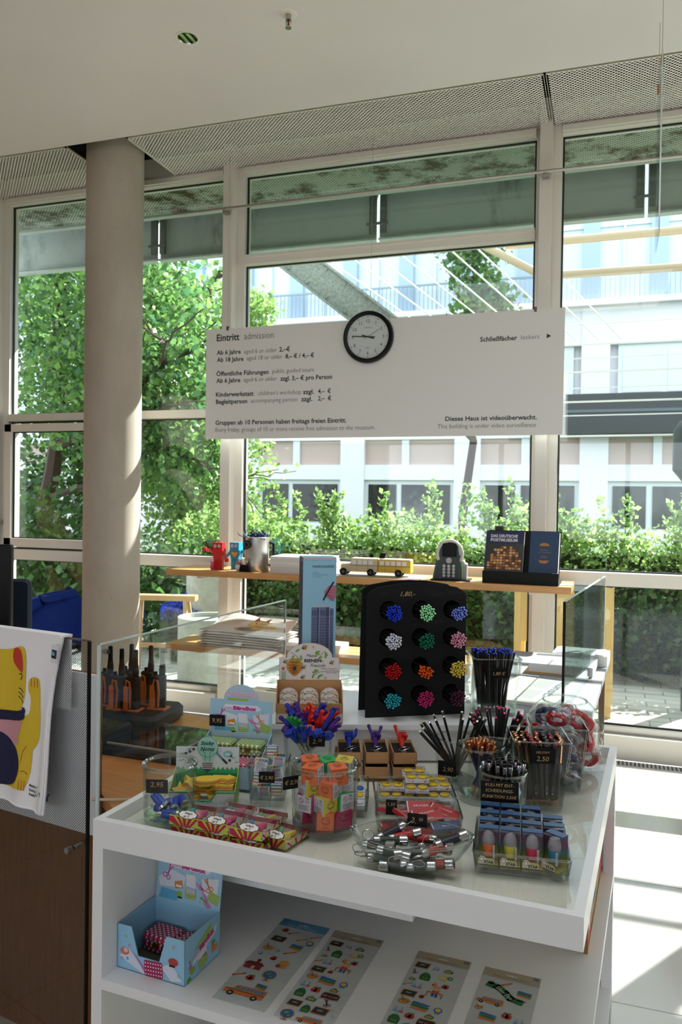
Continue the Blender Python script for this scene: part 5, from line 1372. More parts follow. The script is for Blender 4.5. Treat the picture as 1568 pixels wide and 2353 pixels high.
# ---- 1 jar of car chargers
JA = (0.128, 0.122)
round_vase('glass_jar', 'thick-rimmed glass jar holding blue car chargers, front left', JA[0], JA[1], G0, 0.060, 0.137, 0.064, rimr=0.0055)
price_tag('black tag 2,95 stuck inside the jar of blue chargers', JA[0] - 0.005, JA[1] - 0.045, G0 + 0.078, 20, 0.052, 0.034, [('2,95', 0, 0.016, 0.013)], 6)
BLU = M('#0d3f9e', 0.35, name='blue_plastic')
def charger():
    t = thing('car_charger', 'x', 'car charger', (0, 0, 0))
    mb = MB(); mb.lathe([(0, 0), (0.0095, 0.002), (0.0115, 0.02), (0.0125, 0.034), (0.0135, 0.036), (0.0135, 0.040)], BLU, 20); mb.build('body', t)
    mb = MB(); mb.lathe([(0.0137, 0.036), (0.0137, 0.0425), (0.012, 0.0435), (0, 0.0435)], CHROME, 24); mb.box(-0.0065, 0.0065, 0.001, 0.005, 0.0433, 0.0438, BLACK); mb.build('usb_face', t)
    mb = MB(); mb.lathe([(0.004, 0.003), (0.0045, -0.004), (0.003, -0.010), (0, -0.011)], CHROME, 14); mb.build('contact_pin', t)
    mb = MB(); mb.tube([(0.011, 0, 0.004), (0.0145, 0, 0.012), (0.0125, 0, 0.028)], 0.0016, STEEL, 6); mb.build('side_spring', t)
    return t
ch = charger(); labs = ['blue car charger lying flat across the jar bottom', 'blue car charger leaning up against the left wall of the jar', 'blue car charger facing out with its silver socket', 'blue car charger at the right side of the jar', 'blue car charger at the back of the jar', 'blue car charger lowest at the front of the jar']
pos = [((-0.035, -0.005, 0.032), (0.02, -0.02, 0.022)), ((-0.038, -0.012, 0.068), (-0.005, -0.02, 0.036)), ((0.012, 0.015, 0.045), (0.018, -0.03, 0.030)), ((0.022, 0.02, 0.048), (0.042, -0.012, 0.040)), ((-0.02, 0.03, 0.03), (0.02, 0.035, 0.028)), ((-0.012, -0.033, 0.028), (0.035, -0.030, 0.022))]
for i, (a, b_) in enumerate(pos):
    o = ch if i == 0 else dup(ch)
    o['label'] = labs[i]; o['group'] = 'blue car chargers in the jar'
    p0 = TT(*rel(JA[0], JA[1], R(20), a[0], a[1]), G0 + a[2]); p1 = TT(*rel(JA[0], JA[1], R(20), b_[0], b_[1]), G0 + b_[2]); spin(o, p0, p1, i * 1.1)

# ---- 2 boxes of hand erasers
YG, CRIM = '#b6c43c', '#b01236'
def eraser_box(c1, c2):
    t = thing('hand_eraser_box', 'x', 'eraser box', (0, 0, 0))
    w, d_, h = 0.078, 0.098, 0.0245
    mb = MB(); mb.box(-w / 2, w / 2, -d_ / 2, d_ / 2, 0, 0.002, M('#bfae9c', 0.6)); mb.box(-w / 2, w / 2, -d_ / 2, -d_ / 2 + 0.001, 0, h - 0.002, M(YG, 0.5)); mb.box(-w / 2, w / 2, d_ / 2 - 0.001, d_ / 2, 0, h - 0.012, M(CRIM, 0.5))
    cd = Card(mb, (0, -d_ / 2 - 0.0003, 0), (1, 0, 0), (0, 0, 1))
    for i in range(5):
        x0 = -0.037 + i * 0.0165; f0 = (x0 + 0.004) * 0.35
        cd.poly([(f0 - 0.001, 0), (f0 + 0.005, 0), (x0 + 0.0085, h - 0.0035), (x0, h - 0.0035)] if i else [(-0.0385, h - 0.004), (-0.0385, 0.008), (f0 - 0.006, 0.0), (f0 + 0.002, 0.0), (-0.028, h - 0.004)], CRIM, 1)
    cd2 = Card(mb, (w / 2 + 0.0002, 0, 0), (0, 1, 0), (0, 0, 1))
    for i in range(6): x0 = -0.045 + i * 0.016; cd2.poly([(x0 * 0.6, 0), (x0 * 0.6 + 0.005, 0), (x0 + 0.008, h * 0.55), (x0, h * 0.55)], (CRIM, YG)[i % 2], 1)
    mb.build('printed_sleeve', t, smooth=False)
    mb = MB(); mb.box(-w / 2 + 0.0005, w / 2 - 0.0005, -d_ / 2 + 0.0012, d_ / 2 - 0.0012, 0.0032, h, PLASTIC); mb.build('clear_lid', t, smooth=False)
    for k, (c, x, g) in enumerate(((c1, -0.018, 'fist'), (c2, 0.016, 'victory'))):
        mb = MB(); T = Matrix.Translation((x, 0.02, 0.010)) @ Matrix.Rotation(R(100), 4, 'X') @ Matrix.Rotation(R(-25 if k else 15), 4, 'Y') 
        hand(mb, g, M(c, 0.5), 1.0, T); mb.build('hand_eraser', t)
    mb = MB(); cd = Card(mb, (0.008, -d_ / 2 + 0.001, h + 0.0008), (1, 0, 0), (0, 0.75, 0.66))
    for c, q, k in (('#121212', 1.12, 0), ('#e2dcd4', 1.0, 1)):
        cd.poly([((0.0215 + 0.0020 * abs(math.sin(4.5 * a))) * q * math.cos(a), 0.003 + (0.0080 + 0.0016 * abs(math.sin(4.5 * a))) * q * math.sin(a)) for a in [2 * PI * i / 72 for i in range(72)]], c, k)
    cd.text("What's", 0.001, 0.0035, 0.0052, '#181818', 2, align='c', shear=0.3, bold=0.03); cd.text('up ?!', -0.002, -0.0035, 0.0052, '#181818', 2, align='c', shear=0.3, bold=0.03)
    mb.build('cloud_label', t, smooth=False)
    return t
PK, CY, LG_, YL = '#d2266e', '#2f86a8', '#5fc266', '#d8c02c'
eb = {k: eraser_box(*k) for k in ((CY, PK), (LG_, YL))}
spots = [(0.218, 0.095, (CY, PK), 'left eraser box with pink and blue hands, front row beside the charger jar'), (0.295, 0.095, (CY, PK), 'middle eraser box with pink and blue hands, front row'), (0.378, 0.090, (CY, PK), 'right eraser box with pink and blue hands, front row'),
         (0.262, 0.200, (CY, PK), 'eraser box with blue and pink hands in the back row'), (0.347, 0.195, (LG_, YL), 'eraser box with green and yellow hands in the back row'), (0.428, 0.135, (LG_, YL), 'eraser box with a yellow hand, half hidden beside the cube jar')]
used = set()
for lay in (0, 1):
    for i, (x, y, k, lab) in enumerate(spots):
        if lay == 0 and i > 2: continue
        if i > 2 and lay == 1: zz = G0 + 0.001
        else: zz = G0 + 0.001 + lay * 0.0255
        if k not in used: o = eb[k]; used.add(k)
        else: o = dup(eb[k])
        o.location = TT(x + (0.004 if lay == 0 else 0), y + (0.003 if lay == 0 else 0), zz); o.rotation_euler = (0, 0, TA + R((1, -1, 2, 3, 0, -8)[i])); o['group'] = 'boxes of hand-shaped erasers'
        o['label'] = lab if lay else 'eraser box underneath the ' + ('left', 'middle', 'right')[i] + ' box of the front row'

# ---- 3 jar of smiley cubes
JC = (0.487, 0.235)
round_vase('glass_jar', 'large round glass jar full of smiley cube boxes', JC[0], JC[1], G0, 0.076, 0.150, 0.080, rimr=0.005)
price_tag('black tag 2,90 stuck to the left side of the cube jar', JC[0] - 0.060, JC[1] - 0.055, G0 + 0.100, 48, 0.046, 0.030, [('€ 2,90', 0, 0.011, 0.010)], 0)
price_tag('black tag lettered 2,20 seen through the far side of the cube jar', JC[0] - 0.022, JC[1] + 0.0715, G0 + 0.118, 17, 0.05, 0.026, [('2,20', 0, 0.009, 0.010)], 0)
CS = 0.0405
def cube(c, nm2):
    t = thing('smiley_cube', 'x', 'cube box', (0, 0, 0))
    mb = MB(); h_ = CS / 2; mb.rbox(-h_, h_, -h_, h_, -h_, h_, M(c, 0.45), 0.002)
    mb.build('box', t)
    mb = MB()
    for (o_, u, v) in (((0, -h_ - .0002, 0), (1, 0, 0), (0, 0, 1)), ((0, 0, h_ + .0002), (1, 0, 0), (0, 1, 0))):
        cd = Card(mb, o_, u, v); cd.ring(0, 0.003, 0.0095, 0.0012, '#1a1210', 1, 18); cd.circ(-0.0032, 0.006, 0.0014, '#1a1210', 1, 8); cd.circ(0.0032, 0.006, 0.0014, '#1a1210', 1, 8)
        cd.line([(0.006 * math.cos(a), 0.003 + 0.006 * math.sin(a)) for a in [PI * (1.15 + 0.7 * i / 6) for i in range(7)]], 0.0012, '#1a1210', 1); cd.text(nm2, 0, -0.014, 0.0034, '#1a1210', 1, align='c')
    for (o_, u, v) in (((h_ + .0002, 0, 0), (0, 1, 0), (0, 0, 1)), ((-h_ - .0002, 0, 0), (0, -1, 0), (0, 0, 1)), ((0, h_ + .0002, 0), (-1, 0, 0), (0, 0, 1))):
        cd = Card(mb, o_, u, v); cd.rect(-h_ + .001, -h_ + .001, h_ - .001, h_ - .001, '#c9c6cf', 1)
        cd.ring(-0.007, 0.007, 0.006, 0.0012, '#a8303a', 2, 14); cd.line([(-0.011, 0.011), (-0.003, 0.003)], 0.0012, '#a8303a', 2); cd.text('CE', 0.004, 0.004, 0.006, '#3a3a40', 2)
        for i in range(6): cd.rect(-0.014, -0.004 - 0.0022 * i, 0.014 - 0.003 * (i % 3), -0.003 - 0.0022 * i, '#6a6870', 2)
        for i in range(7): cd.rect(0.004 + 0.0014 * i, 0.0125, 0.0047 + 0.0014 * i, 0.0165, '#2a2a2e', 2)
    mb.build('print', t, smooth=False)
    return t
cubes = [cube('#d8632c', 'HAPPY'), cube('#c9b53a', 'BAD'), cube('#a81d50', 'BREATH'), cube('#2f9a4c', 'EASY')]
cn = ['orange', 'yellow', 'magenta', 'green']
lay = [[(2, -0.040, -0.005, 30), (0, 0.004, -0.042, 5), (2, 0.040, -0.020, 15), (1, 0.0, 0.038, 0), (0, 0.043, 0.028, 40)],
       [(2, -0.036, -0.026, 65), (1, 0.004, -0.040, 40), (3, 0.040, -0.016, -50), (0, -0.02, 0.036, 10), (1, 0.030, 0.036, 10)],
       [(1, -0.033, -0.026, 35), (0, 0.013, -0.036, -30), (3, 0.042, 0.004, 200), (2, -0.025, 0.034, 20), (0, 0.02, 0.046, 0)],
       [(0, -0.026, -0.032, -20), (0, 0.030, -0.028, 15), (3, 0.006, 0.020, 30), (1, 0.043, 0.022, 170), (0, -0.036, 0.022, 10)]]
ln_ = ['at the bottom of the jar', 'in the second layer of the jar', 'in the third layer of the jar', 'on top inside the jar']
first = set(); cnt = {}
for k, L4 in enumerate(lay):
    for (c, x, y, a) in L4:
        o = cubes[c] if c not in first else dup(cubes[c]); first.add(c)
        X, Y = rel(JC[0], JC[1], R(20), x * 1.04, y * 1.04); o.location = TT(X, Y, G0 + 0.016 + CS * (k * 0.86 + 0.52) - (0.004 if k == 3 else 0)); o.rotation_euler = (R((3, -4, 5)[(c + k) % 3]), R((2, -3)[k % 2]), TA + R(20 + a)); o['group'] = 'smiley cubes in the round jar'
        key = (c, k); cnt[key] = cnt.get(key, 0) + 1
        o['label'] = cn[c] + ' smiley cube ' + ln_[k] + (', towards the front' if y < -0.03 else ', towards the right' if x > 0.03 else ', towards the left' if x < -0.02 else ', at the back')

# ---- 4 sticky notes display
SN = (0.140, 0.262); sr = 22
t = thing('sticky_note_display', 'green and white counter box of sticky notes with a light bulb card', 'display box', TT(SN[0], SN[1], G0), TA + R(sr))
GRN = M('#2f9a5e', 0.6); PAPW = M('#cdd2d3', 0.6)
w, d_ = 0.165, 0.085
mb = MB(); mb.box(-w / 2, w / 2, -d_ / 2, d_ / 2, 0, 0.002, PAPW)
mb.box(-w / 2, w / 2, d_ / 2 - 0.002, d_ / 2, 0, 0.126, PAPW)
mb.prism([(-w / 2, 0), (w / 2, 0), (w / 2, 0.038), (0.035, 0.038), (0.02, 0.016), (-0.025, 0.016), (-0.035, 0.038), (-w / 2, 0.038)], -d_ / 2, -d_ / 2 + 0.002, PAPW, 'xz')
for s in (-1, 1): mb.prism([(-d_ / 2, 0), (d_ / 2, 0), (d_ / 2, 0.075), (-d_ / 2, 0.038)], s * w / 2 - 0.001, s * w / 2 + 0.001, M('#8fae4a', 0.6) , 'yz')
mb.build('carton', t, smooth=False)
mb = MB(); cd = Card(mb, (0, d_ / 2 - 0.0025, 0), (1, 0, 0), (0, 0, 1))
cd.rect(-w / 2 + .001, 0.02, w / 2 - .001, 0.066, '#2f9a5e', 1)
for i in range(14): x0 = -w / 2 + .001 + i * 0.0116; cd.poly([(x0, 0.066), (x0 + 0.0116, 0.066), (x0 + 0.0058, 0.074)], '#2f9a5e', 1)
INKD = '#3c4044'; r5 = random.Random(8)
for i in range(26):
    x, y = r5.uniform(-0.076, 0.076), r5.uniform(0.080, 0.120)
    if abs(x) < 0.028: continue
    k = i % 5
    if k == 0: cd.ring(x, y, 0.005, 0.0008, INKD, 1, 12)
    elif k == 1: cd.star(x, y, 0.005, INKD, 1, 6, 0.6)
    elif k == 2: cd.line([(x - 0.006, y), (x, y + 0.003), (x + 0.006, y - 0.001)], 0.0008, INKD)
    elif k == 3: cd.rect(x - 0.004, y - 0.003, x + 0.004, y - 0.002, INKD); cd.rect(x - 0.004, y, x + 0.003, y + 0.0008, INKD)
    else: cd.text(('work', 'Solution', 'idea', 'plan')[i % 4], x - 0.008, y, 0.0045, INKD, 1, shear=0.3)
for i in range(9): cd.rect(-0.052 + 0.0012 * i, 0.082, -0.0515 + 0.0012 * i, 0.095, INKD, 2)
cd.circ(0.053, 0.108, 0.013, '#7fb8b4', 1, 16, 0.009); cd.text('Idea', 0.053, 0.105, 0.006, '#e8f4f0', 2, align='c', bold=0.03)
cd.line([(0.018, 0.117), (0.040, 0.094)], 0.0055, '#3f8f96', 3); cd.line([(0.040, 0.094), (0.050, 0.084)], 0.0055, '#182428', 3)
cd.circ(0, 0, 0.0001, '#ffffff'); 
cf = Card(mb, (0, -d_ / 2 - 0.0003, 0), (1, 0, 0), (0, 0, 1))
cf.line([(-w / 2, 0.036), (-0.036, 0.036), (-0.026, 0.0145), (0.021, 0.0145), (0.036, 0.036), (w / 2, 0.036)], 0.004, '#2f9a5e', 1); cf.circ(-0.022, 0.008, 0.006, '#5c1c18', 2)
for i in range(14): cf.text(('+', 'o', 'x', 'M', '4')[i % 5], -0.075 + 0.011 * i, 0.006 + 0.004 * (i % 2), 0.005, INKD, 1)
mb.build('doodle_print', t, smooth=False)
mb = MB(); zc = 0.127
bul = [(0.0275 * math.cos(a), zc + 0.0275 * math.sin(a)) for a in [R(-35 + 250 * i / 24) for i in range(25)]] + [(-0.0125, zc - 0.040), (0.0125, zc - 0.040)]
mb.prism(bul, d_ / 2 - 0.0045, d_ / 2 - 0.003, PAPW, 'xz'); cd = Card(mb, (0, d_ / 2 - 0.0048, 0), (1, 0, 0), (0, 0, 1))
cd.poly([(x * 0.92, zc + (y - zc) * 0.94) for x, y in bul], '#8cc6b4', 0); cd.ring(0, zc, 0.0275, 0.001, INKD, 1, 28)
cd.rect(-0.0125, zc - 0.060, 0.0125, zc - 0.040, '#b8b4b0', 1)
for i in range(4): cd.rect(-0.013, zc - 0.0445 - 0.0052 * i, 0.013, zc - 0.0425 - 0.0052 * i, INKD, 2)
cd.poly([(-0.009, zc - 0.060), (0.009, zc - 0.060), (0, zc - 0.067)], INKD, 1)
cd.line([(-0.006, zc - 0.038), (-0.006, zc - 0.018), (-0.014, zc - 0.008)], 0.0009, INKD, 2); cd.line([(0.006, zc - 0.038), (0.006, zc - 0.018), (0.014, zc - 0.008)], 0.0009, INKD, 2)
cd.text('Sticky', 0, zc + 0.005, 0.0105, '#20282c', 3, align='c', shear=0.25, bold=0.02); cd.text('Notes', 0, zc - 0.010, 0.0105, '#20282c', 3, align='c', shear=0.25, bold=0.02)
mb.build('bulb_card', t, smooth=False)
NY = M('#d9b53c', 0.8)
def note(kind):
    t = thing('sticky_note_pad', 'x', 'sticky notes', (0, 0, 0))
    shp = {'eye': [(0.034 * math.cos(a), 0.016 * math.sin(a) * (1 if abs(math.cos(a)) < 0.9 else 0.7)) for a in [2 * PI * i / 20 for i in range(20)]],
           'arrow': [(-0.03, -0.011), (0.008, -0.011), (0.008, -0.019), (0.032, 0), (0.008, 0.019), (0.008, 0.011), (-0.03, 0.011)],
           'star': [((0.024 if i % 2 == 0 else 0.012) * math.cos(PI * i / 5 + 0.3), (0.024 if i % 2 == 0 else 0.012) * math.sin(PI * i / 5 + 0.3)) for i in range(10)]}[kind]
    for k, (z0, z1, c) in enumerate(((0, 0.005, NY), (0.005, 0.0075, M('#d65a6a', 0.8)), (0.0075, 0.013, NY))):
        mb = MB(); mb.prism(shp, z0, z1, c); mb.build('pad_layer', t, smooth=False)
    return t
prs = {k: note(k) for k in ('eye', 'arrow', 'star')}; us = set()
for i, (k, x, y, z, a, tilt, lab) in enumerate((('eye', -0.045, 0, 0.003, 10, 0, 'oval yellow sticky pad at the bottom left of the note box'), ('arrow', 0.040, 0, 0.003, 5, 0, 'yellow arrow sticky pad at the bottom right of the note box'), ('arrow', 0.0, 0.012, 0.017, -4, 0, 'yellow arrow sticky pad in the middle of the note box'), ('arrow', 0.045, 0.0, 0.030, 176, 4, 'yellow and pink arrow pad lying right in the note box'), ('eye', 0.005, 0.0, 0.045, 8, 8, 'oval yellow sticky pad on top of the note pile'), ('arrow', 0.048, 0.012, 0.045, -3, 3, 'wavy edged yellow pad at the top right of the note box'), ('star', -0.062, -0.012, 0.026, 20, 55, 'yellow star sticky pad leaning in the left corner'), ('star', -0.040, 0.0, 0.040, 60, 35, 'star-shaped sticky pad leaning beside the left star'))):
    o = prs[k] if k not in us else dup(prs[k]); us.add(k)
    X, Y = rel(SN[0], SN[1], R(sr), x, y); o.location = TT(X, Y, G0 + z); o.rotation_euler = (R(tilt), 0, TA + R(sr + a)); o['label'] = lab; o['group'] = 'sticky note pads in the bulb box'

# ---- 5 office box printing, shared by two counter boxes
def scissors(cd, x, y, s, c, a, k=3):
    def rp(u, v): return (x + s * (u * math.cos(a) - v * math.sin(a)), y + s * (u * math.sin(a) + v * math.cos(a)))
    for sg in (-1, 1):
        cd.poly([rp(0, 0), rp(sg * 0.35, 1.1), rp(sg * 0.12, 1.15), rp(-sg * 0.14, 0.05)], c, k)
        q = rp(sg * 0.32, -0.5); cd.ring(q[0], q[1], s * 0.34, s * 0.13, c, k, 14); cd.line([rp(0, 0), rp(sg * 0.18, -0.25)], s * 0.16, c, k)
def tinpic(cd, x, y, s, c, k=3, a=0.0):
    def rp(u, v): return (x + s * (u * math.cos(a) - v * math.sin(a)), y + s * (u * math.sin(a) + v * math.cos(a)))
    cd.poly([rp(-1, -0.6), rp(-0.9, -0.72), rp(0.9, -0.72), rp(1, -0.6), rp(1, 0.6), rp(0.9, 0.72), rp(-0.9, 0.72), rp(-1, 0.6)], c, k)
    for i in range(7):
        for j in range(4): q = rp(-0.84 + 0.28 * i, -0.5 + 0.33 * j); cd.circ(q[0], q[1], s * 0.07, '#e6e6d8', k + 1, 6)
def buro_print(cd, w, h, title=True, pinktin=False):
    cd.rect(-w / 2, 0, w / 2, h, '#9cc3d9', 0)
    cd.poly([(-w * .48, h * .42), (-w * .30, h * .66), (-w * .05, h * .55), (-w * .08, h * .30), (-w * .45, h * .25)], '#d3d6e2', 1)
    cd.poly([(w * .20, h * .58), (w * .46, h * .66), (w * .44, h * .20), (w * .22, h * .30)], '#d3d6e2', 1)
    cd.poly([(-w * .45, 0), (-w * .16, 0), (-w * .10, h * .20), (-w * .42, h * .22)], '#5aa6cc', 1)
    cd.poly([(w * .14, h * .62), (w * .30, 0.0), (w * .38, h * .02), (w * .24, h * .32)], '#c878b0', 2); cd.poly([(w * .10, h * .50), (w * .30, h * .34), (w * .18, h * .34)], '#c878b0', 2)
    scissors(cd, -w * .33, h * .56, h * .17, '#bf5a9c', R(-25)); scissors(cd, w * .31, h * .46, h * .15, '#d07c3c', R(30))
    cd.poly([(-w * .22, h * .40), (-w * .10, h * .46), (-w * .08, h * .30), (-w * .20, h * .25)], '#cf8136', 3); cd.rect(-w * .19, h * .30, -w * .10, h * .35, '#e8dcd0', 4)
    cd.circ(-w * .13, h * .16, h * .075, '#86a832', 3, 14, h * .06); cd.rect(-w * .15, h * .07, -w * .08, h * .11, '#2a2a2a', 4)
    cd.poly([(-w * .03, h * .36), (-w * .05, h * .62), (w * .10, h * .62), (w * .12, h * .34)], '#dadae6', 3); tinpic(cd, w * .045, h * .22, w * .085, '#8fae3c', 3, 0.05); cd.rect(-w * .02, h * .22, w * .11, h * .34, '#b9b9c9', 5)
    tinpic(cd, w * .40, h * .24, w * .085, '#8fae3c' if not pinktin else '#b02468', 3, -0.3)
    scissors(cd, w * .26, h * .14, h * .10, '#5a9a3a', R(60))
    for i, c in enumerate(('#d0b04a', '#c85a9c', '#5a9ac8', '#d07c3c', '#8fae3c', '#c85a9c')): cd.ring(-w * .44 + w * .16 * i, h * (.66 if i % 2 else .10), h * .022, h * .008, c, 2, 8)
    if title:
        cd.poly([(-w * .30, h * .70), (w * .28, h * .70), (w * .33, h * .76), (w * .27, h * .86), (-w * .26, h * .86)], '#dfdfea', 2)
        cd.text('mini', -w * .27, h * .72, h * .09, '#c2478e', 4, width=w * .13); cd.text('BüroBox', -w * .125, h * .72, h * .105, '#bf2c82', 4, width=w * .38, bold=0.06)
# ---- 6 tins in a counter box on the table
POLG, POLR, POLP = polka('green_polka_tin', '#7d9e2a', '#dcdcd0', 0.0130, 0.0027), polka('red_polka_tin', '#b31844', '#dcd8dc', 0.0125, 0.0026), polka('plum_polka_tin', '#7a1250', '#dcd8dc', 0.0130, 0.0027)
def tin(mat):
    t = thing('polka_dot_tin', 'x', 'tin', (0, 0, 0))
    mb = MB(); mb.rbox(-0.038, 0.038, -0.028, 0.028, 0, 0.019, mat, 0.008); mb.build('body', t)
    mb = MB(); mb.rbox(-0.039, 0.039, -0.029, 0.029, 0.019, 0.032, mat, 0.009); mb.build('lid', t)
    mb = MB(); mb.tube([(-0.008, -0.0295, 0.024), (-0.008, -0.035, 0.026), (0.008, -0.035, 0.026), (0.008, -0.0295, 0.024)], 0.0009, STEEL, 6); mb.box(-0.006, 0.006, -0.0302, -0.0285, 0.012, 0.020, M('#8c6a34', 0.3, 0.8)); mb.build('clasp', t)
    return t
tins = {'g': tin(POLG), 'r': tin(POLR), 'p': tin(POLP)}; us = set()
def put_tin(k, loc, rot, label, group):
    o = tins[k] if k not in us else dup(tins[k]); us.add(k)
    o.location = loc; o.rotation_euler = (0, 0, rot); o['label'] = label; o['group'] = group
BB = (0.128, 0.425); br_ = 10
t = thing('office_box_display', 'pale blue mini office box display with a rounded card, on the table top', 'display box', TT(BB[0], BB[1], G0), TA + R(br_))
LB = M('#a9c3d4', 0.6)
w, d_ = 0.185, 0.135
mb = MB(); mb.box(-w / 2, w / 2, -d_ / 2, d_ / 2, 0, 0.002, LB); mb.box(-w / 2, w / 2, d_ / 2 - 0.002, d_ / 2, 0, 0.115, LB)
for s in (-1, 1): mb.prism([(-d_ / 2, 0), (d_ / 2, 0), (d_ / 2, 0.115), (-d_ / 2, 0.060)], s * w / 2 - 0.001, s * w / 2 + 0.001, LB, 'yz')
mb.prism([(-w / 2, 0), (w / 2, 0), (w / 2, 0.06), (0.04, 0.06), (0.02, 0.02), (-0.02, 0.02), (-0.04, 0.06), (-w / 2, 0.06)], -d_ / 2, -d_ / 2 + 0.002, LB, 'xz')
mb.build('carton', t, smooth=False)
mb = MB(); hc = 0.205
arch = [(-w / 2, 0.112), (w / 2, 0.112), (w / 2, hc), (0.052, hc)] + [(0.052 * math.cos(a), hc + 0.044 * math.sin(a)) for a in [PI * i / 18 for i in range(1, 18)]] + [(-0.052, hc), (-w / 2, hc)]
mb.prism(arch, d_ / 2 - 0.001, d_ / 2 + 0.001, LB, 'xz'); cd = Card(mb, (0, d_ / 2 - 0.0013, 0.105), (1, 0, 0), (0, 0, 1))
buro_print(cd, w - 0.002, 0.1, True)
cd.rect(-0.045, 0.110, 0.045, 0.121, '#d9bfd2', 2); cd.text('Mini office box • Boîte métal mini bureau', 0, 0.116, 0.0032, '#b05a94', 3, align='c', width=0.08); cd.text('Cajita de oficina • Mini kantoorbox', 0, 0.111, 0.0032, '#b05a94', 3, align='c', width=0.06); cd.rect(-0.04, 0.098, 0.022, 0.104, '#9ab32e', 2)
mb.build('header_card', t, smooth=False)
def bb(x, y): return rel(BB[0], BB[1], R(br_), x, y)
for (k, x, y, z, lab) in (('g', -0.043, 0.028, 0.068, 'green polka-dot tin lying top left in the office box display'), ('g', 0.043, 0.028, 0.068, 'green polka-dot tin lying top right in the office box display'), ('p', -0.043, 0.028, 0.035, 'plum polka-dot tin under the left green tin'), ('p', 0.043, 0.028, 0.035, 'plum polka-dot tin under the right green tin'),
                          ('r', 0.040, -0.034, 0.035, 'red polka-dot tin in front of the green tins'), ('g', 0.040, -0.034, 0.002, 'green tin below the red polka-dot tin'), ('r', -0.043, -0.034, 0.002, 'red polka-dot tin hidden behind the bulb card'), ('g', -0.043, 0.028, 0.002, 'lowest green tin at the back left of the office box'), ('r', 0.043, 0.028, 0.002, 'lowest red tin at the back right of the office box')):
    X, Y = bb(x, y); put_tin(k, TT(X, Y, G0 + z), TA + R(br_), lab, 'polka-dot tins in the upper display')
price_tag('black tag 9,95 at the left of the mini office box card', *bb(-0.068, -0.012 + 0.07), G0 + 0.128, 12, 0.046, 0.032, [('9,95', 0, 0.010, 0.013)], 0)

# ---- 7 small square vase of page markers
SV = (0.288, 0.335); vr = 20
square_vase('glass_vase', 'small square glass vase holding page-marker packs', SV[0], SV[1], G0, 0.086, 0.104, 0.105, vr)
price_tag('black tag € 2,90 on the small vase of page markers', *rel(SV[0], SV[1], R(vr), 0.0, -0.053), G0 + 0.062, vr, 0.040, 0.028, [('€ 2,90', 0, 0.009, 0.009)], -3)
def markers(kind):
    t = thing('page_marker_pack', 'x', 'page markers', (0, 0, 0))
    mb = MB(); mb.box(-0.017, 0.017, 0.0, 0.008, 0, 0.038, PLASTIC); mb.build('clear_wrapper', t, smooth=False)
    mb = MB(); cc = ('#c9b02c', '#b0282c', '#2f8a4c', '#2c5c9a')
    mb.box(-0.0155, 0.0155, 0.001, 0.0065, 0.0015, 0.036, M('#c9c9ce', 0.6)); cd = Card(mb, (0, 0.0008, 0), (1, 0, 0), (0, 0, 1))
    if kind:
        for i in range(4): cd.rect(-0.0155, 0.003 + 0.0082 * i, 0.0155, 0.0105 + 0.0082 * i, cc[i], 1); cd.rect(-0.013, 0.0045 + 0.0082 * i, 0.013, 0.009 + 0.0082 * i, '#dedfe2', 2)
    else:
        for i in range(4): cd.rect(-0.0155 + 0.00775 * i, 0.028, -0.0078 + 0.00775 * i, 0.0355, cc[i], 1); cd.circ(-0.0117 + 0.00775 * i, 0.032, 0.0022, '#2a2a2a', 2, 8)
        for i in range(6): cd.rect(-0.012, 0.005 + 0.003 * i, 0.012 - 0.004 * (i % 2), 0.0062 + 0.003 * i, ('#4a4a52', '#b0282c', '#2c5c9a')[i % 3], 1)
        for i in range(9): cd.rect(-0.011 + 0.0024 * i, 0.020, -0.0098 + 0.0024 * i, 0.026, '#2a2a2e', 1)
    mb.build('paper_strips', t, smooth=False)
    return t
mk = [markers(0), markers(1)]; us2 = set()
ml = [(1, -0.026, -0.026, 0.042, 4, 8), (1, 0.022, -0.030, 0.020, 0, 0), (0, -0.008, -0.034, 0.018, -3, 0), (0, 0.026, -0.024, 0.062, -12, 10), (0, -0.022, -0.018, 0.075, 6, 12), (0, 0.024, -0.006, 0.085, 3, 15), (1, 0.004, 0.018, 0.098, 0, 5), (0, 0.018, 0.012, 0.030, 8, 0), (1, -0.022, 0.016, 0.035, 90, 0)]
mlab = ['striped marker pack against the left wall of the small vase', 'striped marker pack low at the front right of the small vase', 'barcode side of a marker pack at the front bottom of the vase', 'tilted marker pack right of the price tag', 'marker pack with coloured heads, upper left in the vase', 'marker pack with coloured heads, upper right in the vase', 'striped marker pack sticking out on top of the small vase', 'marker pack deep in the middle of the small vase', 'marker pack turned sideways deep in the small vase']
for i, (k, x, y, z, a, tl) in enumerate(ml):
    o = mk[k] if k not in us2 else dup(mk[k]); us2.add(k)
    X, Y = rel(SV[0], SV[1], R(vr), x, y); o.location = TT(X, Y, G0 + z); o.rotation_euler = (R(-tl), R(a), TA + R(vr)) if abs(a) < 45 else (0, 0, TA + R(vr + a)); o['label'] = mlab[i]; o['group'] = 'page-marker packs in the small vase'

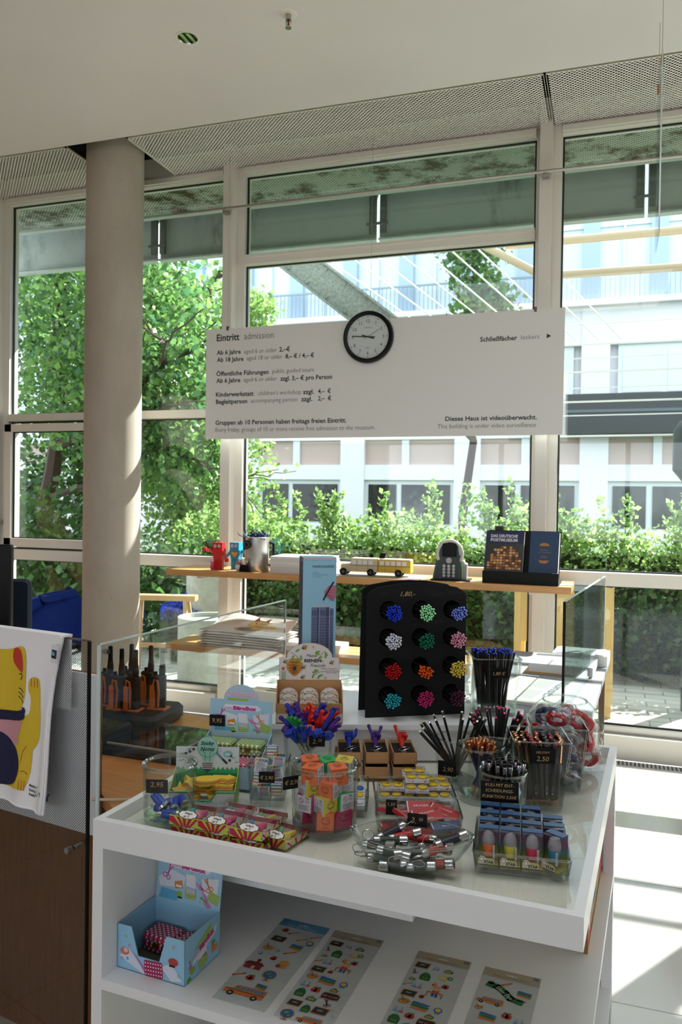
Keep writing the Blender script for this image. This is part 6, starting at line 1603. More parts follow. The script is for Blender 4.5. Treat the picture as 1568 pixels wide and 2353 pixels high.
# ---- 8 vase of hand pens
HV = (0.300, 0.553); hr = 20
square_vase('glass_vase', 'square glass vase crowded with coloured hand-topped pens', HV[0], HV[1], G0, 0.122, 0.135, 0.135, hr, 0.085, 0.10)
price_tag('black tag 2.20 on the vase of hand-topped pens', *rel(HV[0], HV[1], R(hr), 0.028, -0.053), G0 + 0.095, hr, 0.044, 0.030, [('2.', -0.007, 0.008, 0.013), ('20', 0.008, 0.014, 0.008)], -3)
PURP, REDP, ORGP, GRNP = '#43187a', '#cc2416', '#dc5418', '#1f8a3c'
hc_ = {'blue': '#10329e', 'purple': PURP, 'red': REDP, 'orange': ORGP, 'green': GRNP}
def handpen(color, g):
    t = thing('hand_pen', 'x', 'pen', (0, 0, 0))
    mb = MB(); mb.lathe([(0, 0), (0.0015, 0.002), (0.0045, 0.014), (0.005, 0.11), (0, 0.11)], STEEL, 12); mb.build('barrel', t)
    mb = MB(); mb.lathe([(0.0047, 0.014), (0.0056, 0.016), (0.0056, 0.038), (0.005, 0.04)], M(hc_[color], 0.5), 12); mb.build('grip', t)
    mb = MB(); hand(mb, g, M(hc_[color], 0.55), 1.22, Matrix.Translation((0, 0, 0.106))); mb.build('hand_top', t)
    return t
HP = {}; r6 = random.Random(12)
hl = [('blue', 'point', -0.050, 0.0, 0.050), ('blue', 'thumb', -0.060, -0.02, 0.032), ('purple', 'point', -0.066, 0.0, 0.018), ('purple', 'horns', -0.035, 0.02, 0.046), ('purple', 'point', -0.028, -0.01, 0.052), ('purple', 'horns', -0.014, -0.02, 0.040), ('red', 'victory', 0.002, -0.02, 0.046), ('red', 'point', 0.012, 0.0, 0.056), ('orange', 'victory', -0.004, 0.02, 0.040), ('purple', 'victory', 0.018, -0.01, 0.036), ('blue', 'point', 0.026, 0.02, 0.052), ('purple', 'point', 0.032, 0.03, 0.048), ('red', 'point', 0.038, -0.02, 0.042), ('purple', 'thumb', 0.046, 0.01, 0.056), ('red', 'thumb', 0.054, -0.02, 0.040), ('red', 'point', 0.068, 0.0, 0.044), ('purple', 'victory', 0.072, 0.02, 0.036), ('purple', 'horns', 0.082, -0.03, 0.020), ('blue', 'thumb', 0.070, -0.05, 0.006), ('blue', 'fist', 0.026, -0.052, 0.0), ('blue', 'open', -0.010, -0.058, -0.006), ('green', 'open', -0.028, -0.048, 0.010), ('orange', 'fist', 0.006, -0.05, 0.012), ('blue', 'thumb', -0.045, -0.056, -0.004), ('purple', 'fist', -0.060, -0.04, 0.008), ('blue', 'horns', 0.05, 0.03, 0.040), ('purple', 'open', -0.052, 0.03, 0.034), ('red', 'fist', 0.015, 0.03, 0.030)]
for i, (c, g, x, y, dz) in enumerate(hl):
    if (c, g) in HP: o = dup(HP[(c, g)])
    else: o = HP[(c, g)] = handpen(c, g)
    bx, by = -x * 0.45 + r6.uniform(-0.012, 0.012), -y * 0.2 + r6.uniform(-0.02, 0.02)
    tipz = G0 + 0.128 + dz
    p1 = TT(*rel(HV[0], HV[1], R(hr), x * 0.9, y * 0.85), tipz); p0 = TT(*rel(HV[0], HV[1], R(hr), bx, by), G0 + 0.02)
    v = (Vector(p1) - Vector(p0)).normalized(); o2 = Vector(p1) - v * 0.150
    p0 = tuple(o2) if o2.z > G0 + 0.016 else tuple(Vector(p0))
    spin(o, p0, p1, TA + R(hr + r6.uniform(-30, 30)))
    gn = {'point': 'a pointing hand', 'thumb': 'a thumbs-up hand', 'horns': 'a two-finger horns hand', 'victory': 'a victory hand', 'open': 'an open hand', 'fist': 'a fist'}[g]
    side = 'far left' if x < -0.045 else 'left' if x < -0.012 else 'middle' if x < 0.025 else 'right' if x < 0.06 else 'far right'
    o['label'] = 'silver pen topped with ' + gn + ' in ' + c + ', ' + side + (' front' if y < -0.03 else ' rear' if y > 0.015 else '') + ' of the pen vase'
    o['group'] = 'hand-topped pens in the square vase'
t = thing('felt_pen', 'blue and dark grey capped pen leaning out over the hand pens', 'pen', (0, 0, 0))
mb = MB(); mb.lathe([(0, 0), (0.0055, 0.003), (0.006, 0.06), (0.006, 0.075)], M('#2a2638', 0.4), 16); mb.build('barrel', t)
mb = MB(); mb.lathe([(0.0062, 0.075), (0.0066, 0.13), (0.0060, 0.133)], M('#0f2c9a', 0.35), 16); mb.lathe([(0.0058, 0.133), (0.004, 0.1325), (0, 0.131)], BLACK, 16); mb.build('cap', t)
spin(t, TT(*rel(HV[0], HV[1], R(hr), 0.012, -0.030), G0 + 0.085), TT(*rel(HV[0], HV[1], R(hr), 0.075, -0.055), G0 + 0.20), 0)

# ---- 9 bee eraser display on the riser
BE = (0.230, 0.712); ber = 25
t = thing('bee_eraser_display', 'kraft counter box with a white bee and beehive header card', 'display box', TT(BE[0], BE[1], RZ), TA + R(ber))
w, d_, hb = 0.200, 0.115, 0.106
mb = MB(); mb.box(-w / 2, w / 2, -d_ / 2, d_ / 2, 0, 0.003, KRAFT); mb.box(-w / 2, w / 2, d_ / 2 - 0.003, d_ / 2, 0, hb, KRAFT)
for s in (-1, 1): mb.prism([(-d_ / 2, 0), (d_ / 2, 0), (d_ / 2, hb), (-d_ / 2 + 0.02, hb * 0.9), (-d_ / 2, 0.062)], s * (w / 2 - 0.0015) - 0.0015, s * (w / 2 - 0.0015) + 0.0015, KRAFT, 'yz')
mb.box(-w / 2, w / 2, -d_ / 2, -d_ / 2 + 0.003, 0, 0.060, KRAFT); mb.build('carton', t, smooth=False)
mb = MB(); cd = Card(mb, (0, -d_ / 2 - 0.0003, 0), (1, 0, 0), (0, 0, 1)); cd.rect(-w / 2 + .001, 0.004, w / 2 - .001, 0.030, '#cdc4ba', 1); mb.build('front_print', t, smooth=False)
mb = MB(); hw = 0.094; h1 = 0.070; z1 = hb
A_ = [(-hw, 0), (hw, 0), (hw, h1), (0.071, h1)] + [(0.072 * math.cos(a), h1 + 0.046 * math.sin(a)) for a in [PI * i / 20 for i in range(1, 20)]] + [(-0.071, h1), (-hw, h1)]
# shoulders run straight, the middle is a raised arch
mb.prism([(x, y + z1) for x, y in A_], d_ / 2 - 0.003, d_ / 2, KRAFT, 'xz')
cd = Card(mb, (0, d_ / 2 - 0.0033, z1), (1, 0, 0), (0, 0, 1))
cd.poly([(x * 0.985, 0.001 + y * 0.985) for x, y in A_], '#d9d2ce', 0)
HN, HD = '#c98a35', '#a8581f'
for (y, rr_) in ((0.060, 0.020), (0.051, 0.026), (0.042, 0.027), (0.034, 0.024), (0.027, 0.018), (0.021, 0.010)): cd.circ(-0.046, y, rr_, HN, 1, 20, 0.008); cd.line([(-0.046 + rr_ * 0.98 * math.cos(a), y - 0.001 + 0.0075 * math.sin(a)) for a in [PI * (1 + i / 8) for i in range(9)]], 0.0008, HD, 2)
cd.circ(-0.046, 0.036, 0.005, '#241a10', 3, 14, 0.0065)
def bee(x, y, s, a=0):
    cd.circ(x - s * .3, y + s * .6, s * .45, '#9aa0aa', 3, 10, s * .3, 0.8); cd.circ(x + s * .5, y + s * .6, s * .45, '#9aa0aa', 3, 10, s * .3, -0.5)
    cd.circ(x, y, s * .72, '#d2a436', 4, 14, s * .5); cd.rect(x - s * .32, y - s * .44, x - s * .12, y + s * .44, '#17140f', 5); cd.rect(x + s * .10, y - s * .46, x + s * .30, y + s * .46, '#17140f', 5); cd.circ(x - s * .62, y, s * .26, '#17140f', 5, 10)
for q in ((-0.016, 0.096, 0.011), (-0.075, 0.052, 0.009), (-0.018, 0.035, 0.009), (0.070, 0.050, 0.009), (-0.020, 0.004, 0.009)): bee(q[0], q[1] + 0.004, q[2])
def leafy(pts, leaves):
    cd.line(pts, 0.0011, '#3a2c22', 2)
    for (x, y, a) in leaves: cd.circ(x, y, 0.0080, '#6d9a3a', 3, 10, 0.0035, a); cd.circ(x + 0.0015, y, 0.004, '#8fb84e', 4, 8, 0.0015, a)
leafy([(-0.058, 0.088), (-0.040, 0.074), (-0.028, 0.064)], [(-0.038, 0.092, 0.6), (-0.052, 0.070, 1.2), (-0.026, 0.070, 1.8), (-0.035, 0.062, -0.9)])
leafy([(0.048, 0.092), (0.036, 0.080), (0.030, 0.070)], [(0.025, 0.088, 0.3), (0.024, 0.082, 0.0), (0.052, 0.082, -1.0), (0.033, 0.070, 0.5), (0.050, 0.076, 1.4)])
leafy([(0.092, 0.028), (0.060, 0.029), (0.036, 0.026), (0.018, 0.018)], [(0.022, 0.030, -0.3), (0.016, 0.025, 0.1), (0.012, 0.013, 1.2), (0.030, 0.010, 1.0), (0.035, 0.014, 0.5)])
for (x, y) in ((0.011, 0.103), (0.050, 0.007)):
    for k in range(4): a = PI * k / 4; cd.line([(x - 0.006 * math.cos(a), y - 0.006 * math.sin(a)), (x + 0.006 * math.cos(a), y + 0.006 * math.sin(a))], 0.0008, '#c9983c', 2)
cd.line([(-0.081, 0.0), (-0.080, 0.016), (-0.076, 0.028)], 0.0009, '#4a7a3a', 2)
for k in range(5):
    for s in (-1, 1): cd.circ(-0.080 + s * 0.004, 0.003 + 0.0055 * k, 0.0035, '#5a8a45', 3, 8, 0.0013, s * 0.6)
cd.star(-0.082, 0.036, 0.008, '#cc4a3a', 3, 7, 0.45)
cd.text('Meine', 0.006, 0.072, 0.010, '#17181a', 3, align='c', shear=0.35, width=0.033); cd.text('BIENEN-', 0.013, 0.056, 0.0105, '#17181a', 3, align='c', bold=0.03, width=0.058); cd.text('Freunde', 0.026, 0.041, 0.011, '#17181a', 3, align='c', shear=0.35, width=0.047)
cd.text('Bienen-Radierer', 0.062, 0.0335, 0.0048, '#b8482c', 3, align='c', width=0.050); cd.text('bee eraser', 0.070, 0.0215, 0.0048, '#2a2624', 3, align='c', width=0.032)
mb.build('header_card', t, smooth=False)
def disc():
    t = thing('bee_eraser_packet', 'x', 'eraser packet', (0, 0, 0))
    mb = MB(); T = Matrix.Rotation(R(90), 4, 'X'); mb.T = T
    mb.lathe([(0, -0.004), (0.029, -0.004), (0.030, 0), (0.029, 0.004), (0, 0.004)], M('#d4cbc4', 0.5), 32); mb.build('round_card', t)
    mb = MB(); cd = Card(mb, (0, -0.0044, 0), (1, 0, 0), (0, 0, 1)); cd.ring(0, 0, 0.0285, 0.0012, '#b8603c', 1, 28)
    cd.text('Meine', -0.002, 0.013, 0.005, '#222', 1, align='c', shear=0.3) if False else cd.text('Meine', -0.002, 0.013, 0.005, '#222222', 1, align='c', shear=0.3)
    cd.text('BIENEN-', 0, 0.005, 0.006, '#222222', 1, align='c', bold=0.03, width=0.032); cd.circ(0.010, 0.018, 0.003, '#c9983c', 1, 8); cd.circ(-0.020, 0.012, 0.006, '#6d9a3a', 1, 8, 0.002, 0.7); cd.circ(0.020, 0.005, 0.006, '#6d9a3a', 1, 8, 0.002, -0.7); cd.text('Radierer', 0, -0.006, 0.005, '#222222', 1, align='c', shear=0.3); cd.rect(0.014, 0.014, 0.022, 0.0155, '#b8482c', 1)
    mb.build('print', t, smooth=False)
    return t
dsc = disc(); k = 0
for r_, rn in ((0, 'front'), (1, 'middle'), (2, 'back')):
    for c_, c2 in ((-1, 'left'), (0, 'middle'), (1, 'right')):
        o = dsc if k == 0 else dup(dsc); k += 1
        X, Y = rel(BE[0], BE[1], R(ber), c_ * 0.063, -0.030 + 0.028 * r_)
        o.location = TT(X, Y, RZ + 0.036 + 0.012 * r_); o.rotation_euler = (R(-22), R(25 if (r_ == 0 and c_ == 1) else 0), TA + R(ber))
        o['label'] = 'round bee eraser packet, ' + rn + ' row, ' + c2 + ' column of the kraft box'; o['group'] = 'round bee eraser packets'

# ---- 10 tall skyscraper notepad box
PS = (0.148, 0.950); psr = 33
t = thing('notepad_carton', 'tall light blue PAPERSCRAPER notepad carton with skyscraper print', 'carton', TT(PS[0], PS[1], RZ), TA + R(psr))
w, d_, h = 0.112, 0.085, 0.478
LBL = M('#8fbfd6', 0.5)
mb = MB(); mb.box(-w / 2, w / 2, -d_ / 2, d_ / 2, 0, h, LBL); mb.build('carton', t, smooth=False)
mb = MB(); cd = Card(mb, (0, -d_ / 2 - 0.0002, 0), (1, 0, 0), (0, 0, 1))
cd.rect(-w / 2, h - 0.008, w / 2, h, '#b9b4bc', 1)
cd.text('PAPERSCRAPER®', -0.024, h - 0.034, 0.008, '#1d2c48', 1, width=0.072, bold=0.01)
for i, s in enumerate(('NOTEPAD', 'SKYSCRAPER DOWNTOWN', '2.320 SHEETS')): cd.text(s, -0.024, h - 0.052 - 0.007 * i, 0.0038, '#5a7088', 1, width=(0.02, 0.052, 0.028)[i])
TG, TD_ = '#6a7090', '#2c3358'
hs_ = h - 0.165
for (x0, x1, c) in ((-0.026, -0.006, TG), (-0.006, -0.001, TD_), (0.001, 0.022, TG), (0.022, 0.034, '#454c6e'), (0.036, 0.048, TG)):
    cd.rect(x0, 0, x1, hs_ - (0.004 if x0 > 0.03 else 0), c, 1)
    if c != TD_:
        n = int((x1 - x0) / 0.0038)
        for i in range(n): cd.rect(x0 + 0.0012 + i * 0.0038, 0.0, x0 + 0.0026 + i * 0.0038, hs_ - 0.034, '#3a4062', 2); cd.rect(x0 + 0.0012 + i * 0.0038, hs_ - 0.028, x0 + 0.0028 + i * 0.0038, hs_ - 0.010, '#2c3358', 2)
        for j in range(30): cd.rect(x0, 0.004 + j * 0.0095, x1, 0.0052 + j * 0.0095, '#7c829e', 3)
cd.poly([(-0.026, hs_), (0.022, hs_), (0.048, hs_ + 0.004), (0.0, hs_ + 0.007)], '#b4b6c6', 2)
SK, SKD = '#b06a7c', '#8a4a60'
hx, hy = 0.042, h - 0.118
cd.poly([(0.056, hy + 0.026), (0.030, hy + 0.024), (0.020, hy + 0.010), (0.016, hy - 0.006), (0.024, hy - 0.004), (0.032, hy - 0.012), (0.040, hy - 0.022), (0.046, hy - 0.024), (0.056, hy - 0.012)], SK, 4)
for (a_, b_, c_, dd) in ((0.018, 0.004, 0.040, 0.006), (0.020, -0.004, 0.042, -0.006), (0.028, -0.010, 0.044, -0.014), (0.036, -0.018, 0.048, -0.020)): cd.line([(a_, hy + b_), (c_, hy + dd)], 0.0085, SK, 5); cd.line([(a_, hy + b_ - 0.0042), (c_, hy + dd - 0.0042)], 0.001, SKD, 6)
cd.line([(0.013, hy - 0.022), (0.046, hy + 0.036)], 0.0055, '#10131c', 7); cd.line([(0.009, hy - 0.030), (0.013, hy - 0.022)], 0.0025, '#a8acb8', 7)
mb.build('front_print', t, smooth=False)
mb = MB(); cd = Card(mb, (-w / 2 - 0.0002, 0, 0), (0, -1, 0), (0, 0, 1))
cd.rect(-d_ / 2, 0, d_ / 2, h, '#525a7c', 0)
for (x0, x1) in ((-0.040, -0.004), (0.002, 0.040)):
    cd.rect(x0, 0, x1, h - 0.006, '#6a7092', 1)
    for i in range(8): cd.rect(x0 + 0.002 + i * 0.0044, 0, x0 + 0.004 + i * 0.0044, h - 0.04, '#3a4064', 2); cd.rect(x0 + 0.002 + i * 0.0044, h - 0.034, x0 + 0.0042 + i * 0.0044, h - 0.016, '#2c3358', 2)
mb.build('side_print', t, smooth=False)

# ---- 11 rhinestone pencils
GEMC = {'blue': '#1438c8', 'mint': '#8fd8a0', 'lavender': '#6a78d0', 'crystal': '#d8dcec', 'emerald': '#0f6e50', 'rose': '#d08aa4', 'red': '#b80f16', 'orange': '#e0560f', 'gold': '#d8c050', 'turquoise': '#1f9aa6', 'magenta': '#b0185e', 'plum': '#4a1634', 'pink': '#c8386c', 'white': '#d8d8c0'}
def gemmat(c): return M(c, 0.12, 0.55, 0.0, name='rhinestone')
PB = M('#0d0d0e', 0.38, name='pencil_black')
PLEN = 0.178
def pencil_into(mb, g, L=PLEN):
    mb.lathe([(0, 0), (0.0008, 0), (0.0034, 0.010), (0.0034, L)], PB, 8); mb.lathe([(0.0034, L), (0.0036, L + 0.0008), (0.0040, L + 0.0022), (0.0032, L + 0.0042), (0.0016, L + 0.0052), (0, L + 0.0054)], g, 8)
PEN = {}
def pencil(c):
    if c not in PEN:
        mb = MB(); mb.lathe([(0, 0), (0.0008, 0), (0.0034, 0.010), (0.0034, PLEN)], PB, 8); o = mb.build('rhinestone_pencil', angle=20)
        g = gemmat(GEMC[c]); L = PLEN
        mb = MB(); mb.lathe([(0.0034, L), (0.0036, L + 0.0008), (0.0041, L + 0.0022), (0.0032, L + 0.0042), (0.0016, L + 0.0052), (0, L + 0.0054)], g, 8); k_ = mb.build('rhinestone', o, angle=20); PEN[c] = (o, k_); return o
    o = PEN[c][0].copy(); COL.objects.link(o); k_ = PEN[c][1].copy(); COL.objects.link(k_); k_.parent = o; return o
# board with twelve holes
PD = (0.517, 0.882); pdr = 34
bw, bh = 0.322, 0.352
t = thing('pencil_display', 'black arched stand with twelve round holes of rhinestone pencils', 'display stand', TT(PD[0], PD[1], RZ), TA + R(pdr))
CX_ = [-0.092, 0.012, 0.114]; CZ_ = [0.068, 0.156, 0.246, 0.331]; HRAD = 0.0285
xe = [-bw / 2, -0.040, 0.063, bw / 2]; ze = [0.0, 0.112, 0.201, 0.289, 0.372]
mb = MB()
def holed(mb, x0, x1, z0, z1, cx, cz, y, flip=False):
    n = 32; ring_ = [(cx + HRAD * math.cos(2 * PI * i / n), cz + HRAD * math.sin(2 * PI * i / n)) for i in range(n)]
    outer = []
    for i in range(n):
        a = 2 * PI * i / n; dx, dz = math.cos(a), math.sin(a)
        ks = []
        if dx > 1e-6: ks.append((x1 - cx) / dx)
        if dx < -1e-6: ks.append((x0 - cx) / dx)
        if dz > 1e-6: ks.append((z1 - cz) / dz)
        if dz < -1e-6: ks.append((z0 - cz) / dz)
        k = min(ks); outer.append([cx + dx * k, cz + dz * k])
    for (qx, qz) in ((x0, z0), (x1, z0), (x0, z1), (x1, z1)):
        j = min(range(n), key=lambda i: (outer[i][0] - qx) ** 2 + (outer[i][1] - qz) ** 2); outer[j] = [qx, qz]
    vs = [(p[0], y, p[1]) for p in ring_] + [(p[0], y, p[1]) for p in outer]
    fs = [(i, (i + 1) % n, n + (i + 1) % n, n + i) for i in range(n)]
    mb.add(vs, fs, MATTEBLK)
for y in (0.0, 0.004):
    for i in range(3):
        for j in range(4): holed(mb, xe[i], xe[i + 1], ze[j], ze[j + 1], CX_[i], CZ_[j], y)
top = [(-bw / 2, 0.372), (bw / 2, 0.372), (bw / 2 - 0.006, 0.385), (bw / 2 - 0.03, 0.400), (0.06, 0.412), (0, 0.415), (-0.06, 0.412), (-bw / 2 + 0.03, 0.400), (-bw / 2 + 0.006, 0.385)]
mb.prism(top, 0.0, 0.004, MATTEBLK, 'xz'); mb.box(-bw / 2 - .0003, -bw / 2 + 0.001, 0, 0.004, 0, 0.372, MATTEBLK); mb.box(bw / 2 - .001, bw / 2 + .0003, 0, 0.004, 0, 0.372, MATTEBLK)
mb.build('front_board', t, smooth=False)
mb = MB(); mb.prism([(-bw / 2, 0)] + [(bw / 2, 0)] + top[1:], 0.092, 0.096, MATTEBLK, 'xz'); mb.build('rear_board', t, smooth=False)
mb = MB()
for x in CX_:
    for z in CZ_: mb.cyl((x, 0.004, z), (x, 0.092, z), HRAD, MATTEBLK, n=28, cap=False)
mb.build('tubes', t)
mb = MB(); cd = Card(mb, (0, -0.0003, 0), (1, 0, 0), (0, 0, 1)); cd.text('1,80,-', -0.055, 0.374, 0.015, INKT, 1, shear=0.35, width=0.048)
GHO = M('#252527', 0.8)
for s, x, z, hh in (('315 w', 0.02, 0.385, 0.012), ('EUISC', 0.05, 0.373, 0.010), ('DW/H', 0.10, 0.378, 0.012), ('Nur Ase', 0.045, 0.290, 0.010), ('Gy', -0.12, 0.375, 0.014)): cd.text(s, x, z, hh, GHO, 1, shear=0.3)
mb.build('chalk_writing', t, smooth=False)
fills = {(0, 3): ('blue', 1.0), (1, 3): ('mint', 1.0), (2, 3): ('lavender', 0.72), (0, 2): ('crystal', 0.9), (1, 2): ('emerald', 0.9), (2, 2): ('rose', 0.93), (0, 1): ('red', 0.88), (1, 1): ('orange', 0.70), (2, 1): ('gold', 0.95), (0, 0): ('turquoise', 0.86), (1, 0): ('magenta', 1.0), (2, 0): ('plum', 0.88)}
r7 = random.Random(31)
rest = MB(); nind = 0
pdc, pds = math.cos(TA + R(pdr)), math.sin(TA + R(pdr)); PW = TT(PD[0], PD[1], RZ)
rown = ['bottom', 'third', 'second', 'top']; coln = ['left', 'middle', 'right']
for (ci, rj), (c, fl) in fills.items():
    pts = []; sp0 = r7.uniform(0, 6)
    for a in range(40):
        q = 0.0248 * math.sqrt((a + 0.5) / 40); x, z = q * math.cos(2.39996 * a + sp0), q * math.sin(2.39996 * a + sp0); pts.append((x, z))
    pts = [(x, z) for x, z in pts if z < -HRAD + 2 * HRAD * fl + 0.35 * (x if (ci + rj) % 2 else -x)]
    r7.shuffle(pts)
    for n_, (x, z) in enumerate(pts):
        x += r7.uniform(-0.0005, 0.0005); z += r7.uniform(-0.0005, 0.0005)
        pr_ = 0.062 + r7.uniform(-0.0025, 0.003)
        lx, ly, lz = CX_[ci] + x, -pr_, CZ_[rj] + z - 0.001
        if n_ < 15:
            o = pencil(c); o['label'] = 'black pencil tipped with ' + ('an ' if c[0] in 'aeo' else 'a ') + c + ' rhinestone in the ' + rown[rj] + ' row, ' + coln[ci] + ' hole'; o['category'] = 'pencil'; o['group'] = c + ' rhinestone pencils in the black stand'
            bx, by = lx, ly + PLEN
            o.location = (PW[0] + bx * pdc - by * pds, PW[1] + bx * pds + by * pdc, RZ + lz)
            o.rotation_euler = (R(90), 0, TA + R(pdr)); nind += 1
        else:
            rest.T = Matrix.Translation(PW) @ Matrix.Rotation(TA + R(pdr), 4, 'Z') @ Matrix.Translation((lx, ly + PLEN, lz)) @ Matrix.Rotation(R(90), 4, 'X')
            pencil_into(rest, gemmat(GEMC[c]))
o = rest.build('rhinestone_pencils', angle=20); tag(o, 'mass of further rhinestone pencils filling the holes of the black stand', 'pencils', 'rhinestone pencils in the black stand', 'stuff')

# tall vase of blue-tipped pencils on the riser
BV = (0.728, 1.030); bvr = 25
square_vase('glass_vase', 'tall square glass vase of blue-tipped black pencils, on the white platform', BV[0], BV[1], RZ, 0.118, 0.150, 0.182, bvr)
price_tag('black tag 1,80 € on the tall vase of blue-tipped pencils', *rel(BV[0], BV[1], R(bvr), 0.0, -0.076), RZ + 0.125, bvr, 0.058, 0.032, [('1,80 €', 0, 0.010, 0.011)], 8)
def fill_pencils(c, cx, cy, rot, z0, n, bx, by, tx_, ty_, L, group, lab, seed, fan=None, h=None, straight=0):
    rr_ = random.Random(seed)
    for i in range(n):
        u, v = rr_.uniform(-1, 1), rr_.uniform(-1, 1)
        if fan: u = fan[i % len(fan)] + rr_.uniform(-0.12, 0.12)
        b0 = (-u * bx * 0.5 + rr_.uniform(-0.3, 0.3) * bx, -v * by * 0.4 + rr_.uniform(-0.3, 0.3) * by)
        if straight: b0 = (u * bx * straight + rr_.uniform(-0.25, 0.25) * bx, v * by * straight)
        t0 = (u * tx_, v * ty_)
        p0 = TT(*rel(cx, cy, R(rot), *b0), z0); p1 = TT(*rel(cx, cy, R(rot), *t0), z0 + (h or L * 0.93))
        o = pencil(c); spin(o, p0, p1, 0); o['label'] = lab; o['category'] = 'pencil'; o['group'] = group
fill_pencils('blue', BV[0], BV[1], bvr, RZ + 0.016, 66, 0.048, 0.046, 0.064, 0.058, PLEN, 'blue-tipped pencils in the tall vase', 'black pencil with a blue rhinestone tip in the tall square vase', 41, h=0.172, straight=0.7)

# hexagonal vases: white-tipped and pink-tipped pencils
HX = (0.700, 0.665)
def hexvase(label, tx, ty, r_, h, rot):
    t = thing('glass_vase', label, 'glass vase', TT(tx, ty, G0), TA + R(rot))
    ring = lambda q, z: [(q * math.cos(PI * i / 3), q * math.sin(PI * i / 3), z) for i in range(6)]
    mb = MB(); mb.loft([ring(r_ * 0.86, 0.014), ring(r_, h), ring(r_ - 0.004, h), ring(r_ * 0.86 - 0.004, 0.014)], GLASSM, cap=False); mb.build('wall', t, smooth=False)
    mb = MB(); mb.loft([ring(r_ * 0.84, 0), ring(r_ * 0.86, 0.014)], GLASST); mb.build('thick_base', t, smooth=False)
    mb = MB(); mb.tube([Vector(p) for p in ring(r_ - 0.002, h)], 0.0024, GLASST, 6, closed=True); mb.build('rim', t)
hexvase('hexagonal glass vase of white-tipped black pencils, centre right', HX[0], HX[1], 0.062, 0.125, 20)
price_tag('black tag 2,90 on the hexagonal vase of white-tipped pencils', *rel(HX[0], HX[1], R(20), -0.030, -0.056), G0 + 0.035, 5, 0.050, 0.040, [('2,90', 0.002, 0.012, 0.012)], -2)
fill_pencils('white', HX[0], HX[1], 20, G0 + 0.016, 20, 0.028, 0.022, 0.115, 0.045, PLEN, 'white-tipped pencils in the hexagonal vase', 'black pencil with a white rhinestone tip leaning in the hexagonal vase', 42, fan=[-1, -0.85, -0.7, -0.5, 0.35, 0.5, 0.7, -0.3, 0.15], h=0.150)
HX2 = (0.800, 0.745)
hexvase('hexagonal glass vase of pink-tipped black pencils, behind the navy pens', HX2[0], HX2[1], 0.068, 0.130, 5)
fill_pencils('pink', HX2[0], HX2[1], 15, G0 + 0.016, 32, 0.030, 0.026, 0.085, 0.050, PLEN, 'pink-tipped pencils in the hexagonal vase', 'black pencil with a pink rhinestone tip in the rear hexagonal vase', 43, h=0.158)

# ---- 12 navy pens with copper clips
CV = (0.785, 0.585)
round_vase('glass_jar', 'round glass jar of navy pens with copper clips', CV[0], CV[1], G0, 0.057, 0.135, 0.064, rimr=0.003, cat='glass jar')
COP = M('#c98a62', 0.18, 1.0, name='copper'); NVY = M('#0f1740', 0.35)
def cpen():
    t = thing('navy_pen', 'x', 'pen', (0, 0, 0))
    mb = MB(); mb.lathe([(0, 0), (0.001, 0.0), (0.0035, 0.012), (0.0045, 0.014)], COP, 12); mb.build('nib_cone', t)
    mb = MB(); mb.lathe([(0.0045, 0.014), (0.0052, 0.02), (0.0054, 0.112), (0.005, 0.114)], NVY, 14); mb.build('barrel', t)
    mb = MB(); mb.lathe([(0.0052, 0.112), (0.0057, 0.114), (0.0054, 0.132), (0.0035, 0.138), (0, 0.14)], COP, 14); mb.build('cap', t)
    mb = MB(); mb.tube([(0.004, 0, 0.137), (0.011, 0, 0.134), (0.012, 0, 0.12), (0.0085, 0, 0.098), (0.007, 0, 0.085)], 0.0018, COP, 8); mb.build('clip', t)
    return t
cp = cpen(); r8 = random.Random(14)
for i in range(16):
    o = cp if i == 0 else dup(cp)
    a = 2 * PI * i / 16 * 2.399; rr_ = 0.048 * math.sqrt((i + 0.5) / 16)
    p1 = TT(CV[0] + rr_ * math.cos(a) * 1.1, CV[1] + rr_ * math.sin(a), G0 + 0.155 + r8.uniform(-0.006, 0.008)); p0 = TT(CV[0] - rr_ * 0.5 * math.cos(a + 0.4), CV[1] - rr_ * 0.5 * math.sin(a + 0.4), G0 + 0.018)
    spin(o, p0, p1, r8.uniform(0, 6.2)); o['label'] = 'navy pen with a shiny copper clip in the round jar'; o['group'] = 'navy pens with copper clips'
# ---- 13 decision pens
KV = (0.873, 0.432)
round_vase('glass_jar', 'round glass jar of silver-topped black pens with a lettered card', KV[0], KV[1], G0, 0.052, 0.128, 0.059, rimr=0.003)
price_tag('curved black card lettered Kuli mit Entscheidungsfunktion 3,50 €', *rel(KV[0], KV[1], R(14), -0.012, -0.0645), G0 + 0.074, 12, 0.088, 0.048, [('KULI MIT ENT-', 0, 0.036, 0.0075), ('SCHEIDUNGS-', 0, 0.023, 0.0075), ('FUNKTION 3,50€', 0, 0.009, 0.0075)], -3)
def kpen():
    t = thing('decision_pen', 'x', 'pen', (0, 0, 0))
    mb = MB(); mb.lathe([(0, 0), (0.001, 0), (0.0045, 0.014), (0.0052, 0.09)], M('#b4b4b8', 0.35, 0.4), 12); mb.build('barrel', t)
    mb = MB(); mb.lathe([(0.0054, 0.09), (0.0058, 0.092), (0.0058, 0.118)], M('#101012', 0.4), 14); mb.build('sleeve', t)
    mb = MB(); mb.lathe([(0.0058, 0.118), (0.0060, 0.119), (0.0060, 0.134), (0.0053, 0.136)], CHROME, 16); mb.box(-0.003, 0.003, -0.0063, -0.0058, 0.121, 0.132, M('#55585e', 0.4)); mb.build('window_ring', t)
    mb = MB(); mb.lathe([(0.0052, 0.136), (0.0046, 0.1365), (0.0046, 0.142), (0, 0.1425)], BLACK, 12); mb.build('push_button', t)
    return t
kp = kpen(); k = 0
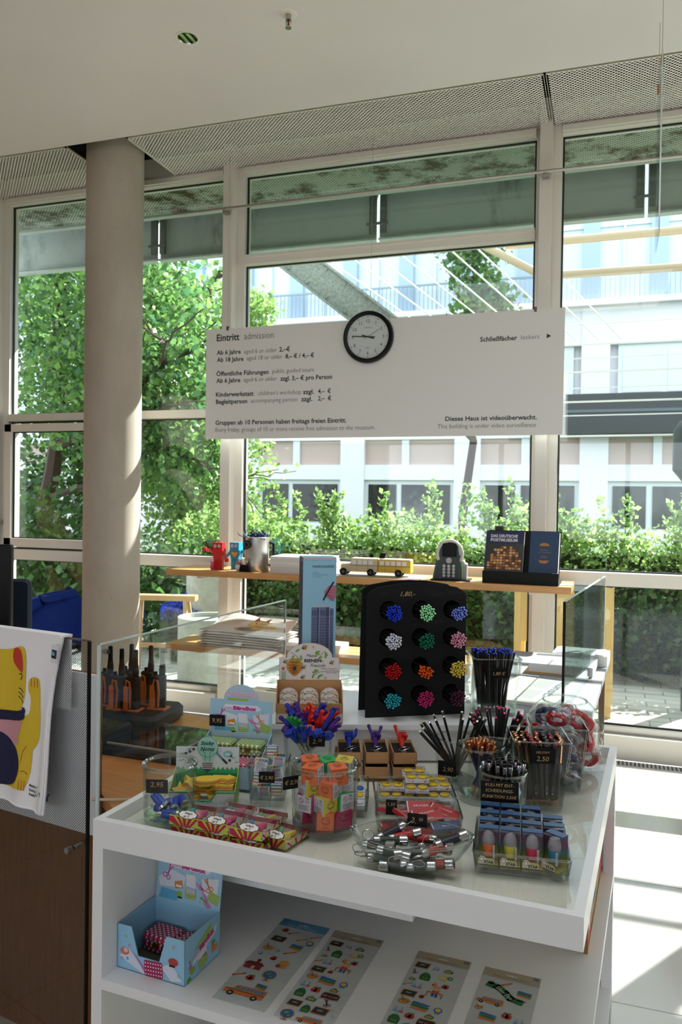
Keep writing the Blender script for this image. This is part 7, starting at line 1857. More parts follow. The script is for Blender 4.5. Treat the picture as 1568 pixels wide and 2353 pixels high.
pts = [(x, y) for y in (-0.036, -0.018, 0.0, 0.018, 0.036) for x in (-0.044, -0.029, -0.0145, 0.0, 0.0145, 0.029, 0.044) if x * x + y * y < 0.046 ** 2]
for (x, y) in pts:
    o = kp if k == 0 else dup(kp); k += 1
    x += r8.uniform(-0.003, 0.003); y += r8.uniform(-0.003, 0.003)
    p1 = TT(*rel(KV[0], KV[1], R(14), x * 1.08, y * 1.05), G0 + 0.152 + r8.uniform(-0.008, 0.006)); p0 = TT(*rel(KV[0], KV[1], R(14), x * 0.35 + r8.uniform(-0.01, 0.01), y * 0.4), G0 + 0.017)
    spin(o, p0, p1, TA + r8.uniform(-0.4, 0.6)); o['label'] = 'black pen with silver top standing in the jar beside the lettered card'; o['group'] = 'silver-topped black pens'
# ---- 14 gel pens
GV = (0.932, 0.600); gvr = 17
square_vase('glass_vase', 'tall square glass vase of black gel pens with copper clips', GV[0], GV[1], G0, 0.108, 0.146, 0.178, gvr)
price_tag('black tag GELSTIFT 2,50 on the vase of gel pens', *rel(GV[0], GV[1], R(gvr), 0.0, -0.070), G0 + 0.125, gvr, 0.062, 0.040, [('GELSTIFT', 0, 0.027, 0.006), ('2,50', 0, 0.007, 0.013)], 8)
def gpen(c):
    t = thing('gel_pen', 'x', 'pen', (0, 0, 0))
    mb = MB(); mb.lathe([(0, 0), (0.0045, 0.001), (0.0052, 0.006)], COP, 12); mb.build('end_ring', t)
    mb = MB(); mb.lathe([(0.0052, 0.006), (0.0058, 0.012), (0.0058, 0.148), (0.0050, 0.150)], M('#17171a', 0.45), 6); cd = Card(mb, (0, -0.0060, 0), (0, 0, 1), (-1, 0, 0)); cd.text('Museum für', 0.03, 0.0002, 0.0018, '#c8c8cc', 1); cd.text('Kommunikation', 0.03, -0.0026, 0.0018, '#c8c8cc', 1); cd.rect(0.022, -0.002, 0.026, 0.0014, '#c8c8cc', 1); mb.build('barrel', t)
    mb = MB(); mb.lathe([(0.0050, 0.150), (0.0056, 0.151), (0.0054, 0.157), (0.003, 0.159), (0, 0.159)], COP if c == 'copper' else M(c, 0.4), 12); mb.build('cap', t)
    mb = MB(); mb.box(0.0062, 0.0078, -0.0022, 0.0022, 0.105, 0.150, COP); mb.build('clip', t, smooth=False)
    return t
gp = [gpen('copper'), gpen('#9a2c26'), gpen('#26262a')]; us3 = set(); k = 0
for i, y in enumerate((-0.045, -0.027, -0.009, 0.009, 0.027, 0.045)):
    for j, x in enumerate((-0.054, -0.036, -0.018, 0.0, 0.018, 0.036, 0.054)):
        c = (i * 3 + j * 2 + (i * j) % 2) % 3
        o = gp[c] if c not in us3 else dup(gp[c]); us3.add(c)
        x2, y2 = x + r8.uniform(-0.004, 0.004), y + r8.uniform(-0.003, 0.003)
        p1 = TT(*rel(GV[0], GV[1], R(gvr), x2 - 0.004, y2), G0 + 0.170 + r8.uniform(-0.006, 0.004)); p0 = TT(*rel(GV[0], GV[1], R(gvr), x2 * 0.70 + 0.006, y2 * 0.72), G0 + 0.016)
        spin(o, p0, p1, TA + R(gvr) + (r8.choice((-1.5, -0.9, 0.1)) if i == 0 else r8.uniform(-3, 3))); o['label'] = ('black gel pen with a copper end', 'black gel pen with a red end', 'black gel pen with a dark end')[c] + ' in the tall square vase'; o['group'] = ('copper-ended gel pens', 'red-ended gel pens', 'dark-ended gel pens')[c]
# ---- 15 vase and bowl of wrapped things
V2 = (0.958, 0.765)
square_vase('glass_vase', 'square glass vase of cellophane-wrapped things behind the gel pens', V2[0], V2[1], G0, 0.115, 0.150, 0.172, 15)
price_tag('small black tag on the right side of the rear square vase', *rel(V2[0], V2[1], R(15), 0.0765, -0.040), G0 + 0.120, 105, 0.030, 0.045, [], 0)
price_tag('black lettered tag further back on the rear square vase', *rel(V2[0], V2[1], R(15), 0.0765, 0.010), G0 + 0.125, 105, 0.050, 0.040, [], 0)
def wrapped(c1, c2, blob=True):
    t = thing('wrapped_ring', 'x', 'wrapped item', (0, 0, 0))
    mb = MB(); n = 24
    mb.tube([(0.024 * math.cos(2 * PI * i / n), 0.017 * math.sin(2 * PI * i / n), 0.002 * math.sin(6 * PI * i / n)) for i in range(n)], 0.0065, M(c1, 0.25), 8, closed=True); mb.ell((0.0, 0, 0), (0.010, 0.008, 0.006), M(c2, 0.4), 10); mb.build('ring', t)
    mb = MB(); rr_ = random.Random(hash(c1) % 97 if False else len(c1) + ord(c1[1])); vs = []; nu, nv = 16, 8
    for i in range(nu):
        for j in range(nv + 1):
            a = 2 * PI * i / nu; v = -1 + 2 * j / nv; q = math.sqrt(max(0.02, 1 - v * v * 0.9)) * (1 + 0.18 * rr_.uniform(-1, 1))
            vs.append((0.040 * v, 0.026 * q * math.cos(a), 0.017 * q * math.sin(a)))
    fs = [(i * (nv + 1) + j, i * (nv + 1) + j + 1, ((i + 1) % nu) * (nv + 1) + j + 1, ((i + 1) % nu) * (nv + 1) + j) for i in range(nu) for j in range(nv)]
    mb.add(vs, fs, CELLO); mb.build('cellophane', t, smooth=False)
    return t
wr = [wrapped('#15205e', '#c9c4cc'), wrapped('#b8141c', '#d8d0d0'), wrapped('#8a8890', '#7a2a30')]; us4 = set()
wn = ['dark blue ring', 'red ring', 'pale ring']
for k in range(13):
    c = (0, 2, 1, 0, 2, 0, 1, 2, 0, 2, 0, 2, 1)[k]; L = k // 4
    x, y = ((-0.028, -0.022), (0.028, -0.022), (-0.028, 0.028), (0.030, 0.028))[k % 4]
    if k == 12: x, y = 0.0, 0.0
    o = wr[c] if c not in us4 else dup(wr[c]); us4.add(c)
    X, Y = rel(V2[0], V2[1], R(15), x, y); o.location = TT(X, Y, G0 + 0.035 + 0.048 * L); o.rotation_euler = (R(r8.uniform(20, 75)), R(r8.uniform(-30, 30)), r8.uniform(0, 3)); o['label'] = wn[c] + ' wrapped in cellophane, ' + ('lowest layer', 'second layer', 'third layer', 'top')[L] + (' left' if x < 0 else ' right' if x > 0 else '') + (' front' if y < 0 else ' rear' if y > 0 else '') + ' of the rear vase'; o['group'] = 'wrapped rings in the square vase'
FB = (0.962, 0.925)
t = thing('fish_bowl', 'round fish bowl of red and white wrapped items at the back right', 'glass bowl', TT(FB[0], FB[1], G0), TA)
RB = 0.112; zc = 0.105
mb = MB(); prof = [(RB * math.cos(a), zc + RB * math.sin(a)) for a in [R(-68 + 124 * i / 26) for i in range(27)]]
mb.lathe(prof, GLASSM, 56); mb.lathe([(0, 0.002), (prof[0][0], 0.0), prof[0]], GLASST, 56); mb.build('wall', t)
mb = MB(); rr_ = prof[-1][0]; mb.tube([(rr_ * math.cos(2 * PI * i / 48), rr_ * math.sin(2 * PI * i / 48), prof[-1][1]) for i in range(48)], 0.0028, GLASST, 8, closed=True); mb.build('rim', t)
price_tag('small black tag stuck low on the right flank of the rear vase', *rel(V2[0], V2[1], R(15), 0.078, 0.045), G0 + 0.055, 95, 0.026, 0.040, [], 0)
wr2 = [wrapped('#c01620', '#dcd4d4'), wrapped('#c01020', '#e0d8d8')]
k = 0
for L in range(3):
    for q in range(5 - (L == 2)):
        a = 2 * PI * q / (5 - (L == 2)) + L * 0.7; rq = 0.058 if L < 2 else 0.045
        c = k % 2; blue_ = (L == 2 and q in (1, 2)); o = (wr2[c] if k < 2 else dup(wr2[c])) if not blue_ else dup(wr[0]); k += 1
        o.scale = (1.45, 1.45, 1.6); o.location = TT(FB[0] + rq * math.cos(a), FB[1] + rq * math.sin(a), G0 + 0.048 + 0.046 * L); o.rotation_euler = (R(r8.uniform(30, 80)), R(r8.uniform(-40, 40)), a); o['label'] = ('blue' if blue_ else 'red') + ' ring in cellophane, ' + ('lowest', 'middle', 'upper')[L] + ' layer of the fish bowl, ' + ('right', 'rear right', 'rear left', 'left', 'front')[q if L < 2 else min(q, 4)]; o['group'] = 'red wrapped rings in the fish bowl'

# ---- 16 key-ring boxes
def keybox(color, g):
    t = thing('key_ring_box', 'x', 'gift box', (0, 0, 0))
    w, d_, h = 0.066, 0.125, 0.032
    mb = MB(); mb.box(-w / 2, w / 2, -d_ / 2, -d_ / 2 + 0.002, 0, h, KRAFT); mb.box(-w / 2, w / 2, d_ / 2 - 0.002, d_ / 2, 0, h, KRAFT); mb.box(-w / 2, -w / 2 + 0.002, -d_ / 2, d_ / 2, 0, h, KRAFT); mb.box(w / 2 - 0.002, w / 2, -d_ / 2, d_ / 2, 0, h, KRAFT); mb.box(-w / 2, w / 2, -d_ / 2, d_ / 2, 0, 0.002, KRAFT); mb.build('carton', t, smooth=False)
    mb = MB(); mb.box(-w / 2 + 0.0022, w / 2 - 0.0022, -d_ / 2 + 0.0022, d_ / 2 - 0.0022, 0.0022, h - 0.009, M('#0b0b0c', 0.95)); mb.build('foam_insert', t, smooth=False)
    if g:
        mb = MB(); hand(mb, g, M(hc_[color], 0.5), 1.15, Matrix.Translation((0, 0.008, h - 0.004)) @ Matrix.Rotation(R(-38), 4, 'X')); mb.build('hand_pendant', t)
        mb = MB(); mb.tube([(0.004 + 0.017 * math.cos(2 * PI * i / 20), -0.012 + 0.012 * math.sin(2 * PI * i / 20), h - 0.003 + 0.005 * math.cos(2 * PI * i / 20)) for i in range(20)], 0.0012, CHROME, 6, closed=True); mb.ell((0.0, 0.002, h - 0.002), 0.0045, CHROME, 8); mb.box(-0.007, 0.007, -0.045, -0.018, h - 0.009, h - 0.006, STEEL); mb.build('split_ring', t)
    return t
for i, (x, y, c, g, lab) in enumerate(((0.395, 0.628, 'blue', 'thumb', 'kraft gift box with a blue thumb key ring, left of three'), (0.465, 0.660, 'purple', 'horns', 'kraft gift box with a purple horns key ring, middle of three'), (0.537, 0.688, 'red', 'point', 'kraft gift box with a red pointing key ring, right of three'))):
    o = keybox(c, g); o.location = TT(x, y, G0 + 0.040); o.rotation_euler = (0, 0, TA + R(23 + i)); o['label'] = lab; o['group'] = 'key-ring gift boxes'
kb = None
for i, (x, y, lab) in enumerate(((0.398, 0.620, 'closed kraft box under the blue key ring box'), (0.468, 0.650, 'closed kraft box under the purple key ring box'), (0.540, 0.680, 'closed kraft box under the red key ring box'))):
    o = keybox('blue', None) if kb is None else dup(kb); kb = kb or o
    o.location = TT(x, y, G0 + 0.002); o.rotation_euler = (0, 0, TA + R(23)); o['label'] = lab; o['group'] = 'key-ring gift boxes'
mb = MB(); mb.prism([(0, 0), (0.03, 0), (0.012, 0.055), (0.0, 0.055)], 0, 0.003, KRAFT, 'xz'); o = mb.build('box_lid', smooth=False); o.location = TT(0.335, 0.655, G0); o.rotation_euler = (0, R(6), TA + R(20)); tag(o, 'loose kraft flap standing left of the key ring boxes', 'carton flap')

# ---- 17 smiley eraser boxes in a dish
SD = (0.640, 0.455); sdr = 22
square_vase('glass_dish', 'square glass dish heaped with smiley eraser boxes', SD[0], SD[1], G0, 0.185, 0.205, 0.045, sdr, 0.125, 0.145, base=0.010)
SMY = M('#d8b61e', 0.5, name='yellow_rubber')
def smiley(v):
    t = thing('smiley_eraser_box', 'x', 'eraser box', (0, 0, 0))
    w, d_, h = 0.060, 0.034, 0.018
    mb = MB(); mb.box(-w / 2, w / 2, -d_ / 2, d_ / 2, 0, 0.008, M('#d4d2da', 0.5)); cd = Card(mb, (0, -d_ / 2 - 0.0002, 0), (1, 0, 0), (0, 0, 1))
    r9 = random.Random(v)
    for i in range(16): x = r9.uniform(-0.028, 0.026); z = r9.uniform(0.001, 0.006); cd.rect(x, z, x + r9.choice((0.001, 0.004)), z + 0.001, r9.choice(('#2a2a32', '#b8303a')), 1)
    mb.build('printed_tray', t, smooth=False)
    for s in (-1, 1):
        mb = MB(); mb.ell((s * 0.0145, 0, 0.011), (0.0128, 0.0125, 0.0055), SMY, 16)
        cd = Card(mb, (s * 0.0145, 0, 0.0166), (1, 0, 0), (0, 1, 0)); K = '#1a1508'
        cd.line([(0.0075 * math.cos(a), 0.001 + 0.0065 * math.sin(a)) for a in [PI * (1.15 + 0.7 * i / 6) for i in range(7)]], 0.001, K, 1)
        if v == 0: cd.circ(-0.004, 0.003, 0.0012, K, 1, 8); cd.circ(0.004, 0.003, 0.0012, K, 1, 8)
        elif v == 1: cd.circ(-0.004, 0.004, 0.0026, '#b8202a', 1, 10, 0.002); cd.circ(0.004, 0.004, 0.0026, '#b8202a', 1, 10, 0.002)
        else: cd.line([(-0.006, 0.003), (-0.002, 0.0035)], 0.001, K); cd.line([(0.006, 0.003), (0.002, 0.0035)], 0.001, K); cd.circ(0.002, -0.005, 0.003, '#b8202a', 2, 10, 0.0035)
        mb.build('smiley_eraser', t)
    mb = MB(); mb.box(-w / 2 + .0005, w / 2 - .0005, -d_ / 2 + .0005, d_ / 2 - .0005, 0.0082, h, PLASTIC); mb.build('clear_lid', t, smooth=False)
    return t
sm = [smiley(i) for i in range(3)]; us5 = set(); k = 0
for L, grid in enumerate(([(x, y) for x in (-0.061, 0, 0.061) for y in (-0.038, -0.002, 0.034)], [(x, y) for x in (-0.060, 0.002, 0.062) for y in (-0.036, 0.0, 0.036)], [(-0.055, -0.02), (0.006, -0.034), (0.064, -0.012), (0.004, 0.004), (0.060, 0.026)], [(0.004, 0.034), (0.008, -0.012)])):
    for (x, y) in grid:
        c = (k * 2 + L) % 3; o = sm[c] if c not in us5 else dup(sm[c]); us5.add(c); k += 1
        X, Y = rel(SD[0], SD[1], R(sdr), x, y); o.location = TT(X, Y, G0 + 0.0105 + 0.0185 * L); o.rotation_euler = (0, 0, TA + R(sdr + r8.uniform(-4, 4)))
        o['label'] = ('plain', 'red-eyed', 'tongue-out')[c] + ' smiley eraser box, ' + ('bottom', 'second', 'third', 'top')[L] + ' layer, ' + ('left' if x < -0.03 else 'right' if x > 0.03 else 'middle') + (' front' if y < -0.015 else ' rear' if y > 0.015 else ' centre') + ' of the dish'; o['group'] = 'smiley eraser boxes in the square dish'
square_vase('glass_dish', 'narrow glass dish with small cards between cube jar and smileys', 0.515, 0.400, G0, 0.036, 0.044, 0.045, 20, 0.15, 0.165, base=0.012)
for i, c in enumerate(('#c9c7cf', '#d8b61e', '#2c5c9a')):
    mb = MB(); mb.box(-0.013, 0.013, -0.022, 0.022, 0, 0.010, M('#c9c7cf', 0.5)); mb.ell((0, 0, 0.012), (0.010, 0.014, 0.004), M(c, 0.5), 12); o = mb.build('boxed_eraser'); X, Y = rel(0.515, 0.400, R(20), 0, -0.045 + 0.048 * i); o.location = TT(X, Y, G0 + 0.0125); o.rotation_euler = (0, 0, TA + R(20)); tag(o, ('front pale', 'middle yellow', 'rear blue')[i] + ' boxed eraser in the narrow glass dish', 'eraser', 'boxed erasers in the narrow dish')

# ---- 18 eraser packets
ED = (0.700, 0.292); edr = 20
square_vase('glass_dish', 'rectangular glass dish of red eraser packets behind the oval bowl', ED[0], ED[1], G0, 0.180, 0.200, 0.060, edr, 0.100, 0.125, base=0.010)
price_tag('black tag 1,50 standing in the dish of red erasers', *rel(ED[0], ED[1], R(edr), -0.062, -0.018), G0 + 0.048, edr - 2, 0.026, 0.034, [('1,50', 0, 0.020, 0.008)], -6)
def packet(c, txt):
    t = thing('eraser_packet', 'x', 'eraser packet', (0, 0, 0))
    mb = MB(); mb.box(-0.034, 0.034, -0.020, 0.020, 0, 0.009, M(c, 0.4)); cd = Card(mb, (0, 0, 0.0092), (1, 0, 0), (0, 1, 0)); cd.text('ERASER', 0.0, 0.004, 0.0055, '#e8dede', 1, align='c', width=0.036); cd.rect(-0.010, -0.012, 0.010, -0.010, '#e8dede', 1); cd.rect(-0.034, -0.02, -0.031, 0.02, '#d8d0d0', 1); cd.circ(0.025, 0.012, 0.003, '#401010', 1, 10); mb.build('card', t, smooth=False)
    mb = MB(); vs = []; nx, ny = 10, 6; rq = random.Random(3)
    mb.box(-0.037, 0.037, -0.023, 0.023, -0.001, 0.013, PLASTIC); mb.build('wrapper', t, smooth=False)
    return t
pk = [packet('#b8121c', 'ZOO'), packet('#2c4a86', 'TOOLS')]; us6 = set()
pl = [(0, -0.055, 0.0, 0.014, 10, 0, 0), (0, 0.0, -0.022, 0.016, -5, 5, 0), (1, -0.015, 0.02, 0.030, 20, 0, 0), (0, 0.055, 0.0, 0.018, -30, 0, 5), (0, 0.022, -0.012, 0.042, 12, 25, -8), (0, -0.030, -0.006, 0.040, 60, 20, 20), (0, 0.062, 0.012, 0.040, -20, 12, 12), (1, 0.060, -0.022, 0.028, 15, 20, 0), (0, -0.066, 0.018, 0.034, 75, 0, 30), (0, 0.010, 0.024, 0.044, 5, 30, 0)]
pll = ['lowest red eraser packet at the left of the dish', 'red eraser packet at the bottom front of the dish', 'blue eraser packet behind the 3.50 tag', 'red eraser packet lying low at the right of the dish', 'large red ERASER packet facing the viewer in the dish', 'red packet turned sideways left in the dish', 'red packet tilted at the right rear of the dish', 'blue-white packet at the right front of the dish', 'red packet standing on edge by the 1,50 tag', 'red packet at the rear middle of the dish']
for i, (c, x, y, z, a, tl, t2) in enumerate(pl):
    o = pk[c] if c not in us6 else dup(pk[c]); us6.add(c)
    X, Y = rel(ED[0], ED[1], R(edr), x, y); o.location = TT(X, Y, G0 + z); o.rotation_euler = (R(tl), R(t2), TA + R(edr + a)); o['label'] = pll[i]; o['group'] = 'eraser packets in the rectangular dish'

# ---- 19 oval bowl of key-ring torches
OB = (0.738, 0.118); obr = 15
t = thing('oval_bowl', 'boat-shaped glass bowl of key-ring torches at the front edge', 'glass bowl', TT(OB[0], OB[1], G0), TA + R(obr))
def oring(L, W, z, lift, n=48, off=0.0):
    pts = []
    for i in range(n):
        a = 2 * PI * i / n; c, s = math.cos(a), math.sin(a)
        x = (L - off) * c; y = (W - off) * math.copysign(abs(s) ** 1.25, s)
        pts.append((x, y, z + lift * abs(c) ** 3))
    return pts
prof = [(0.062, 0.036, 0.002, 0), (0.080, 0.048, 0.010, 0.0), (0.104, 0.064, 0.028, 0.0), (0.121, 0.075, 0.050, 0.001), (0.132, 0.082, 0.070, 0.002)]
rings = [oring(*p) for p in prof]; inner = [oring(*p, off=0.004) for p in reversed(prof)]
mb = MB(); mb.loft(rings + [[(x, y, z + 0.004) for x, y, z in r_] if i == len(inner) - 1 else r_ for i, r_ in enumerate(inner)], GLASSM, cap=False); mb.build('wall', t, angle=60)
mb = MB(); mb.loft([oring(0.055, 0.030, 0, 0), oring(0.060, 0.034, 0.002, 0), oring(0.064, 0.037, 0.006, 0)], GLASST); mb.build('thick_base', t)
mb = MB(); mb.tube([Vector(p) for p in oring(0.130, 0.080, 0.0705, 0.002)], 0.0036, GLASST, 8, closed=True); mb.build('rim', t)
price_tag('black tag 3.50 on the far rim of the oval bowl', *rel(OB[0], OB[1], R(obr), 0.010, 0.066), G0 + 0.060, 8, 0.044, 0.028, [('3.', -0.008, 0.007, 0.013), ('50', 0.008, 0.013, 0.007)], -6)
def torch(c):
    t = thing('key_ring_torch', 'x', 'torch', (0, 0, 0))
    mb = MB(); mb.lathe([(0.0085, 0.0), (0.0085, 0.030)], M(c, 0.45), 18); mb.build('barrel', t)
    mb = MB(); mb.lathe([(0, -0.012), (0.006, -0.012), (0.0085, -0.010), (0.0092, -0.002), (0.0085, 0.0)], CHROME, 18); mb.lathe([(0.0085, 0.030), (0.0105, 0.032), (0.0108, 0.044), (0.0095, 0.0455), (0.004, 0.043), (0, 0.043)], CHROME, 18); mb.build('metal_ends', t)
    mb = MB(); mb.tube([(0.010 * math.cos(2 * PI * i / 18) + 0.012, 0.0, -0.020 + 0.010 * math.sin(2 * PI * i / 18)) for i in range(18)], 0.0009, CHROME, 6, closed=True)
    for q in range(3): mb.tube([(0.0022 * math.cos(2 * PI * i / 8), 0.0015 * (q % 2), -0.013 - 0.003 * q + 0.0022 * math.sin(2 * PI * i / 8)) for i in range(8)], 0.0006, CHROME, 5, closed=True)
    mb.build('ring_and_chain', t)
    return t
tc = [torch('#122a20'), torch('#141622'), torch('#a01c12')]; us7 = set()
tl_ = [(0, -0.062, -0.010, 0.020, 10, -4), (1, -0.025, -0.032, 0.014, -8, 5), (0, 0.010, -0.030, 0.018, 5, 0), (2, 0.050, -0.018, 0.018, -10, 8), (1, 0.020, 0.010, 0.020, 20, -5), (1, -0.075, 0.004, 0.040, -15, 5), (0, -0.040, -0.018, 0.036, -12, -6), (1, 0.002, -0.018, 0.038, 14, 4), (0, -0.050, 0.018, 0.046, 8, 0), (2, 0.050, -0.012, 0.046, 28, 10), (1, -0.045, 0.038, 0.056, 22, 25), (2, -0.020, 0.030, 0.052, 15, 10), (0, 0.045, 0.020, 0.036, -20, 5), (2, 0.020, 0.035, 0.050, -10, 0), (1, 0.080, 0.004, 0.060, 20, 15)]
for i, (c, x, y, z, a, tl) in enumerate(tl_):
    o = tc[c] if c not in us7 else dup(tc[c]); us7.add(c); o.scale = (1.12, 1.12, 1.3)
    p0 = rel(OB[0], OB[1], R(obr), x - 0.018 * math.cos(R(a)), y - 0.018 * math.sin(R(a))); p1 = rel(OB[0], OB[1], R(obr), x + 0.018 * math.cos(R(a)), y + 0.018 * math.sin(R(a)))
    if i % 3 == 1: p0, p1 = p1, p0
    dz = 0.018 * math.sin(R(tl)); dz = -dz if i % 3 == 1 else dz
    spin(o, TT(*p0, G0 + z - dz), TT(*p1, G0 + z + dz), i)
    o['label'] = ('dark green', 'navy', 'red')[c] + ' chrome-ended torch, ' + ('upper' if z > 0.034 else 'lower') + ' layer, ' + ('far left' if x < -0.055 else 'left' if x < -0.02 else 'middle' if x < 0.03 else 'right') + (' front' if y < -0.015 else ' rear' if y > 0.015 else '') + ' of the oval bowl'; o['group'] = 'key-ring torches in the oval bowl'

# ---- 20 tray of microphone-shaped erasers
MT = (0.945, 0.262); mtr = 10
square_vase('glass_dish', 'square thick glass tray of boxed toy microphones, front right', MT[0], MT[1], G0, 0.190, 0.202, 0.042, mtr, 0.190, 0.200, base=0.012, th=0.005)
m, nt, b = nm('star_gradient_card')
tc_ = N(nt, 'ShaderNodeTexCoord'); sp_ = N(nt, 'ShaderNodeSeparateXYZ'); nt.links.new(tc_.outputs['Object'], sp_.inputs[0])
nt.links.new(ramp(nt, mathn(nt, 'MULTIPLY', sp_.outputs[2], 13.0), (0.05, '#c9b84a'), (0.3, '#6a8a3a'), (0.45, '#2c5a78'), (0.62, '#7a2458'), (0.9, '#26568c')), b.inputs['Base Color']); b.inputs['Roughness'].default_value = 0.4
GRADC = m
m, nt, b = nm('mesh_grille'); ck = N(nt, 'ShaderNodeTexChecker'); ck.inputs['Scale'].default_value = 700; nt.links.new(objcoord(nt), ck.inputs[0]); ck.inputs['Color1'].default_value = lin('#9a959a'); ck.inputs['Color2'].default_value = lin('#6e6a70'); nt.links.new(ck.outputs[0], b.inputs['Base Color']); b.inputs['Roughness'].default_value = 0.6
MESHG = m
def mic(c):
    t = thing('boxed_toy_microphone', 'x', 'boxed toy', (0, 0, 0))
    w, d_, h = 0.042, 0.034, 0.072
    mb = MB(); mb.box(-w / 2, w / 2, d_ / 2 - 0.0015, d_ / 2, 0, h, GRADC); mb.box(-w / 2, w / 2, -d_ / 2, d_ / 2, 0, 0.0015, GRADC); mb.box(-w / 2, w / 2, -0.004, d_ / 2, h - 0.001, h, M('#26507e', 0.3))
    mb.box(-w / 2, -w / 2 + 0.0008, -0.004, d_ / 2, 0, h - 0.001, GRADC); mb.build('backing_card', t, smooth=False)
    mb = MB(); cd = Card(mb, (0, -d_ / 2 - 0.0004, 0), (1, 0, 0), (0, 0, 1))
    cd.poly([(-0.020, 0.001), (0.013, 0.001), (0.013, 0.011), (0.009, 0.0135), (-0.005, 0.0135), (-0.010, 0.018), (-0.016, 0.018), (-0.020, 0.012)], '#cfc8a8', 1); cd.star(-0.013, 0.009, 0.007, '#e6e0d6', 2); cd.ring(-0.013, 0.011, 0.005, 0.0012, '#a05a9c', 3, 12); cd.text('STAR', 0.002, 0.003, 0.0058, '#17170f', 3, align='c', bold=0.05, width=0.021); cd.rect(-0.004, 0.0095, 0.011, 0.0125, '#b8ac3c', 2)
    mb.build('logo', t, smooth=False)
    mb = MB(); mb.box(-w / 2 + .0004, w / 2 - .0004, -d_ / 2, d_ / 2 - .0018, 0.0018, h - 0.0012, PLASTIC); mb.build('clear_box', t, smooth=False)
    mb = MB(); mb.lathe([(0, 0.012), (0.0085, 0.013), (0.0115, 0.024), (0.0135, 0.040)], M(c, 0.5), 24); mb.build('grip', t)
    mb = MB(); mb.lathe([(0.0135, 0.040), (0.0145, 0.042), (0.0138, 0.052), (0.0105, 0.062), (0.005, 0.066), (0, 0.067)], MESHG, 24); mb.build('grille', t)
    mb = MB(); mb.rbox(0.009, 0.014, -0.0115, -0.006, 0.010, 0.038, M('#a9a6a6', 0.5), 0.002); mb.build('switch_bar', t)
    return t
mics = {k: mic(v) for k, v in {'orange': '#dc641e', 'yellow': '#c9bf2e', 'pink': '#c8104e', 'blue': '#1f78a0'}.items()}
order = [['orange', 'yellow', 'pink', 'blue'], ['pink', 'blue', 'orange', 'yellow'], ['yellow', 'pink', 'blue', 'orange'], ['blue', 'orange', 'yellow', None]]
us8 = set(); rw = ['front', 'second', 'third', 'rear']
for j, row in enumerate(order):
    for i, c in enumerate(row):
        if c is None: continue
        o = mics[c] if c not in us8 else dup(mics[c]); us8.add(c)
        X, Y = rel(MT[0], MT[1], R(mtr), -0.069 + 0.0455 * i, -0.066 + 0.0435 * j); o.location = TT(X, Y, G0 + 0.013); o.rotation_euler = (0, 0, TA + R(mtr + (0 if not (i == 3 and j == 0) else -38)) )
        o['label'] = c + ' toy microphone in clear box, ' + rw[j] + ' row, ' + ('first', 'second', 'third', 'fourth')[i] + ' from left'; o['group'] = 'boxed toy microphones in the glass tray'

# ------------------------------------------------------------------ on the shelf below
LBX = (0.128, 0.128); S0 = 0.48
t = thing('office_box_display', 'open light blue mini office box display on the shelf under the table top', 'display box', TT(LBX[0], LBX[1], S0), TA + R(-1.5))
LB2 = M('#8fc0de', 0.6)
w, d_, h = 0.192, 0.150, 0.105
m1 = MB(); m1.box(-w / 2, w / 2, -d_ / 2, d_ / 2, 0, 0.002, M('#6a655e', 0.8)); m1.box(-w / 2, w / 2, d_ / 2 - 0.002, d_ / 2, 0, h, LB2)
for s in (-1, 1): m1.box(s * (w / 2 - 0.001) - 0.001, s * (w / 2 - 0.001) + 0.001, -d_ / 2, d_ / 2, 0, h, LB2)
notch = [(-w / 2, 0), (w / 2, 0), (w / 2, h), (0.045, h), (0.025, 0.040), (-0.035, 0.040), (-0.055, h), (-w / 2, h)]
m1.prism(notch, -d_ / 2 - 0.0, -d_ / 2 + 0.002, LB2, 'xz'); m1.build('carton', t, smooth=False)
mb = MB(); cd = Card(mb, (0, -d_ / 2 - 0.0003, 0), (1, 0, 0), (0, 0, 1))
cd.poly([(-0.09, 0.030), (-0.06, 0.052), (-0.010, 0.004), (-0.02, 0.002)], '#cfd4e4', 1); cd.poly([(0.03, 0.03), (0.06, 0.045), (0.09, 0.01), (0.06, 0.004)], '#cfd4e4', 1); cd.poly([(-0.052, 0.052), (-0.002, 0.004), (-0.012, 0.001)], '#b46ab0', 2)
tinpic(cd, 0.010, 0.020, 0.026, '#a01c5c', 3, 0.08); cd.circ(-0.073, 0.044, 0.013, '#cf6a64', 3, 14, 0.009); cd.circ(-0.070, 0.047, 0.006, '#d8c8b8', 4, 12); cd.circ(0.065, 0.050, 0.014, '#b03a3a', 3, 14, 0.009); cd.rect(0.054, 0.038, 0.070, 0.043, '#1a1a1a', 4)
for i, (x, y, c) in enumerate(((-0.06, 0.06, '#c85a9c'), (-0.08, 0.025, '#d07c3c'), (0.065, 0.085, '#d07c3c'), (0.08, 0.02, '#8fae3c'), (-0.07, 0.08, '#8fae3c'))): cd.ring(x, y, 0.004, 0.0012, c, 2, 8)
cd.star(-0.065, 0.028, 0.006, '#5aa0d0', 2)
mb.build('front_print', t, smooth=False)
mb = MB(); cd = Card(mb, (w / 2 + 0.0003, 0, 0), (0, 1, 0), (0, 0, 1))
cd.poly([(-0.04, 0.060), (0.035, 0.098), (0.030, 0.075)], '#9ab52e', 1); cd.poly([(-0.045, 0.030), (-0.040, 0.050), (0.060, 0.085), (0.055, 0.065)], '#d3d6e2', 2); cd.text('mini', -0.040, 0.043, 0.012, '#b8438c', 3, width=0.025, a=0.30); cd.text('BüroBox', -0.014, 0.051, 0.014, '#b32a80', 3, width=0.066, bold=0.06, a=0.30)
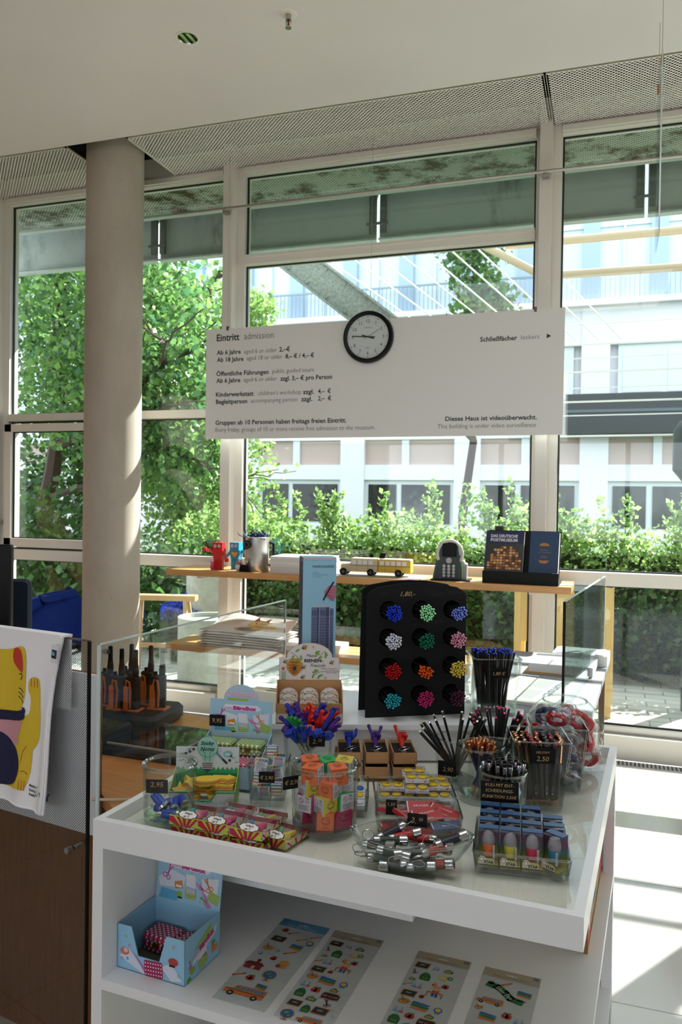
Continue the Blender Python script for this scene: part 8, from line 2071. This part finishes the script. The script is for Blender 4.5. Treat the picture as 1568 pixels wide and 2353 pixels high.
scissors(cd, -0.053, 0.038, 0.011, '#bf5a9c', R(10)); cd.poly([(-0.025, 0.035), (-0.012, 0.055), (0.014, 0.052), (0.016, 0.028)], '#d6d8e4', 3); tinpic(cd, 0.0, 0.022, 0.018, '#8fae3c', 3, 0.3); cd.circ(-0.045, 0.022, 0.010, '#86a832', 3, 12, 0.008); cd.circ(-0.058, 0.006, 0.009, '#4a9a3a', 3, 12, 0.006); cd.rect(0.038, 0.020, 0.062, 0.036, '#cf8136', 3); cd.circ(0.045, 0.045, 0.008, '#5a9a3a', 3, 10, 0.005)
mb.build('side_print', t, smooth=False)
mb = MB(); mb.T = Matrix.Translation((0, d_ / 2 - 0.002, h)) @ Matrix.Rotation(R(-8), 4, 'X'); mb.box(-w / 2, w / 2, 0, 0.002, 0, 0.115, LB2); cd = Card(mb, (0, -0.0003, 0), (1, 0, 0), (0, 0, 1)); buro_print(cd, w - 0.002, 0.112, True); mb.build('header_card', t, smooth=False)
for i, (x, y, lab) in enumerate(((-0.032, 0.034, 'red polka-dot tin in the left of the lower office box'), (0.058, 0.026, 'red polka-dot tin in the right of the lower office box'))):
    X, Y = rel(LBX[0], LBX[1], R(-1.5), x - 0.008, y); put_tin('r', TT(X, Y, S0 + 0.0022), TA + R(-6 - 3 * i), lab, 'polka-dot tins in the lower display'); TL = [q for q in bpy.data.objects if q.get('label') == lab][0]; TL.scale = (1.12, 1.12, 1.35)
# sticker sheets
SHT = glass('sticker_film', tint=(0.96, 0.96, 0.96), edge=(0.8, 0.8, 0.8), base=0.04, grow=0.5, power=3, rough=0.15, milky=0.28)
RD, GN_, BL_, OR_, YE_, BR_, DK = '#b3221e', '#1f7a38', '#2a5ea8', '#d0742a', '#d9b73a', '#8a5a34', '#16261e'
def ic_apple(cd, x, y, s): cd.circ(x - s * .3, y, s * .62, RD, 2, 12, s * .7); cd.circ(x + s * .3, y, s * .62, RD, 2, 12, s * .7); cd.circ(x + s * .35, y + s * .85, s * .5, GN_, 3, 8, s * .2, 0.2); cd.circ(x - s * .25, y + s * .85, s * .35, GN_, 3, 8, s * .15, -0.2); cd.circ(x - s * .3, y + s * .2, s * .15, '#e07a70', 3, 8)
def ic_book(cd, x, y, s, c=(OR_, GN_, BL_)):
    for i, k in enumerate(c): cd.poly([(x - s, y - s * .6 + i * s * .42), (x + s * .8, y - s * .75 + i * s * .42), (x + s, y - s * .45 + i * s * .42), (x - s * .8, y - s * .25 + i * s * .42)], k, 2 + i)
def ic_board(cd, x, y, s, tx='ABC'): cd.poly([(x - s * 1.1, y - s * .7), (x + s * .9, y - s * .7), (x + s * 1.1, y + s * .7), (x - s * .9, y + s * .7)], '#a8642a', 2); cd.poly([(x - s * .95, y - s * .55), (x + s * .78, y - s * .55), (x + s * .95, y + s * .55), (x - s * .78, y + s * .55)], DK, 3); cd.text(tx, x, y - s * .1, s * .35, '#c9d0c8', 4, align='c')
def ic_pencil(cd, x, y, s, a=0.6, c=OR_): dx, dy = math.cos(a) * s, math.sin(a) * s; cd.line([(x - dx, y - dy), (x + dx * .6, y + dy * .6)], s * .34, c, 2); cd.line([(x + dx * .6, y + dy * .6), (x + dx, y + dy)], s * .2, '#2a2020', 3); cd.line([(x - dx * 1.1, y - dy * 1.1), (x - dx * .85, y - dy * .85)], s * .34, RD, 3)
def ic_pal(cd, x, y, s): cd.circ(x, y, s, '#b8803c', 2, 14, s * .7, 0.2); [cd.circ(x + s * .55 * math.cos(q * 1.3), y + s * .38 * math.sin(q * 1.3), s * .14, (RD, BL_, GN_, YE_)[q], 3, 8) for q in range(4)]; cd.line([(x, y), (x - s * .7, y + s * 1.3)], s * .14, '#7a2a20', 4)
def ic_star(cd, x, y, s): cd.star(x, y, s, BL_, 2); cd.star(x, y, s * .55, YE_, 3)
def ic_school(cd, x, y, s): cd.poly([(x - s, y - s * .7), (x + s * .8, y - s * .7), (x + s * .8, y + s * .1), (x - s, y + s * .1)], '#7e1d1c', 2); cd.poly([(x - s * 1.2, y + s * .05), (x + s, y + s * .05), (x + s * .6, y + s * .5), (x - s * .8, y + s * .5)], '#5a2420', 3); cd.rect(x - s * .1, y + s * .4, x + s * .25, y + s * .9, '#7e1d1c', 4); cd.poly([(x - s * .2, y + s * .85), (x + s * .35, y + s * .85), (x + s * .07, y + s * 1.15)], DK, 5); cd.rect(x - s * .2, y - s * .7, x + s * .15, y - s * .2, '#c9a06a', 3)
def ic_globe(cd, x, y, s): cd.ring(x, y, s * 1.1, s * .16, '#a0672a', 2, 18); cd.circ(x, y, s * .9, BL_, 3, 18); cd.circ(x - s * .2, y + s * .2, s * .45, '#5a9a3a', 4, 9, s * .28, 0.6); cd.circ(x + s * .35, y - s * .35, s * .25, '#5a9a3a', 4, 8); cd.line([(x, y - s), (x, y - s * 1.4)], s * .2, '#a0672a', 2); cd.line([(x - s * .5, y - s * 1.45), (x + s * .5, y - s * 1.45)], s * .2, '#a0672a', 2)
def ic_bus(cd, x, y, s):
    cd.poly([(x - s, y - s * .3), (x + s, y - s * .3), (x + s, y + s * .35), (x - s * .55, y + s * .35), (x - s * .62, y + s * .05), (x - s, y)], OR_, 2)
    for i in range(6): cd.rect(x - s * .50 + i * s * .24, y + s * .06, x - s * .32 + i * s * .24, y + s * .28, '#3a86b0', 3)
    cd.rect(x - s, y - s * .06, x + s, y - s * .02, '#201a14', 3)
    for q in (-.6, .6): cd.circ(x + s * q, y - s * .3, s * .17, '#15130f', 4, 12); cd.circ(x + s * q, y - s * .3, s * .07, '#b0b0b0', 5, 8)
def ic_pack(cd, x, y, s): cd.poly([(x - s * .8, y - s), (x + s * .8, y - s), (x + s * .9, y + s * .2), (x + s * .5, y + s), (x - s * .5, y + s), (x - s * .9, y + s * .2)], '#17602c', 2); cd.rect(x - s * .5, y - s * .75, x + s * .5, y - s * .05, '#2a8a44', 3); cd.rect(x - s * .25, y - s * .4, x + s * .25, y - s * .15, RD, 4); cd.ring(x, y + s, s * .3, s * .1, '#17602c', 3, 10)
def ic_flask(cd, x, y, s):
    for q, c in ((-.45, '#6aa0c8'), (.45, '#c8506a')): cd.poly([(x + s * (q - .45), y - s * .6), (x + s * (q + .45), y - s * .6), (x + s * (q + .12), y + s * .2), (x + s * (q + .12), y + s * .8), (x + s * (q - .12), y + s * .8), (x + s * (q - .12), y + s * .2)], '#8ab0c8', 2); cd.poly([(x + s * (q - .42), y - s * .55), (x + s * (q + .42), y - s * .55), (x + s * (q + .2), y - s * .05), (x + s * (q - .2), y - s * .05)], c, 3)
def ic_desk(cd, x, y, s): cd.circ(x, y + s * .75, s * .42, '#d8a070', 3, 12); cd.circ(x, y + s * 1.0, s * .45, '#b8722a', 2, 12, s * .3); cd.rect(x - s * .4, y - s * .05, x + s * .4, y + s * .4, '#a83a3a', 2); cd.rect(x - s, y - s * .12, x + s, y + s * .08, '#b8602a', 4); cd.rect(x - s * .95, y - s * .9, x - s * .82, y - s * .1, '#b8602a', 3); cd.rect(x + s * .82, y - s * .9, x + s * .95, y - s * .1, '#b8602a', 3); cd.rect(x - s * .35, y - s * .8, x - s * .05, y - s * .1, '#2a4a86', 3); cd.rect(x + s * .08, y - s * .8, x + s * .38, y - s * .1, '#2a4a86', 3); cd.circ(x - s * .14, y + s * .78, s * .05, '#201010', 4, 6); cd.circ(x + s * .14, y + s * .78, s * .05, '#201010', 4, 6)
def ic_ribbon(cd, x, y, s): cd.star(x, y, s, BL_, 2, 12, 0.8); cd.circ(x, y, s * .6, YE_, 3, 12); cd.poly([(x - s * .5, y - s * .7), (x - s * .1, y - s * .8), (x - s * .3, y - s * 1.7)], BL_, 1); cd.poly([(x + s * .5, y - s * .7), (x + s * .1, y - s * .8), (x + s * .3, y - s * 1.7)], BL_, 1)
def ic_tri(cd, x, y, s): cd.poly([(x - s, y - s * .1), (x + s * .5, y - s * .7), (x + s * .3, y + s * .6)], YE_, 2); cd.poly([(x - s * .3, y - s * .12), (x + s * .28, y - s * .38), (x + s * .2, y + s * .15)], '#b9b4ac', 3); cd.ring(x + s * .9, y + s * .3, s * .45, s * .2, GN_, 2, 12)
def ic_scis(cd, x, y, s): scissors(cd, x, y, s, '#6a2a30', 0.4, 2)
def ic_case(cd, x, y, s): cd.poly([(x - s, y - s * .6), (x + s * .8, y - s * .7), (x + s, y + s * .2), (x - s * .7, y + s * .4)], '#3a7a3a', 2); cd.rect(x - s * .6, y - s * .4, x + s * .5, y, '#c9983c', 3); cd.ring(x, y + s * .45, s * .3, s * .1, DK, 3, 10)
def ic_banner(cd, x, y, s): cd.line([(x - s, y + s * .6), (x - s * .5, y + s * .5), (x, y + s * .1), (x + s * .4, y - s * .35), (x + s, y - s * .5)], s * .5, '#14602c', 2); cd.text('School Days', x - s * .62, y + s * .40, s * .30, '#c8d8c0', 4, a=-0.72, shear=0.2, width=s * 1.35); ic_apple(cd, x - s * .9, y + s * .75, s * .2); ic_pencil(cd, x + s * .95, y - s * .35, s * .3, 0.1)
def ic_laptop(cd, x, y, s): cd.poly([(x - s * .5, y), (x + s, y - s * .2), (x + s * .8, y + s * .6), (x - s * .3, y + s * .8)], '#2a5a96', 2); cd.poly([(x - s, y - s * .3), (x + s * .7, y - s * .6), (x + s, y - s * .2), (x - s * .5, y)], '#3a4a56', 3)
def ic_bag(cd, x, y, s): cd.poly([(x - s * .7, y - s), (x + s * .7, y - s), (x + s * .8, y + s * .6), (x + s * .2, y + s), (x - s * .6, y + s * .7)], '#c48a4a', 2); cd.circ(x - s * .5, y - s * .6, s * .4, RD, 3, 12)
S1 = [(ic_apple, -.036, .152, .0075), (ic_pencil, -.010, .150, .010), (ic_board, -.034, .120, .015), (ic_pencil, .022, .134, .010), (ic_ribbon, .046, .128, .009), (ic_pencil, .050, .152, .011), (ic_book, .022, .106, .014), (ic_pal, -.040, .084, .012), (ic_star, -.014, .082, .007), (ic_pencil, .020, .084, .012), (ic_star, -.048, .062, .007), (ic_apple, -.008, .054, .008), (ic_bag, .024, .044, .014), (ic_school, -.036, .022, .020), (ic_globe, .014, .004, .013), (ic_pencil, -.052, -.014, .012), (ic_apple, -.022, -.018, .010), (ic_book, .018, -.034, .012), (ic_bus, -.008, -.058, .044)]
S2 = [(ic_board, -.040, .150, .014), (ic_flask, -.006, .148, .008), (ic_case, .024, .148, .010), (ic_scis, -.050, .122, .008), (ic_pack, -.022, .112, .012), (ic_tri, .020, .120, .013), (ic_bag, .006, .094, .006), (ic_case, -.048, .096, .007), (ic_flask, -.030, .076, .012), (ic_apple, .030, .092, .008), (ic_desk, .014, .066, .016), (ic_pencil, -.052, .076, .008), (ic_board, -.040, .046, .014), (ic_apple, -.010, .044, .006), (ic_pal, -.042, .018, .012), (ic_book, -.004, .014, .018), (ic_ribbon, .036, .014, .009), (ic_flask, -.044, -.012, .012), (ic_apple, -.016, -.024, .010), (ic_case, .024, -.010, .009), (ic_pack, -.044, -.042, .012), (ic_board, .022, -.032, .015), (ic_case, -.012, -.052, .011), (ic_scis, .026, -.056, .011), (ic_board, -.040, -.076, .013), (ic_pack, -.010, -.086, .010), (ic_board, .022, -.082, .015), (ic_globe, -.040, -.112, .012), (ic_bus, .012, -.115, .024)]
S3 = [(ic_banner, -.004, .130, .034), (ic_pencil, -.004, .154, .010), (ic_book, .038, .138, .014), (ic_bus, -.030, .106, .024), (ic_pal, -.048, .086, .008), (ic_book, -.024, .070, .016), (ic_apple, .014, .080, .010), (ic_flask, .042, .074, .011), (ic_globe, -.036, .038, .013), (ic_laptop, .012, .046, .018), (ic_apple, .040, .030, .009), (ic_school, -.016, .006, .017), (ic_pack, .030, -.004, .011), (ic_book, -.036, -.034, .015), (ic_bus, .010, -.062, .030), (ic_star, -.046, -.07, .008)]
heads = ['#4f8fb4', '#a59a84', '#a59a84', '#a59a84']
sl = ['sticker sheet with the light blue header and a school bus, leftmost', 'sticker sheet with a beige header, second from the left', 'sticker sheet with a beige header, third from the left', 'sticker sheet with the School Days banner, rightmost']
for i, (cx, icons) in enumerate(((0.366, S1), (0.518, S2), (0.744, S2), (0.910, S3))):
    t = thing('sticker_sheet', sl[i], 'sticker sheet', TT(cx, 0.227 + (0.0, 0, -0.004, -0.006)[i], S0), TA + R((0, 1.0, 0.6, 0.3)[i]), 'sticker sheets on the lower shelf')
    w = 0.133; L = 0.371
    mb = MB(); mb.box(-w / 2, w / 2, -L / 2, L / 2, 0.0003, 0.0008, SHT); mb.build('film', t, smooth=False)
    mb = MB(); mb.box(-w / 2, w / 2, L / 2 - 0.034, L / 2, 0.0009, 0.0014, M(heads[i], 0.5)); cd = Card(mb, (0, L / 2 - 0.034, 0.0015), (1, 0, 0), (0, 1, 0))
    cd.poly([(-0.012, 0.014), (0.012, 0.014), (0.014, 0.018), (0.004, 0.018), (0, 0.021), (-0.004, 0.018), (-0.014, 0.018)], '#c9cbd0', 1); cd.text('Die Cut Stickers', 0, 0.004, 0.008, '#d8cfa8' if i == 0 else '#7a6a4c', 1, align='c', shear=0.35, width=0.085); cd.rect(-0.061 if i == 0 else 0.050, 0.020, -0.050 if i == 0 else 0.061, 0.031, '#2c3a5c', 1); cd.ring(-0.0555 if i == 0 else 0.0555, 0.0255, 0.004, 0.0012, '#c9cbd0', 2, 10); mb.build('header_card', t, smooth=False)
    mb = MB(); cd = Card(mb, (0, 0, 0.0010), (1, 0, 0), (0, 1, 0), step=0.00012)
    fy = (1.28, 1.13, 1.13, 1.6)[i]; fs_ = (1.22, 1.2, 1.2, 1.25)[i]
    for f, x, y, s in icons: f(cd, x * 1.02, 0.128 + (y - 0.15) * fy, s * fs_ * (0.93 if f in (ic_bus, ic_banner) and s > 0.03 else 1))
    if i in (1, 2): cd.rect(0.004, -0.087, 0.046, -0.071, '#3a0f12', 5); cd.text('MY CLASS', 0.025, -0.082, 0.006, '#c8c0b8', 6, align='c')
    mb.build('stickers', t, smooth=False)
# things standing at the right end of the shelf and below it
t = thing('craft_pack', 'flat craft pack with red ends leaning at the right end of the shelf', 'craft pack', TT(1.066, 0.80, S0), TA + R(90))
mb = MB(); mb.box(-0.24, 0.24, 0, 0.012, 0, 0.19, M('#8d6a45', 0.6)); cd = Card(mb, (0, -0.0003, 0), (1, 0, 0), (0, 0, 1))
cd.rect(-0.24, 0, -0.16, 0.19, '#b3141c', 1); cd.circ(-0.2, 0.09, 0.03, '#e0dcd8', 2, 12, 0.045); cd.rect(0.16, 0, 0.24, 0.19, '#b3141c', 1); cd.rect(-0.24, 0, 0.24, 0.012, '#c9962c', 2)
for k in range(5): cd.circ(-0.02, 0.05 + 0.022 * k, 0.04, ('#2c6a8a', '#3a8a5a')[k % 2], 2, 10, 0.009)
cd.text('emi', 0.2, 0.10, 0.03, '#e8e0e0', 2, align='c'); mb.build('card', t, smooth=False)
t = thing('yellow_folder', 'yellow folder on the bottom shelf, its corner showing under the bus sheet', 'folder', TT(0.44, 0.14, 0.125), TA + R(-8))
mb = MB(); mb.box(-0.15, 0.15, -0.10, 0.15, 0, 0.012, M('#c9a820', 0.6)); mb.build('cover', t, smooth=False)

# ---- small pieces belong to the part they sit on
SUB = {'lettering': ('card', 'board'), 'clasp': ('lid',), 'print': ('box', 'round_card', 'pages'), 'front_print': ('carton',), 'side_print': ('carton',), 'doodle_print': ('carton',), 'logo': ('clear_box',), 'keypad': ('housing',),
       'knob': ('body',), 'antenna': ('body',), 'cover_print': ('cover',), 'cat_print': ('cloth',), 'screw': ('sheet',), 'chalk_writing': ('front_board',), 'usb_face': ('body',), 'handle': ('sash',), 'standoff': ('glass_sheet',),
       'stickers': ('film',), 'cloud_label': ('clear_lid',), 'bolts': ('web_plate',), 'switch_bar': ('grip',), 'lens_eye': ('body',), 'clip': ('cap', 'sheet', 'paper_stack'), 'window_ring': ('sleeve',), 'second_hand': ('dial',), 'minute_hand': ('dial',), 'hour_hand': ('dial',), 'bulb_card': ('carton',)}
kids = {}
for o in bpy.data.objects:
    if o.parent is not None and o.parent.parent is None: kids.setdefault(o.parent.name, []).append(o)
stem = lambda n: n.split('.')[0]
for root, ch in kids.items():
    for c in ch:
        for want in SUB.get(stem(c.name), ()):
            p = next((q for q in ch if stem(q.name) == want and q is not c), None)
            if p is not None: c.parent = p; break
